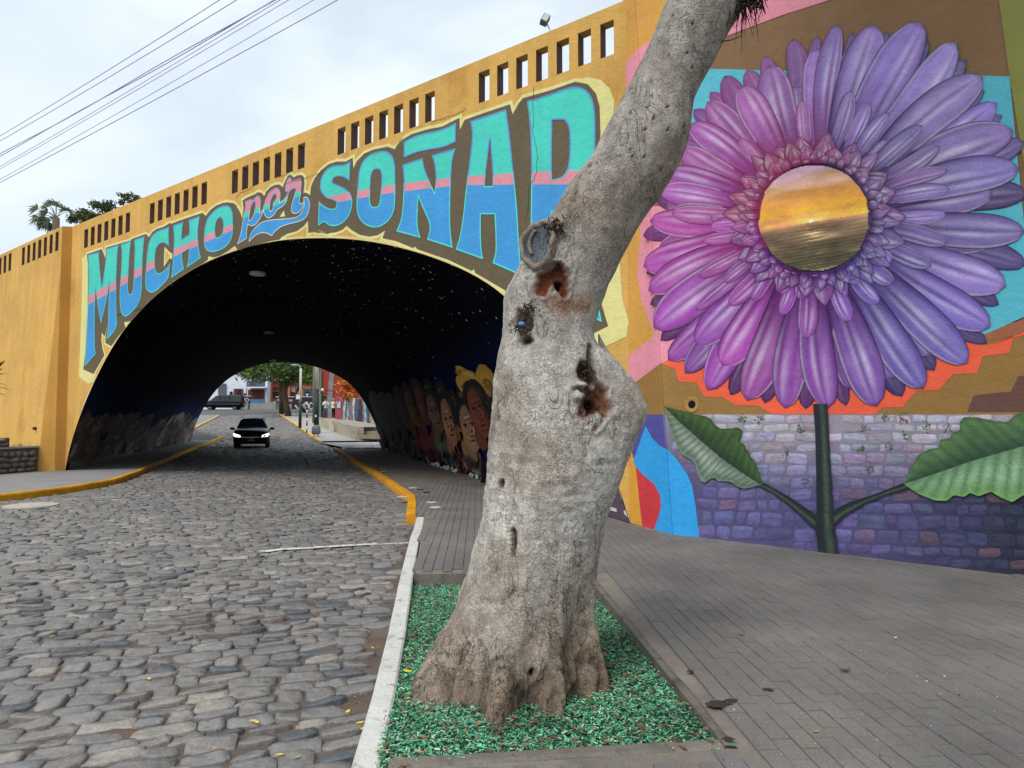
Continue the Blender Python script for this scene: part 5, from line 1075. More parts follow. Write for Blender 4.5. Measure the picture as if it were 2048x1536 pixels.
# broken branch stub on the right with its spike
b = MB(); pts = [atY(*q, TY - .01) for q in ((1226, 760), (1216, 730), (1205, 698), (1197, 668))]; b.tube(pts, [.07, .05, .025, .003], 14, np.array(S(186, 178, 168))); b.build('broken_branch', m_bark, tree, True)
b = MB(); q = atY(1043, 648, TY - .28); b.ell(q, (.022, .016, .014), 6, 8, np.array(S(84, 128, 170))); b.build('painted_twig_end', M('blue_paint_dab', S(88, 134, 178), var=.2, vs=30, bump=.6, bs=60), tree, True)
# dry twigs and aerial rootlets in the wounds
b = MB(); r = random.Random(17)
for px, py, k, spread in ((1108, 452, 60, 9), (1118, 448, 30, 12), (1172, 745, 50, 9), (1045, 655, 50, 10), (1062, 618, 40, 10), (1186, 830, 30, 9)):
    for _ in range(k):
        yd = TY - (.22 if px < 1120 else .2) - r.uniform(0, .07) if py > 500 else 4.05 - r.uniform(0, .05)
        p = atY(px + r.gauss(0, spread), py + r.gauss(0, spread * .7), yd); q = p + np.array([r.gauss(0, .014), r.gauss(-.008, .01), r.gauss(-.004, .016)]); m_ = (p + q) / 2 + np.array([r.gauss(0, .008) for _ in range(3)])
        b.tube([p, m_, q], [.0045, .0035, .0015], 5, np.array(S(82, 66, 54)) * r.uniform(.4, 1.6))
b.build('dry_twig', m_bark, tree)['kind'] = 'stuff'
# side branch out at the top right with hanging aerial roots
b = MB(); pts = [atY(1440, -70, TY), atY(1490, -55, TY - .05), atY(1560, -75, TY - .1), atY(1680, -160, TY - .15), atY(1850, -330, TY - .2)]; b.tube(pts, [.2, .15, .12, .1, .08], 16, np.array(S(120, 112, 104))); b.build('branch', m_bark, tree, True)
b = MB()
for _ in range(70):
    x = r.uniform(1452, 1530); p = atY(x, r.uniform(-40, 5), TY - .1 + r.uniform(-.05, .05)); l_ = r.uniform(.05, .32) * (1.2 - abs(x - 1490) / 60); s_ = r.gauss(0, .02)
    b.tube([p, p + np.array([s_, r.gauss(0, .01), -l_ * .5]), p + np.array([s_ * 1.8 + r.gauss(0, .012), r.gauss(0, .01), -l_])], [.0045, .003, .001], 4, np.array(S(58, 48, 42)) * r.uniform(.5, 1.4))
for _ in range(60):
    p = atY(r.uniform(1478, 1528), r.uniform(-20, 16), TY - .12 + r.uniform(-.05, .05)); q = p + np.array([r.gauss(0, .05), r.gauss(0, .03), r.gauss(0, .03)]); b.tube([p, q], [.008, .003], 5, np.array(S(50, 42, 36)) * r.uniform(.5, 1.4))
p = atY(1444, 83, TY - .1); b.tube([p, p + np.array([.06, 0, .01]), p + np.array([.12, 0, .035])], [.004, .003, .002], 5, np.array(S(50, 40, 34)))
b.build('aerial_roots', m_bark, tree)['kind'] = 'stuff'
# limbs and crown above the picture
b = MB(); top = (Pl[0] + Pr[0]) / 2
for dx, dy, dz, r0 in ((.9, .3, 1.6, .17), (-.8, .9, 1.7, .15), (.3, -1.1, 1.4, .13), (1.9, -.2, .9, .12)):
    b.tube([top - np.array([0, 0, .15]), top + np.array([dx * .4, dy * .4, dz * .5]), top + np.array([dx, dy, dz]), top + np.array([dx * 1.6, dy * 1.6, dz * 1.5])], [r0, r0 * .8, r0 * .55, .03], 10, np.array(S(128, 120, 112)))
b.build('limbs', m_bark, tree, True)
m_leafg = M('leaf_green', attr=True, rough=.55, var=.2, vs=2, bump=0, spec=.3)
def leaves(b, centre, rad, n, size, cols, seed, clump=40, flat=.8):
    g = np.random.default_rng(seed); C_ = g.normal(0, 1, (clump, 3)); C_ /= np.linalg.norm(C_, axis=1)[:, None]; C_ *= g.uniform(.25, 1, (clump, 1)) ** .5; C_ = C_ * np.array(rad) + np.array(centre); tone = g.uniform(.6, 1.35, clump)
    k = g.integers(0, clump, n); p = C_[k] + g.normal(0, 1, (n, 3)) * np.array(rad) * .17; d = g.normal(0, 1, (n, 3)); d /= np.linalg.norm(d, axis=1)[:, None]; u = g.normal(0, 1, (n, 3)); s = np.cross(d, u); s /= np.linalg.norm(s, axis=1)[:, None]; L2 = size * g.uniform(.6, 1.3, (n, 1))
    V = np.stack([p - d * L2, p + s * L2 * .38 , p + d * L2, p - s * L2 * .38], 1).reshape(-1, 3); cc = np.array([cols[i] for i in g.integers(0, len(cols), n)]) * tone[k][:, None] * g.uniform(.75, 1.25, (n, 1))
    b.add(V, [(4 * i, 4 * i + 1, 4 * i + 2, 4 * i + 3) for i in range(n)], np.repeat(cc, 4, 0))
b = MB(); leaves(b, top + np.array([.8, .3, 2.6]), (2.6, 2.3, 1.3), 5200, .10, [S(70, 92, 50), S(86, 106, 58), S(54, 76, 44)], 3); cr = b.build('crown', m_leafg, tree); cr['kind'] = 'stuff'

# ---------------------------------------------------------------- mulch bed
m_mul = M('mulch_chip', attr=True, rough=.8, var=.12, vs=20, bump=0, spec=.2)
bedp = [tuple(p[:2]) for p in bed]; bedp = [tuple(RWi[3][:2] * 0 + np.array(bedp[0]) + np.array([-.05, 0])), bedp[1], bedp[2], (bedp[3][0] - .06, bedp[3][1])]
bz = lambda y: .10 - .075 * np.clip((y - bedp[3][1]) / (bedp[0][1] - bedp[3][1]), 0, 1)
sheet('mulch_ground', bedp, lambda p: float(bz(p[1])) - .022, M('mulch_ground', S(46, 66, 52), var=.4, vs=14, bump=1, bs=40, bd=.02))
g = np.random.default_rng(5); bb_ = np.array(bedp); lo, hi = bb_.min(0), bb_.max(0); n = 64000; xy = g.uniform(lo, hi, (n, 2)); xy = xy[inpoly(xy, bedp)]
xy = xy[np.hypot((xy[:, 0] - .02) / .36, (xy[:, 1] - TY) / .34) > 1]; n = len(xy)
l_ = g.uniform(.004, .015, n); w_ = l_ * g.uniform(.18, .5, n); ang = g.uniform(0, 6.283, n); tilt = g.normal(0, .35, n); hz = bz(xy[:, 1]) - .015 + g.uniform(0, .028, n) + .012 * vnoise(np.c_[xy * 4, np.zeros(n)])
d = np.stack([np.cos(ang) * np.cos(tilt), np.sin(ang) * np.cos(tilt), np.sin(tilt)], 1); s = np.stack([-np.sin(ang), np.cos(ang), g.normal(0, .3, n)], 1); up = np.cross(d, s); c = np.c_[xy, hz]
q = lambda a, bb2, cc: c + d * (l_ * a)[:, None] + s * (w_ * bb2)[:, None] + up * (w_ * cc)[:, None]
V = np.stack([q(-1, -.8, -.25), q(-.9, .9, -.2), q(-.8, 0, .35), q(.9, -.7, -.2), q(1, .8, -.2), q(.8, .1, .3)], 1).reshape(-1, 3)
pal = np.array([S(104, 184, 142), S(80, 156, 116), S(140, 208, 170), S(56, 118, 88), S(40, 80, 62), S(160, 196, 168), S(122, 90, 66), S(150, 118, 92)]); wt = np.array([.22, .22, .12, .15, .12, .05, .08, .05])
cc = pal[g.choice(8, n, p=wt / wt.sum())] * g.uniform(.75, 1.2, (n, 1)) * (1 + .35 * vnoise(np.c_[xy * 2.2, np.ones(n)]))[:, None]
b = MB(); f6 = [(0, 2, 1), (3, 4, 5), (0, 1, 4, 3), (1, 2, 5, 4), (2, 0, 3, 5)]
b.add(V, [tuple(6 * i + k for k in f_) for i in range(n) for f_ in f6], np.repeat(cc, 6, 0)); mul = b.build('wood_chips', m_mul); tag(mul, 'green dyed wood chips filling the tree bed', 'mulch', None, 'stuff')
# dry leaves among the chips
def leaf_mesh(b, p, L_, ang, col, g, lift=.012):
    c, s = math.cos(ang), math.sin(ang); curl = g.uniform(.15, .5); V = []
    for t, wv in ((-1, .02), (-.5, .32), (.1, .42), (.6, .28), (1, .02)):
        for k in (-1, 0, 1): x, y = t * L_, k * wv * L_; V.append((p[0] + x * c - y * s, p[1] + x * s + y * c, p[2] + lift + curl * L_ * (.35 * t * t + abs(k) * .28)))
    b.grid(V, 5, 3, np.array(col))
b = MB(); k = 0
while k < 560:
    p = g.uniform(lo, hi)
    if not inpoly([p], bedp)[0] or np.hypot((p[0] - .02) / .42, (p[1] - TY) / .4) < 1: continue
    leaf_mesh(b, (p[0], p[1], float(bz(p[1])) + .008), g.uniform(.012, .028), g.uniform(0, 6.28), np.array([S(138, 98, 70), S(116, 82, 60), S(158, 124, 92), S(92, 66, 50)][g.integers(4)]) * g.uniform(.8, 1.15), g); k += 1
lv = b.build('dry_leaves', M('dry_leaf', attr=True, rough=.75, var=.2, vs=30, bump=.3, bs=80), None, True); tag(lv, 'brown dry leaves scattered over the green chips', 'leaves', None, 'stuff')
# ================================================================ beyond the tunnel
m_white = M('white_render', S(214, 222, 232), var=.06, bump=.15); m_brick = M('red_render', S(186, 108, 84), var=.12, vs=1, bump=.3, bs=12); m_dred = M('dark_red_wall', S(150, 62, 52), var=.12, vs=.8, bump=.2)
m_wood = M('dark_wood', S(92, 52, 40), var=.2, vs=3); m_dkw = M('dark_opening', S(40, 42, 46), rough=.4, var=.1, bump=0); m_grey = M('grey_panel', S(92, 98, 104), var=.1); m_blueb = M('blue_base', S(86, 128, 158), var=.1)
m_cwall = M('low_concrete', S(150, 148, 142), var=.14, vs=.8, bump=.3); m_roof = M('roof_tile', S(150, 92, 70), var=.15)
def panel(name, x0, y0, x1, y1, Y, mat, parent, dp=.12, col=None, kind=None):
    """box whose front face fills a photo rectangle at distance Y"""
    a, c = atY(x0, y1, Y), atY(x1, y0, Y); b = MB(); b.box(((a[0] + c[0]) / 2, Y + dp / 2, (a[2] + c[2]) / 2), (c[0] - a[0], dp, c[2] - a[2]), col); o = b.build(name, mat, parent)
    if kind: o['kind'] = kind
    return o
h1 = empty('white_house'); tag(h1, 'white two-storey house with wooden doors and dark balcony, seen through the arch', 'house')
panel('wall', 405, 735, 493, 822, 104, m_white, h1, 6); panel('wall', 529, 735, 535, 822, 103.9, m_white, h1, 6); panel('wall', 493, 775, 529, 822, 104.1, m_white, h1, 5.7); panel('upper_wall', 493, 735, 529, 775, 107, m_white, h1, 3)
panel('shutter', 436, 767, 452, 790, 103.8, m_grey, h1); d_ = panel('door', 467, 777.5, 485, 793, 103.8, m_wood, h1); panel('pane', 474, 779, 480, 790, 103.7, m_dkw, d_)
panel('window', 459, 783, 464, 790, 103.8, m_dkw, h1); panel('window', 487, 786.5, 492, 792, 103.8, m_dkw, h1)
bal = panel('balcony', 493, 773.5, 530, 776, 102.6, m_white, h1, 1.5); panel('handrail', 494, 762.5, 530, 764, 102.7, m_dkw, bal, .1)
for i in range(12): panel('baluster', 494.5 + i * 3.1, 763.8, 495.7 + i * 3.1, 773.4, 102.72, m_dkw, bal, .08)
for x in (500, 513, 524): panel('post', x, 752, x + 1.4, 763, 102.8, m_white, bal, .1)
d_ = panel('gate', 495.5, 779, 528, 798, 103.9, m_wood, h1, .1)
for i in range(9): panel('board', 496.5 + i * 3.5, 782, 499.4 + i * 3.5, 797, 103.8, M('gate_board', S(104, 62, 46), var=.2) if i == 0 else bpy.data.materials['gate_board'], d_, .05)
panel('plinth', 497, 798, 529, 808, 103.7, m_blueb, h1, .3); panel('roof', 400, 731, 536, 735, 103.5, m_roof, h1, 7)
h2 = empty('brick_house'); tag(h2, 'red rendered house with flat piers behind the street trees', 'house')
panel('wall', 535, 764, 640, 822, 106, m_brick, h2, 7); panel('pier', 535, 758, 544, 806, 105.4, m_brick, h2, .6); panel('pier', 571, 764, 580, 798, 105.4, m_brick, h2, .6); panel('roof', 534, 760, 642, 764, 105.5, m_roof, h2, 8)
for x0, y0, x1, y1, mt in ((545, 774, 563, 779, m_wood), (546, 783, 562, 796, m_dkw), (582, 772, 590, 784, m_cwall), (582, 785, 590, 793, m_dkw)): panel('window', x0, y0, x1, y1, 105.8, mt, h2)
gp = panel('gate', 606, 776, 627, 800, 104.5, m_grey, h2, .2)
for i in range(4): panel('gate_bar', 606, 779 + i * 5, 627, 779.8 + i * 5, 104.4, m_dkw, gp, .05)
m_graf = M('graffiti_wall', S(58, 46, 56), var=.3, vs=2.2); m_gw = M('graffiti_white', S(206, 204, 200), var=.1, bump=0)
def diamond(parent, x, y, r_, Y, t=.30):
    q = lambda rr: [atY(x + rr * a, y + rr * b_, Y) for a, b_ in ((-1, 0), (0, -1), (1, 0), (0, 1))]
    o, i = q(r_), q(r_ * (1 - t)); b = MB(); b.add(np.array(o + i), [(k, (k + 1) % 4, 4 + (k + 1) % 4, 4 + k) for k in range(4)]); return b.build('painted_diamond', m_gw, parent)
g1 = empty('graffiti_wall'); tag(g1, 'low dark wall with white zigzag graffiti right of the far tree', 'wall', None, 'thing')
panel('wall', 552, 794, 627, 823, 98, m_graf, g1, .3); panel('cap', 551, 793, 628, 794.3, 97.9, m_gw, g1, .5)
for x, y, rr in ((598, 812, 9), (598, 812, 4.5), (612, 812, 9), (612, 812, 4.5), (622, 812, 8)): diamond(g1, x, y, rr, 97.95 - .003 * rr)
for i in range(5): diamond(g1, 573 + i * 4.4, 801, 2.6, 97.93, .5)
for i in range(3): diamond(g1, 557 + i * 4, 800 + i * 4, 3, 97.92, .5)
panel('painted_patch', 553, 806, 562, 820, 97.94, M('graffiti_green', S(96, 112, 84), var=.3, vs=3), g1, .02); panel('painted_patch', 577, 808, 583, 818, 97.94, M('graffiti_pink', S(176, 128, 120), var=.3, vs=3), g1, .02)
g2 = empty('graffiti_wall'); tag(g2, 'short wall with grey green graffiti behind the parked van', 'wall', None, 'thing')
panel('wall', 478, 792, 499.5, 822, 99, m_graf, g2, .3); panel('cap', 478, 791.3, 500, 792.6, 98.9, m_gw, g2, .5); diamond(g2, 486, 798, 5, 98.9); diamond(g2, 494, 800, 5, 98.9); panel('painted_patch', 482, 806, 497, 821, 98.93, M('graffiti_grey', S(130, 150, 138), var=.35, vs=2.5), g2, .02)
rw = empty('retaining_wall'); tag(rw, 'plain grey concrete steps wall below the wooden gate', 'wall', None, 'thing')
panel('wall', 499.5, 806.5, 520, 821, 98, m_cwall, rw, 1.5); b = MB()
a0, a1, a2, a3 = atY(520, 821, 98), atY(553, 821, 98), atY(553, 802, 98), atY(520, 808, 98); V = [a0, a1, a2, a3] + [q + np.array([0, 1.4, 0]) for q in (a0, a1, a2, a3)]; b.add(V, [(0, 1, 2, 3), (7, 6, 5, 4), (3, 2, 6, 7), (0, 4, 5, 1), (1, 5, 6, 2), (4, 0, 3, 7)]); b.build('wall', m_cwall, rw)
h3 = empty('dark_red_house'); tag(h3, 'dark red building wall with grey painted trunk shape, behind the two people', 'house')
panel('wall', 640, 700, 860, 845, 72, m_dred, h3, 8); panel('door', 644, 792, 652, 835, 71.9, m_dkw, h3, .08); panel('frame', 638.5, 740, 643, 836, 71.8, M('green_frame', S(96, 122, 96), var=.1), h3, .2)
b = MB(); V, Fc = ribbon([(663, 700), (664, 745), (661, 780), (659, 800), (662, 840)], 5, 5, False); b.add(np.array([atY(x, y, 71.93) for x, y in V]), Fc); b.build('painted_trunk', M('grey_paint', S(128, 124, 122), var=.25, vs=2), h3)
panel('eave', 636, 696, 862, 700, 71.5, m_roof, h3, 9)
# mural wall on the terrace: strokes of colour
mw = empty('mural_wall'); tag(mw, 'bright striped figure mural on the low terrace wall at right', 'wall', None, 'thing')
def MWP(u, v_): a = atY(684, 838, 63); c = atY(768, 851, 48); t = atY(684, 795, 63); tt_ = atY(768, 800, 48); return (a * (1 - u) + c * u) * (1 - v_) + (t * (1 - u) + tt_ * u) * v_
b = MB(); nu, nv = 70, 14; V = []; Cq = []; pal = [lin(c) for c in ((150, 120, 130), (206, 196, 182), (92, 136, 134), (60, 92, 96), (176, 206, 196), (70, 62, 66), (196, 168, 110), (58, 104, 160), (176, 180, 196), (120, 84, 84), (206, 206, 200))]; r = random.Random(6); cur = pal[0]; cx2 = [pal[r.randrange(11)] for _ in range(24)]
for i in range(nu):
    for j in range(nv):
        u, v_ = i / (nu - 1), j / (nv - 1); k = int((u * 22 + .35 * math.sin(v_ * 4 + u * 17)) % 24); V.append(MWP(u, v_)); Cq.append(np.array(cx2[k]) * r.uniform(.7, 1.2) * (.6 if (j + k) % 5 == 0 else 1))
b.grid(V, nu, nv, np.array(Cq)); V2 = [MWP(0, 1), MWP(1, 1), MWP(1, 1) + np.array([.6, .5, 0]), MWP(0, 1) + np.array([.6, .5, 0])]; b.add(V2, [(0, 1, 2, 3)], np.array(S(150, 140, 130))); b.build('wall', M('terrace_mural', attr=True, var=.15, vs=3, bump=.2), mw)
panel('painted_figure', 670.5, 792, 684, 838, 64, M('pink_figure', S(160, 80, 92), var=.25, vs=4), mw, .3); panel('painted_shirt', 674, 803, 681, 816, 63.95, M('paleblue', S(168, 204, 220), var=.1), mw, .04)
# terrace with its stone front wall and steps
terr = empty('terrace'); tag(terr, 'raised terrace with rough painted stone front and steps at its near end', 'terrace', None, 'thing')
f0, f1 = atY(634.5, 834, 62), atY(715, 855, 46.8); k0, k1 = MWP(0, 0), MWP(1, 0); b = MB(); b.add([f0, f1, k1, k0 + np.array([-2.5, 2, .1])], [(0, 1, 2, 3)]); b.build('terrace_floor', M('terrace_floor', S(158, 146, 134), var=.15), terr)
b = MB(); V = []; Cq = []; nu, nv = 60, 8
for i in range(nu):
    for j in range(nv):
        u = i / (nu - 1); p = f0 * (1 - u) + f1 * u; V.append((p[0], p[1], p[2] - 1.25 * j / (nv - 1))); Cq.append(S(178, 170, 148))
V = np.array(V); nz = fbm(V * 1.6, 3, 4); Cq = np.array(Cq) * (1 + .25 * nz)[:, None]; blu_ = (nz > .25)[:, None]; Cq = np.where(blu_ & (V[:, :1] > f0[0] * .45 + f1[0] * .55), Cq * np.array([.7, .8, 1.0]), Cq); b.grid(V + np.stack([nz * -.03, nz * -.03, nz * 0], 1), nu, nv, Cq)
b.add([f1, f1 + np.array([0, 0, -1.3]), f1 + np.array([.35, .3, -1.3]), f1 + np.array([.35, .3, 0])], [(0, 1, 2, 3)], np.array(S(176, 160, 136))); b.build('stone_front', M('rough_stone', attr=True, var=.2, vs=2.5, bump=.8, bs=8, bd=.05), terr)
for i in range(3): 
    a, c = atY(716 + i * .4, 877.5 - i * 7.6, 46.9 + i * .5), atY(775, 877.5 - i * 7.6, 46.9 + i * .5); h_ = .255; b = MB(); b.box(((a[0] + c[0]) / 2, a[1] + .5, a[2] + h_ / 2), (c[0] - a[0], 1., h_)); b.build('step', M('step_concrete', S(150, 138, 120), var=.2, vs=2) if i == 0 else bpy.data.materials['step_concrete'], terr)
b = MB(); V, Fc = ribbon([onh(*p)[:2] for p in ((682, 898), (720, 897), (745, 895), (768, 890))], .09, .09, False); V = np.array([(x, y, .17) for x, y in V]); b.add(V, Fc); V3 = V.copy(); V3[:, 2] = 0; b.add(np.vstack([V[1::2], V3[1::2]]), [(i, i + 1, i + 5 - 1 + 0, i + 4) for i in range(3)]); tag(b.build('kerb', m_whi), 'white painted kerb across the driveway mouth', None, None, 'structure')

# ---------------------------------------------------------------- street furniture
m_pole = M('pole_concrete', S(196, 194, 182), var=.08); m_green = M('pole_green', S(30, 58, 52), rough=.5, var=.1); m_metal = M('metal_grey', S(150, 158, 164), rough=.4, metal=.6, bump=0); m_black = M('black_paint', S(22, 22, 24), rough=.4, var=.05, bump=0); m_bw = M('white_band', S(222, 222, 220), var=.05, bump=0)
def pole(name, label, cat, px, y0, y1, r0, r1, segs, Y=None):
    """segs: list of (photo y from, to, material)"""
    p = onh(px, y0, .12); t = empty(name, tuple(p)); t.location = (0, 0, 0); tag(t, label, cat)
    for k, (ya, yb, mt) in enumerate(segs):
        b = MB(); a, c = atY(px, ya, p[1]), atY(px, yb, p[1]); a[0] = c[0] = p[0]; f_ = lambda y: r0 + (r1 - r0) * (y0 - y) / (y0 - y1); b.tube([a, c], [f_(ya), f_(yb)], 14); b.build('post' if k == 0 else 'shaft', mt, t, True)
    return t, p
t, p = pole('street_lamp', 'street lamp with cream shaft and dark green foot on the far pavement', 'street lamp', 600, 856, 735, .13, .09, [(856, 803, m_green), (803, 737, m_pole)])
b = MB(); a = atY(600, 737, p[1]); b.tube([a, a + np.array([0, 0, .18]), a + np.array([-.25, -.05, .28])], .04, 8); b.build('arm', m_pole, t, True)
b = MB(); q = a + np.array([-.42, -.05, .27]); b.ell(q, (.36, .16, .09), 6, 12); b.build('lamp_head', m_metal, t, True)
b = MB(); q = atY(596, 794, p[1] - .15); b.box(q, (.34, .03, .36)); b.build('sign', m_bw, t)
t, p = pole('striped_post', 'thin black and white banded post on the far kerb', 'post', 613.5, 866, 780, .05, .05, [(866, 860, m_black)])
ya = 860; k = 0
while ya > 781:
    yb = ya - (7.6 if k % 2 == 0 else 8.6); b = MB(); a, c = atY(614, ya, p[1]), atY(614.3, yb, p[1]); a[0] = c[0] = p[0]; b.tube([a, c], .05 if k % 2 else .055, 10); b.build('band', m_bw if k % 2 == 0 else m_black, t, True); ya = yb; k += 1
t, p = pole('utility_pole', 'thick grey utility pole with dark green base beside the terrace', 'pole', 632.5, 866, 690, .19, .15, [(866, 778, m_green), (778, 660, m_pole)])
b = MB(); q = atY(631.5, 832, p[1] - .2); b.box(q, (.12, .06, .16)); b.build('plate', m_bw, t)
t, p = pole('utility_pole', 'slender brown pole just left of the thick utility pole', 'pole', 627, 846, 690, .12, .1, [(846, 680, M('brown_pole', S(120, 112, 96), var=.15))])
for q_, lb in (((645, 779.5), 'upper white globe lamp on the dark red wall'), ((636.5, 785.5), 'lower small globe lamp beside the utility pole')):
    b = MB(); q = atY(*q_, 68); b.ell(q, (.14, .14, .14), 8, 12); g_ = empty('globe_lamp'); tag(g_, lb, 'lamp'); b.build('globe', m_bw, g_, True); b = MB(); b.tube([q, q + np.array([0, 3.9, 0])], .03, 6); b.build('bracket', m_black, g_)
# litter bin: rounded drum on two legs
pb = onh(632, 877, .0); bn = empty('litter_bin', tuple(pb)); tag(bn, 'grey rounded litter bin on legs by the far kerb', 'bin'); bn.location = (0, 0, 0); b = MB(); n = 20; s_ = pb[1] / F
V = []; 
for zz_, rr in ((8, 6), (9, 8), (13, 9), (20, 8.6), (24, 7.2), (26.5, 4.4), (27.2, .3)): V += [(pb[0] + rr * s_ * math.cos(2 * math.pi * i / n), pb[1] + rr * s_ * math.sin(2 * math.pi * i / n), pb[2] + zz_ * s_) for i in range(n)]
b.grid(V, 7, n, None, 0, True); b.build('drum', M('bin_grey', S(112, 116, 120), rough=.45, var=.06, bump=0), bn, True)
for sx in (-1, 1): b = MB(); b.tube([(pb[0] + sx * 4 * s_, pb[1], pb[2]), (pb[0] + sx * 4 * s_, pb[1], pb[2] + 9 * s_)], .03, 8); b.build('leg', m_black, bn)
# ---------------------------------------------------------------- far trees
def ftree(name, label, base, crown, rad, n, cols, seed, tr_, limbs=(), size=.22, clump=46):
    t = empty(name); tag(t, label, 'tree'); b = MB(); b.tube(tr_[0], tr_[1], 10, np.array(S(88, 76, 66))); b.build('trunk', m_bark, t, True)
    for l in limbs: b = MB(); b.tube(l[0], l[1], 7, np.array(S(84, 72, 62))); b.build('limb', m_bark, t, True)
    b = MB()
    for i, (c, rd, nn) in enumerate(crown): leaves(b, c, rd, nn, size, cols, seed + i, clump)
    o = b.build('crown', m_leafg, t); o['kind'] = 'stuff'; return t
fg = [S(84, 112, 48), S(64, 92, 42), S(104, 128, 58), S(48, 72, 36)]
p = onh(577, 832, .12); Yt = p[1]
ftree('street_tree', 'leaning dark trunked street tree beside the far kerb', p, [(atY(560, 736, Yt), (4.4, 3.2, 1.6), 2400), (atY(575, 706, Yt), (6, 4, 2.4), 2400), (atY(580, 752, Yt), (1.3, 1.2, 1.0), 420)], None, 0, fg, 40, ([p - np.array([0, 0, .1]), atY(573, 812, Yt), atY(569, 790, Yt), atY(570, 772, Yt), atY(566, 752, Yt)], [.36, .30, .32, .28, .18]), [([atY(569, 788, Yt), atY(560, 765, Yt), atY(548, 750, Yt)], [.2, .14, .07]), ([atY(570, 778, Yt), atY(582, 764, Yt), atY(592, 752, Yt)], [.2, .12, .06])])
p = onh(563, 828, .12); Yt = p[1]
ftree('street_tree', 'slimmer street tree standing just behind the leaning one', p, [(atY(520, 732, Yt + 2), (3.4, 3, 1.4), 1700), (atY(500, 742, Yt + 3), (2.2, 2, 1.0), 700)], None, 0, fg, 60, ([p, atY(563, 800, Yt), atY(561, 775, Yt), atY(556, 750, Yt)], [.3, .25, .2, .12]))
p = onh(584, 829, .12) + np.array([0, 6, .1]); Yt = p[1]
ftree('street_tree', 'street tree with light green crown behind the street lamp', p, [(atY(616, 738, Yt), (3.4, 3, 2.0), 2000), (atY(622, 752, Yt + 2), (2.2, 2, 1.0), 600)], None, 0, [S(100, 130, 54), S(78, 108, 46), S(120, 140, 66)], 70, ([p, atY(588, 800, Yt), atY(596, 778, Yt), atY(606, 756, Yt)], [.24, .22, .18, .1]))
sh = empty('orange_shrub'); tag(sh, 'orange flowering creeper hanging over the terrace mural', 'shrub'); b = MB(); leaves(b, atY(700, 780, 60), (1.2, .8, .8), 1500, .12, [S(226, 120, 40), S(196, 84, 40), S(232, 150, 60), S(110, 90, 40)], 80, 26); b.build('flowers', m_leafg, sh)['kind'] = 'stuff'
b = MB(); b.tube([MWP(.3, .9), atY(700, 785, 60), atY(705, 772, 60)], .05, 6, np.array(S(90, 70, 50))); b.build('stem', m_bark, sh)
# palm and trees above the left parapet
pc = atY(112, 436, 42); pm_ = empty('palm_tree'); tag(pm_, 'windblown fan palm showing above the left end of the bridge', 'palm'); b = MB(); b.tube([(pc[0], pc[1], 5.8), (pc[0] + .1, pc[1], 9), tuple(pc)], [.26, .22, .2], 10, np.array(S(110, 98, 84))); b.build('trunk', m_bark, pm_, True)
r = random.Random(12); s_ = 42 / F
for k in range(17):
    a = math.radians(r.choice([r.uniform(100, 200), r.uniform(60, 120), r.uniform(-20, 60), r.uniform(170, 240), r.uniform(180, 215)])); L1 = r.uniform(20, 32) * s_; dy = r.uniform(-.8, .8); tip = pc + np.array([math.cos(a) * L1, dy, math.sin(a) * L1 * .8 + .1]); b = MB(); b.tube([pc, (pc + tip) / 2 + np.array([0, 0, .12]), tip], [.03, .02, .015], 5, np.array(S(120, 122, 96)))
    for q in range(15):
        an = a + math.radians(-70 + 140 * q / 14); l_ = r.uniform(12, 20) * s_; e1 = tip + np.array([math.cos(an) * l_ - .12, r.gauss(0, .12), math.sin(an) * l_ * .9 - r.uniform(.05, .3)]); m_ = (tip + e1) / 2 + np.array([0, 0, .05]); w2 = np.array([-math.sin(an), 0, math.cos(an)]) * .045
        b.add([tip - w2 * .5, tip + w2 * .5, m_ + w2, e1, m_ - w2], [(0, 1, 2, 4), (4, 2, 3)], np.array(S(84, 96, 74)) * r.uniform(.55, 1.5))
    b.build('frond', m_leafg, pm_)
for i, (px, py, rx_, ry_, Y, lb) in enumerate(((168, 436, 26, 18, 38, 'dark round bush top right of the palm above the parapet'), (207, 426, 30, 22, 39, 'fuller dark tree top between palm and bridge parapet'), (262, 402, 22, 14, 37, 'small wispy treetop rightmost above the bridge parapet'))):
    c = atY(px, py, Y); s_ = Y / F; t = empty('treetop'); tag(t, lb, 'tree'); b = MB(); b.tube([(c[0], c[1], 5.7), tuple(c)], [.16, .08], 8, np.array(S(84, 74, 64))); b.build('trunk', m_bark, t); b = MB(); leaves(b, c, (rx_ * s_, rx_ * s_, ry_ * s_), 1500 if i < 2 else 700, .10, [S(74, 84, 52), S(58, 70, 44), S(92, 96, 60)], 90 + i, 24); b.build('crown', m_leafg, t)['kind'] = 'stuff'

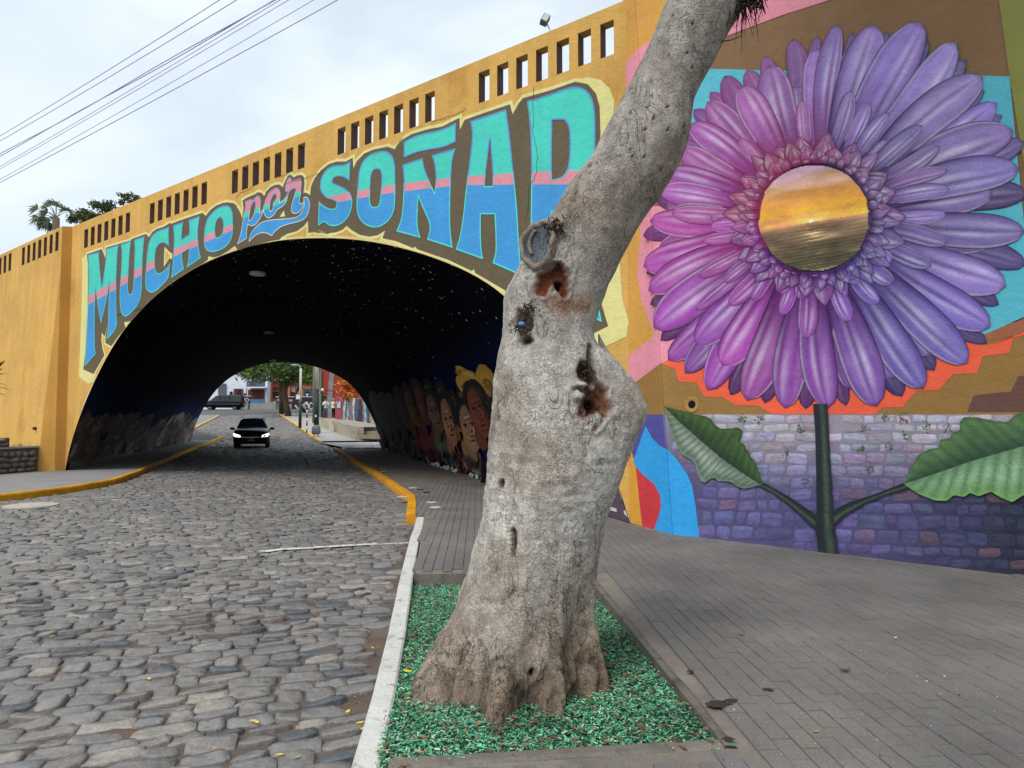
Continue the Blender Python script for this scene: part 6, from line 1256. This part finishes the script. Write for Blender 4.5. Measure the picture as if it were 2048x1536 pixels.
# ---------------------------------------------------------------- vehicles
m_car = M('car_black', S(17, 18, 21), rough=.25, var=0, bump=0, spec=.2); m_gls = glassy('car_glass', S(30, 36, 42)); m_tyre = M('tyre', S(24, 24, 25), rough=.8, bump=0); m_rim = M('rim', S(120, 122, 126), rough=.35, metal=.7, bump=0); m_head = emis('headlight_on', (1, .98, .95), 1.3); m_dark = M('car_trim', S(10, 10, 11), rough=.5, bump=0, var=0); m_chr = M('chrome', S(170, 172, 176), rough=.2, metal=.9, bump=0, var=0); m_plate = M('number_plate', S(196, 196, 180), var=.05, bump=0); m_tail = M('tail_red', S(120, 16, 16), rough=.3, bump=0)
def vehicle(name, label, st, cowl, roof, rear, wheels, wr_, tw, loc, rz):
    """st: stations (x, bottom, belt, top, half width, roof half width); cowl/roof/rear: station indices of glass"""
    t = empty(name, tuple(loc), rz); tag(t, label, 'car' if name != 'van' else 'van'); rows = []
    for x, zb, be, tp, w_, rw_ in st:
        if rw_: half = [(0, zb), (w_ * .86, zb), (w_, zb + .13), (w_ * 1.0, (zb + be) / 2 + .1), (w_ * .975, be), (rw_ + .05, tp - .09), (rw_ * .86, tp - .012), (0, tp + .015)]
        else: half = [(0, zb), (w_ * .86, zb), (w_, zb + .13), (w_ * 1.0, (zb + be) / 2 + .08), (w_ * .98, be), (w_ * .88, tp - .035), (w_ * .55, tp), (0, tp + .018)]
        rows.append([(x, y, z) for y, z in half] + [(x, -y, z) for y, z in half[-2:0:-1]])
    n = len(rows[0]); V = np.array([p for r_ in rows for p in r_]); body, wind, side, rearw = [], [], [], []
    for i in range(len(rows) - 1):
        for j in range(n):
            q = (i * n + j, i * n + (j + 1) % n, (i + 1) * n + (j + 1) % n, (i + 1) * n + j)
            if i == cowl and j in (5, 6, 7, 8): wind.append(q)
            elif i == rear and j in (5, 6, 7, 8): rearw.append(q)
            elif cowl <= i <= rear - 0 and j in (4, 9): side.append(q)
            else: body.append(q)
    b = MB(); b.add(V, body + [tuple(range(n - 1, -1, -1)), tuple((len(rows) - 1) * n + j for j in range(n))]); o = b.build('body', m_car, t, True)
    b = MB(); b.add(V, wind); b.build('windscreen', m_gls, t); b = MB(); b.add(V, rearw); b.build('rear_window', m_gls, t); 
    for hf in (4, 9): b = MB(); b.add(V, [q for q in side if (q[0] % n) == hf]); b.build('side_window', m_gls, t)
    for x in wheels:
        for s in (-1, 1):
            b = MB(); k = 22; V = []
            for rr, yy_ in ((wr_ * .62, -.09), (wr_ * .95, -.10), (wr_, -.06), (wr_, .06), (wr_ * .95, .10), (wr_ * .62, .09)): V += [(x + rr * math.cos(2 * math.pi * i / k), s * tw + yy_, wr_ + rr * math.sin(2 * math.pi * i / k)) for i in range(k)]
            b.grid(V, 6, k, None, 0, True); w_ = b.build('wheel', m_tyre, t, True)
            b = MB(); V = [(x + rr * math.cos(2 * math.pi * i / k), s * (tw + dy), wr_ + rr * math.sin(2 * math.pi * i / k)) for rr, dy in ((wr_ * .63, .085), (wr_ * .5, .06), (wr_ * .2, .075), (.005, .08)) for i in range(k)]; b.grid(V, 4, k, None, 0, True); b.build('rim', m_rim, w_, True)
            b = MB(); V = [(x + rr * math.cos(a), s * dy, wr_ + rr * math.sin(a)) for rr, dy in ((wr_ * 1.28, tw + .055), (wr_ * 1.12, tw + .062), (wr_ * 1.05, tw - .02)) for a in [math.radians(-12 + 204 * i / 20) for i in range(21)]]; b.grid(V, 3, 21); b.build('wheel_arch', m_dark, t)
    return t
fp_ = onz([(502, 897)])[0]; hd = -d2; rz = math.atan2(hd[1], hd[0])
suv = vehicle('parked_car', 'black SUV with lit headlights driving out of the tunnel', [(2.19, .38, .62, .72, .74, 0), (2.12, .26, .76, .86, .86, 0), (1.92, .22, .84, .96, .91, 0), (1.4, .22, .92, 1.05, .92, 0), (.98, .22, .96, 1.10, .92, 0), (.22, .22, .99, 1.60, .92, .60), (-.6, .22, 1.0, 1.66, .92, .63), (-1.5, .24, 1.02, 1.62, .91, .61), (-1.95, .3, 1.03, 1.50, .90, .56), (-2.2, .42, .98, 1.06, .84, 0)], 4, 5, 8, (1.36, -1.32), .35, .80, fp_ - hd * 2.2, rz)
suv.name = 'car'
for s in (-1, 1):
    b = MB(); b.add([(2.10, s * .84, .80), (2.19, s * .56, .71), (2.17, s * .52, .60), (2.16, s * .80, .62), (1.98, s * .905, .83), (2.02, s * .90, .70)], [(0, 1, 2, 3) if s > 0 else (3, 2, 1, 0), (4, 0, 3, 5) if s > 0 else (5, 3, 0, 4)]); V = np.array(b.v[0]); V[:, 0] += .03; b.v[0] = V; b.build('headlight', m_head, suv)
    b = MB(); b.ell((.82, s * 1.04, 1.05), (.08, .13, .075), 7, 10); mr = b.build('mirror', m_car, suv, True); b = MB(); b.box((.82, s * .95, 1.0), (.06, .1, .05)); b.build('arm', m_dark, mr)
    b = MB(); b.tube([(.2, s * .56, 1.64), (0, s * .575, 1.70), (-1.2, s * .575, 1.71), (-1.55, s * .56, 1.66)], .022, 6); b.build('roof_rail', m_chr, suv, True)
    b = MB(); b.box((2.175, s * .62, .42), (.05, .3, .07)); b.build('fog_lamp', m_dark, suv)
b = MB(); b.box((2.19, 0, .52), (.05, 1.0, .18)); gr = b.build('grille', m_dark, suv); b = MB(); b.box((2.218, 0, .60), (.012, .9, .022)); b.build('trim', m_chr, gr); b = MB(); b.ell((2.222, 0, .56), (.012, .06, .05), 6, 12); b.build('badge', m_chr, gr)
b = MB(); b.box((2.222, 0, .44), (.012, .36, .10)); b.build('number_plate', M('plate_dim', S(120, 120, 116), bump=0), suv); b = MB(); b.box((2.12, 0, .28), (.16, 1.5, .10)); b.build('bumper', m_dark, suv)
vp = atY(448, 820, 95); vp[2] = float(hgt(95)); 
van = vehicle('van', 'black minivan parked sideways at the top of the street', [(2.5, .4, .78, .90, .74, 0), (2.4, .3, .90, 1.02, .86, 0), (1.95, .25, 1.0, 1.16, .92, 0), (1.6, .25, 1.04, 1.24, .93, 0), (.85, .25, 1.06, 1.86, .93, .70), (0, .25, 1.06, 1.94, .93, .74), (-1.4, .25, 1.06, 1.94, .93, .74), (-2.35, .28, 1.06, 1.88, .92, .72), (-2.5, .4, 1.04, 1.12, .9, 0)], 3, 4, 7, (1.6, -1.55), .36, .82, vp, math.radians(187))
for x in (-.9, .3): b = MB(); b.box((x, .80, 1.42), (.07, .16, .8)); b.build('pillar', m_car, van)
b = MB(); b.box((-.2, .945, .72), (4.2, .02, .05)); b.build('trim', m_chr, van); b = MB(); b.box((-2.47, .78, 1.0), (.06, .2, .4)); b.build('tail_light', m_tail, van); b = MB(); b.box((2.36, .7, .86), (.1, .3, .16)); b.build('headlight', m_chr, van)
for x in (.2, -.95): b = MB(); b.box((x, .95, .95), (.16, .02, .03)); b.build('handle', m_chr, van)

# ---------------------------------------------------------------- two people on the terrace
def person(label, feet, rz, J, E_, R, colf, extra):
    """one skinned body; J joints, E_ bones, R radii, colf colours it by height"""
    me = bpy.data.meshes.new('person'); ks = list(J); me.from_pydata([J[k] for k in ks], [(ks.index(a), ks.index(c)) for a, c in E_], []); o = bpy.data.objects.new('tmp', me); COL.objects.link(o)
    sk = o.modifiers.new('s', 'SKIN'); su = o.modifiers.new('u', 'SUBSURF'); su.levels = 2
    for i, k in enumerate(ks): me.skin_vertices[0].data[i].radius = (R[k], R[k] * (.8 if k in ('chest', 'belly', 'pelvis') else 1)); me.skin_vertices[0].data[i].use_root = (k == 'pelvis')
    dg = bpy.context.evaluated_depsgraph_get(); m2 = bpy.data.meshes.new_from_object(o.evaluated_get(dg)); bpy.data.objects.remove(o)
    V = np.array([v.co[:] for v in m2.vertices]); t = empty('person', tuple(feet), rz); tag(t, label, 'person'); b = MB(); b.add(V, [tuple(p.vertices) for p in m2.polygons], np.array([colf(v) for v in V])); b.build('body', M('person_cloth', attr=True, bump=0, var=.05), t, True); extra(t); return t
skin = np.array(S(178, 128, 102)); wht = np.array(S(232, 232, 232)); jean = np.array(S(72, 104, 136)); blk_ = np.array(S(22, 22, 24))
J1 = dict(pelvis=(0, 0, .93), belly=(0, .01, 1.1), chest=(0, 0, 1.34), neck=(0, 0, 1.5), head=(0, -.02, 1.62), top=(0, -.01, 1.7), ls=(.17, 0, 1.42), le=(.27, -.06, 1.17), lw=(.08, -.2, 1.16), lh=(-.06, -.23, 1.19), rs=(-.17, 0, 1.42), re=(-.27, -.06, 1.17), rw=(-.08, -.21, 1.2), rh=(.06, -.24, 1.18), lp=(.09, 0, .88), lk=(.10, -.02, .48), la=(.11, .01, .09), lf=(.12, -.13, .04), rp=(-.09, 0, .88), rk=(-.13, -.03, .48), ra=(-.16, .0, .09), rf=(-.19, -.13, .04))
R1 = dict(pelvis=.14, belly=.13, chest=.15, neck=.055, head=.095, top=.075, ls=.07, le=.045, lw=.035, lh=.04, rs=.07, re=.045, rw=.035, rh=.04, lp=.09, lk=.06, la=.042, lf=.045, rp=.09, rk=.06, ra=.042, rf=.045)
E1 = [('pelvis', 'belly'), ('belly', 'chest'), ('chest', 'neck'), ('neck', 'head'), ('head', 'top'), ('chest', 'ls'), ('ls', 'le'), ('le', 'lw'), ('lw', 'lh'), ('chest', 'rs'), ('rs', 're'), ('re', 'rw'), ('rw', 'rh'), ('pelvis', 'lp'), ('lp', 'lk'), ('lk', 'la'), ('la', 'lf'), ('pelvis', 'rp'), ('rp', 'rk'), ('rk', 'ra'), ('ra', 'rf')]
def c1(pants):
    def f_(v):
        if v[2] > 1.5: return skin
        if v[2] < .1: return wht
        if v[2] < .94: return pants
        if (v[1] < -.13 or abs(v[0]) > .25) and v[2] < 1.30: return skin
        return wht
    return f_
def hair1(t):
    b = MB(); b.ell((0, .015, 1.70), (.10, .115, .09), 7, 12); b.build('hair', m_black, t, True); b = MB(); b.box((-.26, .02, .82), (.12, .2, .34)); b.build('bag', m_black, t); b = MB(); b.tube([(-.26, 0, .98), (-.1, -.17, 1.2), (.14, -.05, 1.46)], .018, 6); b.build('strap', m_black, t)
Yp = 60.; f1_ = atY(651, 838.5, Yp); person('person in white shirt and jeans standing with folded arms on the terrace', f1_, math.radians(20), J1, E1, R1, c1(jean), hair1)
J2 = dict(J1); J2.update(le=(.24, -.22, 1.38), lw=(.15, -.40, 1.56), lh=(.10, -.46, 1.62), re=(-.2, -.25, 1.32), rw=(-.05, -.42, 1.52), rh=(.02, -.46, 1.60), ra=(-.10, .05, .09), rf=(-.10, -.09, .04))
def c2(v):
    if v[2] > 1.5 and v[1] > -.16: return skin
    if v[1] < -.26: return skin
    if v[2] < .1: return wht
    if v[2] < .96: return blk_
    return wht
def cap2(t):
    b = MB(); b.ell((0, .0, 1.725), (.105, .115, .07), 7, 12); cp2 = b.build('cap', M('cap_lilac', S(140, 150, 200), bump=0), t, True); b = MB(); b.box((0, -.14, 1.71), (.15, .12, .02)); b.build('brim', bpy.data.materials['cap_lilac'], cp2)
    b = MB(); b.box((.06, -.52, 1.64), (.08, .012, .15)); b.build('phone', m_black, t); b = MB(); b.box((.16, .12, 1.12), (.2, .12, .3)); b.build('bag', m_black, t); b = MB(); b.tube([(.16, .1, 1.25), (0, -.15, 1.2), (-.16, 0, 1.46)], .018, 6); b.build('strap', m_black, t)
f2_ = atY(666.5, 839.2, Yp - .5); person('person in white shirt, black trousers and cap raising a phone on the terrace', f2_, math.radians(62), J2, E1, R1, c2, cap2)
# ================================================================ smaller things near by
# rough stone planter at the left, with a leafy plant
pA, pB = onz([(75, 942)], SWZ)[0], onz([(0, 948)], SWZ)[0]; pdv = (pB - pA); pdv[2] = 0; pdv /= np.linalg.norm(pdv); pn = np.array([pdv[1], -pdv[0], 0]); 
if pn @ (C0 - pA) < 0: pn = -pn
plan = empty('stone_planter'); tag(plan, 'low planter of rough dark stones with concrete cap at the left edge', 'planter')
b = MB(); PLN = 3.2; q = [pA, pA + pdv * PLN, pA + pdv * PLN - pn * .45, pA - pn * .45]; V = [(p[0], p[1], z) for z in (-.05, .78) for p in q]; b.add(V, [(4, 5, 6, 7), (0, 1, 5, 4), (1, 2, 6, 5), (2, 3, 7, 6), (3, 0, 4, 7)]); b.build('core', M('mortar', S(92, 88, 82), var=.2, bump=.5, bs=20), plan)
b = MB(); q = [pA + pn * .04, pA + pdv * PLN + pn * .04, pA + pdv * PLN - pn * .5, pA - pn * .5]; V = [(p[0], p[1], z) for z in (.782, .83) for p in q]; b.add(V, [(0, 1, 2, 3), (4, 5, 6, 7), (0, 1, 5, 4), (1, 2, 6, 5), (2, 3, 7, 6), (3, 0, 4, 7)]); b.build('cap', M('planter_cap', S(168, 164, 152), var=.15, bump=.3), plan)
b = MB(); q0 = pA + pdv * .88; q = [q0, q0 + pdv * 2, q0 + pdv * 2 - pn * .45, q0 - pn * .45]; V = [(p[0], p[1], z) for z in (.831, 1.08) for p in q]; b.add(V, [(4, 5, 6, 7), (0, 1, 5, 4), (1, 2, 6, 5), (2, 3, 7, 6), (3, 0, 4, 7)]); b.build('upper_core', bpy.data.materials['mortar'], plan)
m_stn = M('planter_stone', attr=True, rough=.8, var=.25, vs=9, bump=.6, bs=30, bd=.02); r = random.Random(44); sm_ = []
for k in range(6):
    b = MB(); n = 12; V = []; g = np.random.default_rng(k); rr = 1 + g.normal(0, .1, n)
    for sc, dp in ((1, -.01), (.97, .03), (.75, .065), (.02, .08)): V += [(sc * rr[i] * math.cos(2 * math.pi * i / n) * .5, -dp, sc * rr[i] * math.sin(2 * math.pi * i / n) * .5) for i in range(n)]
    b.grid(V, 4, n, np.array(S(118, 112, 106)) * g.uniform(.6, 1.25), 0, True); o = b.build('stone', m_stn, None, True); sm_.append(o.data); bpy.data.objects.remove(o)
z = .19; ang = math.atan2(pdv[1], pdv[0]) + math.pi
row = 0
while z < .76:
    h_ = r.uniform(.11, .17); u = .02 + r.random() * .12
    while u < 2.4:
        w_ = r.uniform(.16, .34); p = pA + pdv * (u + w_ / 2) + pn * .004; o = bpy.data.objects.new('stone', sm_[r.randrange(6)]); o.location = (p[0], p[1], z + r.uniform(-.015, .015)); o.scale = (w_ * .98, 1, h_ * 1.02); o.rotation_euler = (0, r.gauss(0, .12), ang); link(o, plan); u += w_
    z += h_; row += 1
for u, w_ in ((.9, .3), (1.2, .26), (1.47, .33), (1.8, .3)):
    for zz_ in (.90, 1.02): p = pA + pdv * (u + w_ / 2 + (.08 if zz_ > 1 else 0)) + pn * .004; o = bpy.data.objects.new('stone', sm_[r.randrange(6)]); o.location = (p[0], p[1], zz_); o.scale = (w_, 1, .125); o.rotation_euler = (0, r.gauss(0, .1), ang); link(o, plan)
pt = empty('broad_leaf_plant'); tag(pt, 'dark broad leaved plant reaching in at the left edge above the planter', 'plant'); r = random.Random(3); root = pA + pdv * 1.35 - pn * .15; root[2] = 1.05
b = MB(); b.tube([root, root + np.array([-.03, 0, .7]), root + np.array([-.06, 0, 1.6])], [.05, .04, .02], 7, np.array(S(84, 84, 60))); b.build('stem', m_bark, pt)
def blade(parent, p, d, L_, wd, droop, col):
    d = np.array(d, float); d /= np.linalg.norm(d); s = np.cross(d, (0, 0, 1)); s /= np.linalg.norm(s) + 1e-9; V = []
    for i in range(9):
        t = i / 8; c = p + d * L_ * t + np.array([0, 0, -droop * t * t * L_]); hw = wd * math.sin(math.pi * min(1, .06 + t * .94)) ** .8
        V += [c - s * hw + np.array([0, 0, .15 * hw]), c, c + s * hw + np.array([0, 0, .15 * hw])]
    b = MB(); b.grid(V, 9, 3, np.array(col) * r.uniform(.7, 1.3)); return b.build('leaf', m_leafg, parent, True)
for px, py in ((16, 712), (20, 748), (10, 735), (12, 775), (18, 783), (8, 795), (5, 715), (-8, 730), (-15, 760), (-10, 700)):
    tip = atY(px, py, root[1] - .15); h_ = min(max(tip[2] + .1, root[2] + .2), root[2] + 1.6); st0 = np.array([root[0] - .04, root[1], h_]); d = tip - st0; blade(pt, st0, d + np.array([0, 0, .2]), np.linalg.norm(d) * 1.05, .055, .25, S(58, 84, 48))
b = MB(); g0 = pA + pdv * .45 - pn * .2; 
for _ in range(40):
    p = g0 + pdv * r.gauss(0, .14) + pn * r.gauss(0, .06); b.tube([(p[0], p[1], .82), (p[0] + r.gauss(0, .04), p[1], .82 + r.uniform(.03, .1))], [.006, .002], 4, np.array(S(90, 110, 60)) * r.uniform(.6, 1.3))
tag(b.build('grass_tuft', m_leafg), 'small grass tuft on top of the stone planter', 'grass', None, 'stuff')
# wall spout on the left wing
b = MB(); q = onpl([(71, 857)], Lb + n_ * .50, n_)[0]; b.tube([q - n_ * .1, q + n_ * .06], .045, 12); b.build('spout', M('spout_dark', S(60, 46, 36)), wing)
# floodlight on the parapet
fs_ = onpl([(1103, 66)], Lb - n_ * .1, n_)[0]; fl = empty('floodlight'); tag(fl, 'small grey floodlight on a bent arm above the bridge parapet', 'floodlight'); hd_ = onpl([(1090, 40)], Lb - n_ * .1, n_)[0]
b = MB(); b.tube([fs_ - np.array([0, 0, .1]), fs_ + np.array([-.01, 0, .02]), hd_ + (fs_ - hd_) * .3], .012, 8); b.build('arm', m_metal, fl, True)
b = MB(); Mx = Matrix.Translation(Vector(hd_)) @ Matrix.Rotation(math.radians(25), 4, 'Y') @ Matrix.Rotation(math.radians(-20), 4, 'X'); b.box((0, 0, 0), (.11, .10, .17), None, 0, 0, Mx); o = b.build('housing', m_grey, fl); b = MB(); b.box((0, -.053, 0), (.09, .008, .14), None, 0, 0, Mx); b.build('lens', M('lens_pale', S(200, 204, 206), rough=.2, bump=0), o)
# overhead cables
m_cab = M('cable_sheath', S(176, 166, 204), rough=.6, bump=0, var=.1)
lbs = ['topmost overhead cable crossing the sky', 'second overhead cable from the top', 'upper strand of the twisted pair of cables', 'lower strand of the twisted pair of cables', 'thin pale cable just under the twisted pair', 'fifth thin cable, paler, in the middle of the sky', 'second lowest overhead cable', 'lowest overhead cable in the sky']
for i, (y0, x1, rr) in enumerate(((272, 439, .0075), (282, 473, .0075), (309, 547, .009), (311, 551, .009), (333, 560, .006), (338, 577, .006), (359, 627, .006), (365, 675, .008))):
    a, c = atY(0, y0, 17), atY(x1, 0, 12); d = c - a; pts = []
    for k in range(41):
        t = -1.6 + 3.6 * k / 40; p = a + d * t; p[2] += .10 * min((t - .5) ** 2, 1.5) - .025 
        if i in (2, 3): p[2] += (.02 if i == 2 else -.02) * math.cos(t * 9)
        pts.append(p)
    b = MB(); b.tube(pts, rr, 6); o = b.build('overhead_cable', m_cab, None, True); tag(o, lbs[i], 'cable', 'overhead cables')
# black box at the foot of the tunnel wall
q = onz([(969, 965)], SWZ)[0]; bx_ = empty('utility_box', (q[0], q[1], SWZ), math.atan2(d2[1], d2[0]) - math.pi / 2); tag(bx_, 'small black box standing at the foot of the tunnel mural', 'box'); b = MB(); b.box((0, 0, .27), (.16, .14, .54)); b.build('cabinet', m_black, bx_); b = MB(); b.box((0, 0, .55), (.18, .16, .02)); b.build('lid', m_black, bx_)
# dabs of paint on the pavement
b = MB(); m_dab = M('paint_dab', S(196, 192, 176), var=.2, vs=20, bump=0)
for x, y in [z8(*p) for p in ((640, 1412), (720, 1428), (780, 1457), (215, 1170), (245, 1198), (330, 1213), (340, 1245), (60, 1105), (40, 1090))] + zp(780, 950, 2.898, [(240, 158), (262, 187), (210, 100), (178, 84), (70, 125)]):
    c = onz([(x, y)], SWZ + .006)[0]; n = 12; b.add([c] + [c + np.array([math.cos(2 * math.pi * i / n) * .10 * random.uniform(.8, 1.2), math.sin(2 * math.pi * i / n) * .13 * random.uniform(.8, 1.2), 0]) for i in range(n)], [(0, 1 + i, 1 + (i + 1) % n) for i in range(n)])
b.build('painted_dab', m_dab, pave)['kind'] = 'stuff'
# stains on the pavers by the bed corner
b = MB(); m_stain = M('oil_stain', S(58, 50, 46), var=.2, vs=20, bump=.2)
for (x, y, k) in ((1438, 1408, 1.), (1462, 1400, .6), (1455, 1478, .5), (1380, 1342, .45), (1537, 1378, .5)):
    c = onz([(x, y)], SWZ + .0075)[0]; n = 22; b.add([c] + [c + np.array([math.cos(2 * math.pi * i / n) * .065 * k * random.uniform(.45, 1.25), math.sin(2 * math.pi * i / n) * .05 * k * random.uniform(.45, 1.25), 0]) for i in range(n)], [(0, 1 + i, 1 + (i + 1) % n) for i in range(n)])
b.build('stain', m_stain, pave)['kind'] = 'stuff'
# grit
g = np.random.default_rng(8); b = MB()
for _ in range(260):
    x, y = g.uniform(860, 2040), 1060 + 470 * g.random() ** .8
    if x < 1250 and y > 1120: continue
    if 1180 < x < 1445 and y > 1150 + (x - 1190) * 1.2 - 12: continue
    c = onz([(x, y)], SWZ + .006)[0]
    if c[0] > WA[0] and (c - WA) @ np.array([wn[0], wn[1], 0]) < .05: continue
    s_ = g.uniform(.001, .0035) * (.5 + g.random()); b.box(c, (s_ * 2, s_ * 1.4, s_), np.array([S(220, 214, 204), S(190, 176, 150), S(60, 52, 46), S(140, 104, 80)][g.integers(4)]), g.uniform(0, 3))
gr_ = b.build('grit', M('grit', attr=True, bump=0, var=0)); tag(gr_, 'pale grit and crumbs strewn over the grey pavers', 'grit', None, 'stuff')
b = MB()
for _ in range(900):                                       # leaf litter lodged between the cobbles
    x, y = g.uniform(150, 800), 1060 + 470 * g.random() ** .7
    c = onz([(x, y)], .0)[0]
    if not inpoly([c[:2]], RP)[0] or vnoise(np.array([[c[0] * 1.1, c[1] * 1.1, 3.]]))[0] < -.1 or dist_line(c[None, :2], rk)[0] < .05: continue
    leaf_mesh(b, (c[0], c[1], -.006), g.uniform(.005, .014), g.uniform(0, 6.28), np.array([S(150, 98, 70), S(128, 84, 62), S(170, 128, 92)][g.integers(3)]) * g.uniform(.8, 1.15), g, .004)
lt_ = b.build('leaf_litter', bpy.data.materials['dry_leaf']); tag(lt_, 'reddish dry leaf litter caught between the cobbles', 'litter', None, 'stuff')
# single fallen leaves
m_fl = M('fallen_leaf', attr=True, rough=.5, var=.1, vs=40, bump=0)
yl, gl, ol = S(226, 196, 50), S(150, 170, 70), S(206, 130, 60)
for (x, y), c, lb in [(zp(0, 950, 2.3814, [p])[0], yl, lb) for p, lb in (((1205, 1166), 'left leaf of the touching yellow pair on the cobbles'), ((1222, 1172), 'right leaf of the touching yellow pair on the cobbles'), ((1330, 1328), 'nearest yellow leaf on the cobbles, at the bottom edge'), ((1718, 1205), 'yellow leaf on the cobbles nearest the white kerb'), ((1715, 1175), 'yellow leaf just beyond the one nearest the white kerb'), ((1655, 1125), 'small yellow leaf left of the two by the white kerb'), ((1775, 820), 'farthest yellow leaf lying by the white kerb'), ((710, 968), 'lone yellow speck of leaf in the middle of the road'))] + [(zp(0, 950, 2.3814, [p])[0], gl, lb) for p, lb in (((560, 1028), 'pale green leaf in the left half of the road'), ((1415, 1340), 'green leaf beside the nearest yellow one'), ((245, 765), 'pale green leaf farthest left on the cobbles'))] + [(p, ol, 'orange leaf fallen on the near cobbles') for p in zp(0, 950, 2.3814, [(1020, 1297)])]:
    q = onz([(x, y)], .02)[0]; b = MB(); leaf_mesh(b, (q[0], q[1], .012), random.uniform(.018, .026), random.uniform(0, 6.28), np.array(c), g, .004); o = b.build('fallen_leaf', m_fl, None, True); tag(o, lb, 'leaf', 'leaves fallen on the road')
for (x, y), c, lb, zz_, L_ in (((815, 1344), yl, 'yellow leaf on the mulch beside the white kerb', .10, .035), ((816, 1398), yl, 'tiny yellow leaf on the mulch nearest the trunk foot', .10, .014), ((1690, 1342), S(60, 52, 40), 'dark curled leaf alone on the grey pavers', SWZ + .008, .035), ((1586, 1255), gl, 'green leaf on the pavers above the dark one', SWZ + .008, .016), ((1482, 1270), S(96, 112, 60), 'long green leaf on the pavers near the bed', SWZ + .008, .028), ((1632, 1464), ol, 'orange leaf scrap on the near pavers', SWZ + .008, .018), ((1791, 1276), S(220, 220, 214), 'white paper scrap on the pavers at right', SWZ + .008, .018)):
    q = onz([(x, y)], zz_)[0]; b = MB(); leaf_mesh(b, (q[0], q[1], zz_), L_, random.uniform(-.6, .6), np.array(c), g, .003); o = b.build('fallen_leaf' if 'paper' not in lb else 'paper_scrap', m_fl, None, True); tag(o, lb, 'leaf' if 'paper' not in lb else 'litter')
print('objects', len(bpy.data.objects))
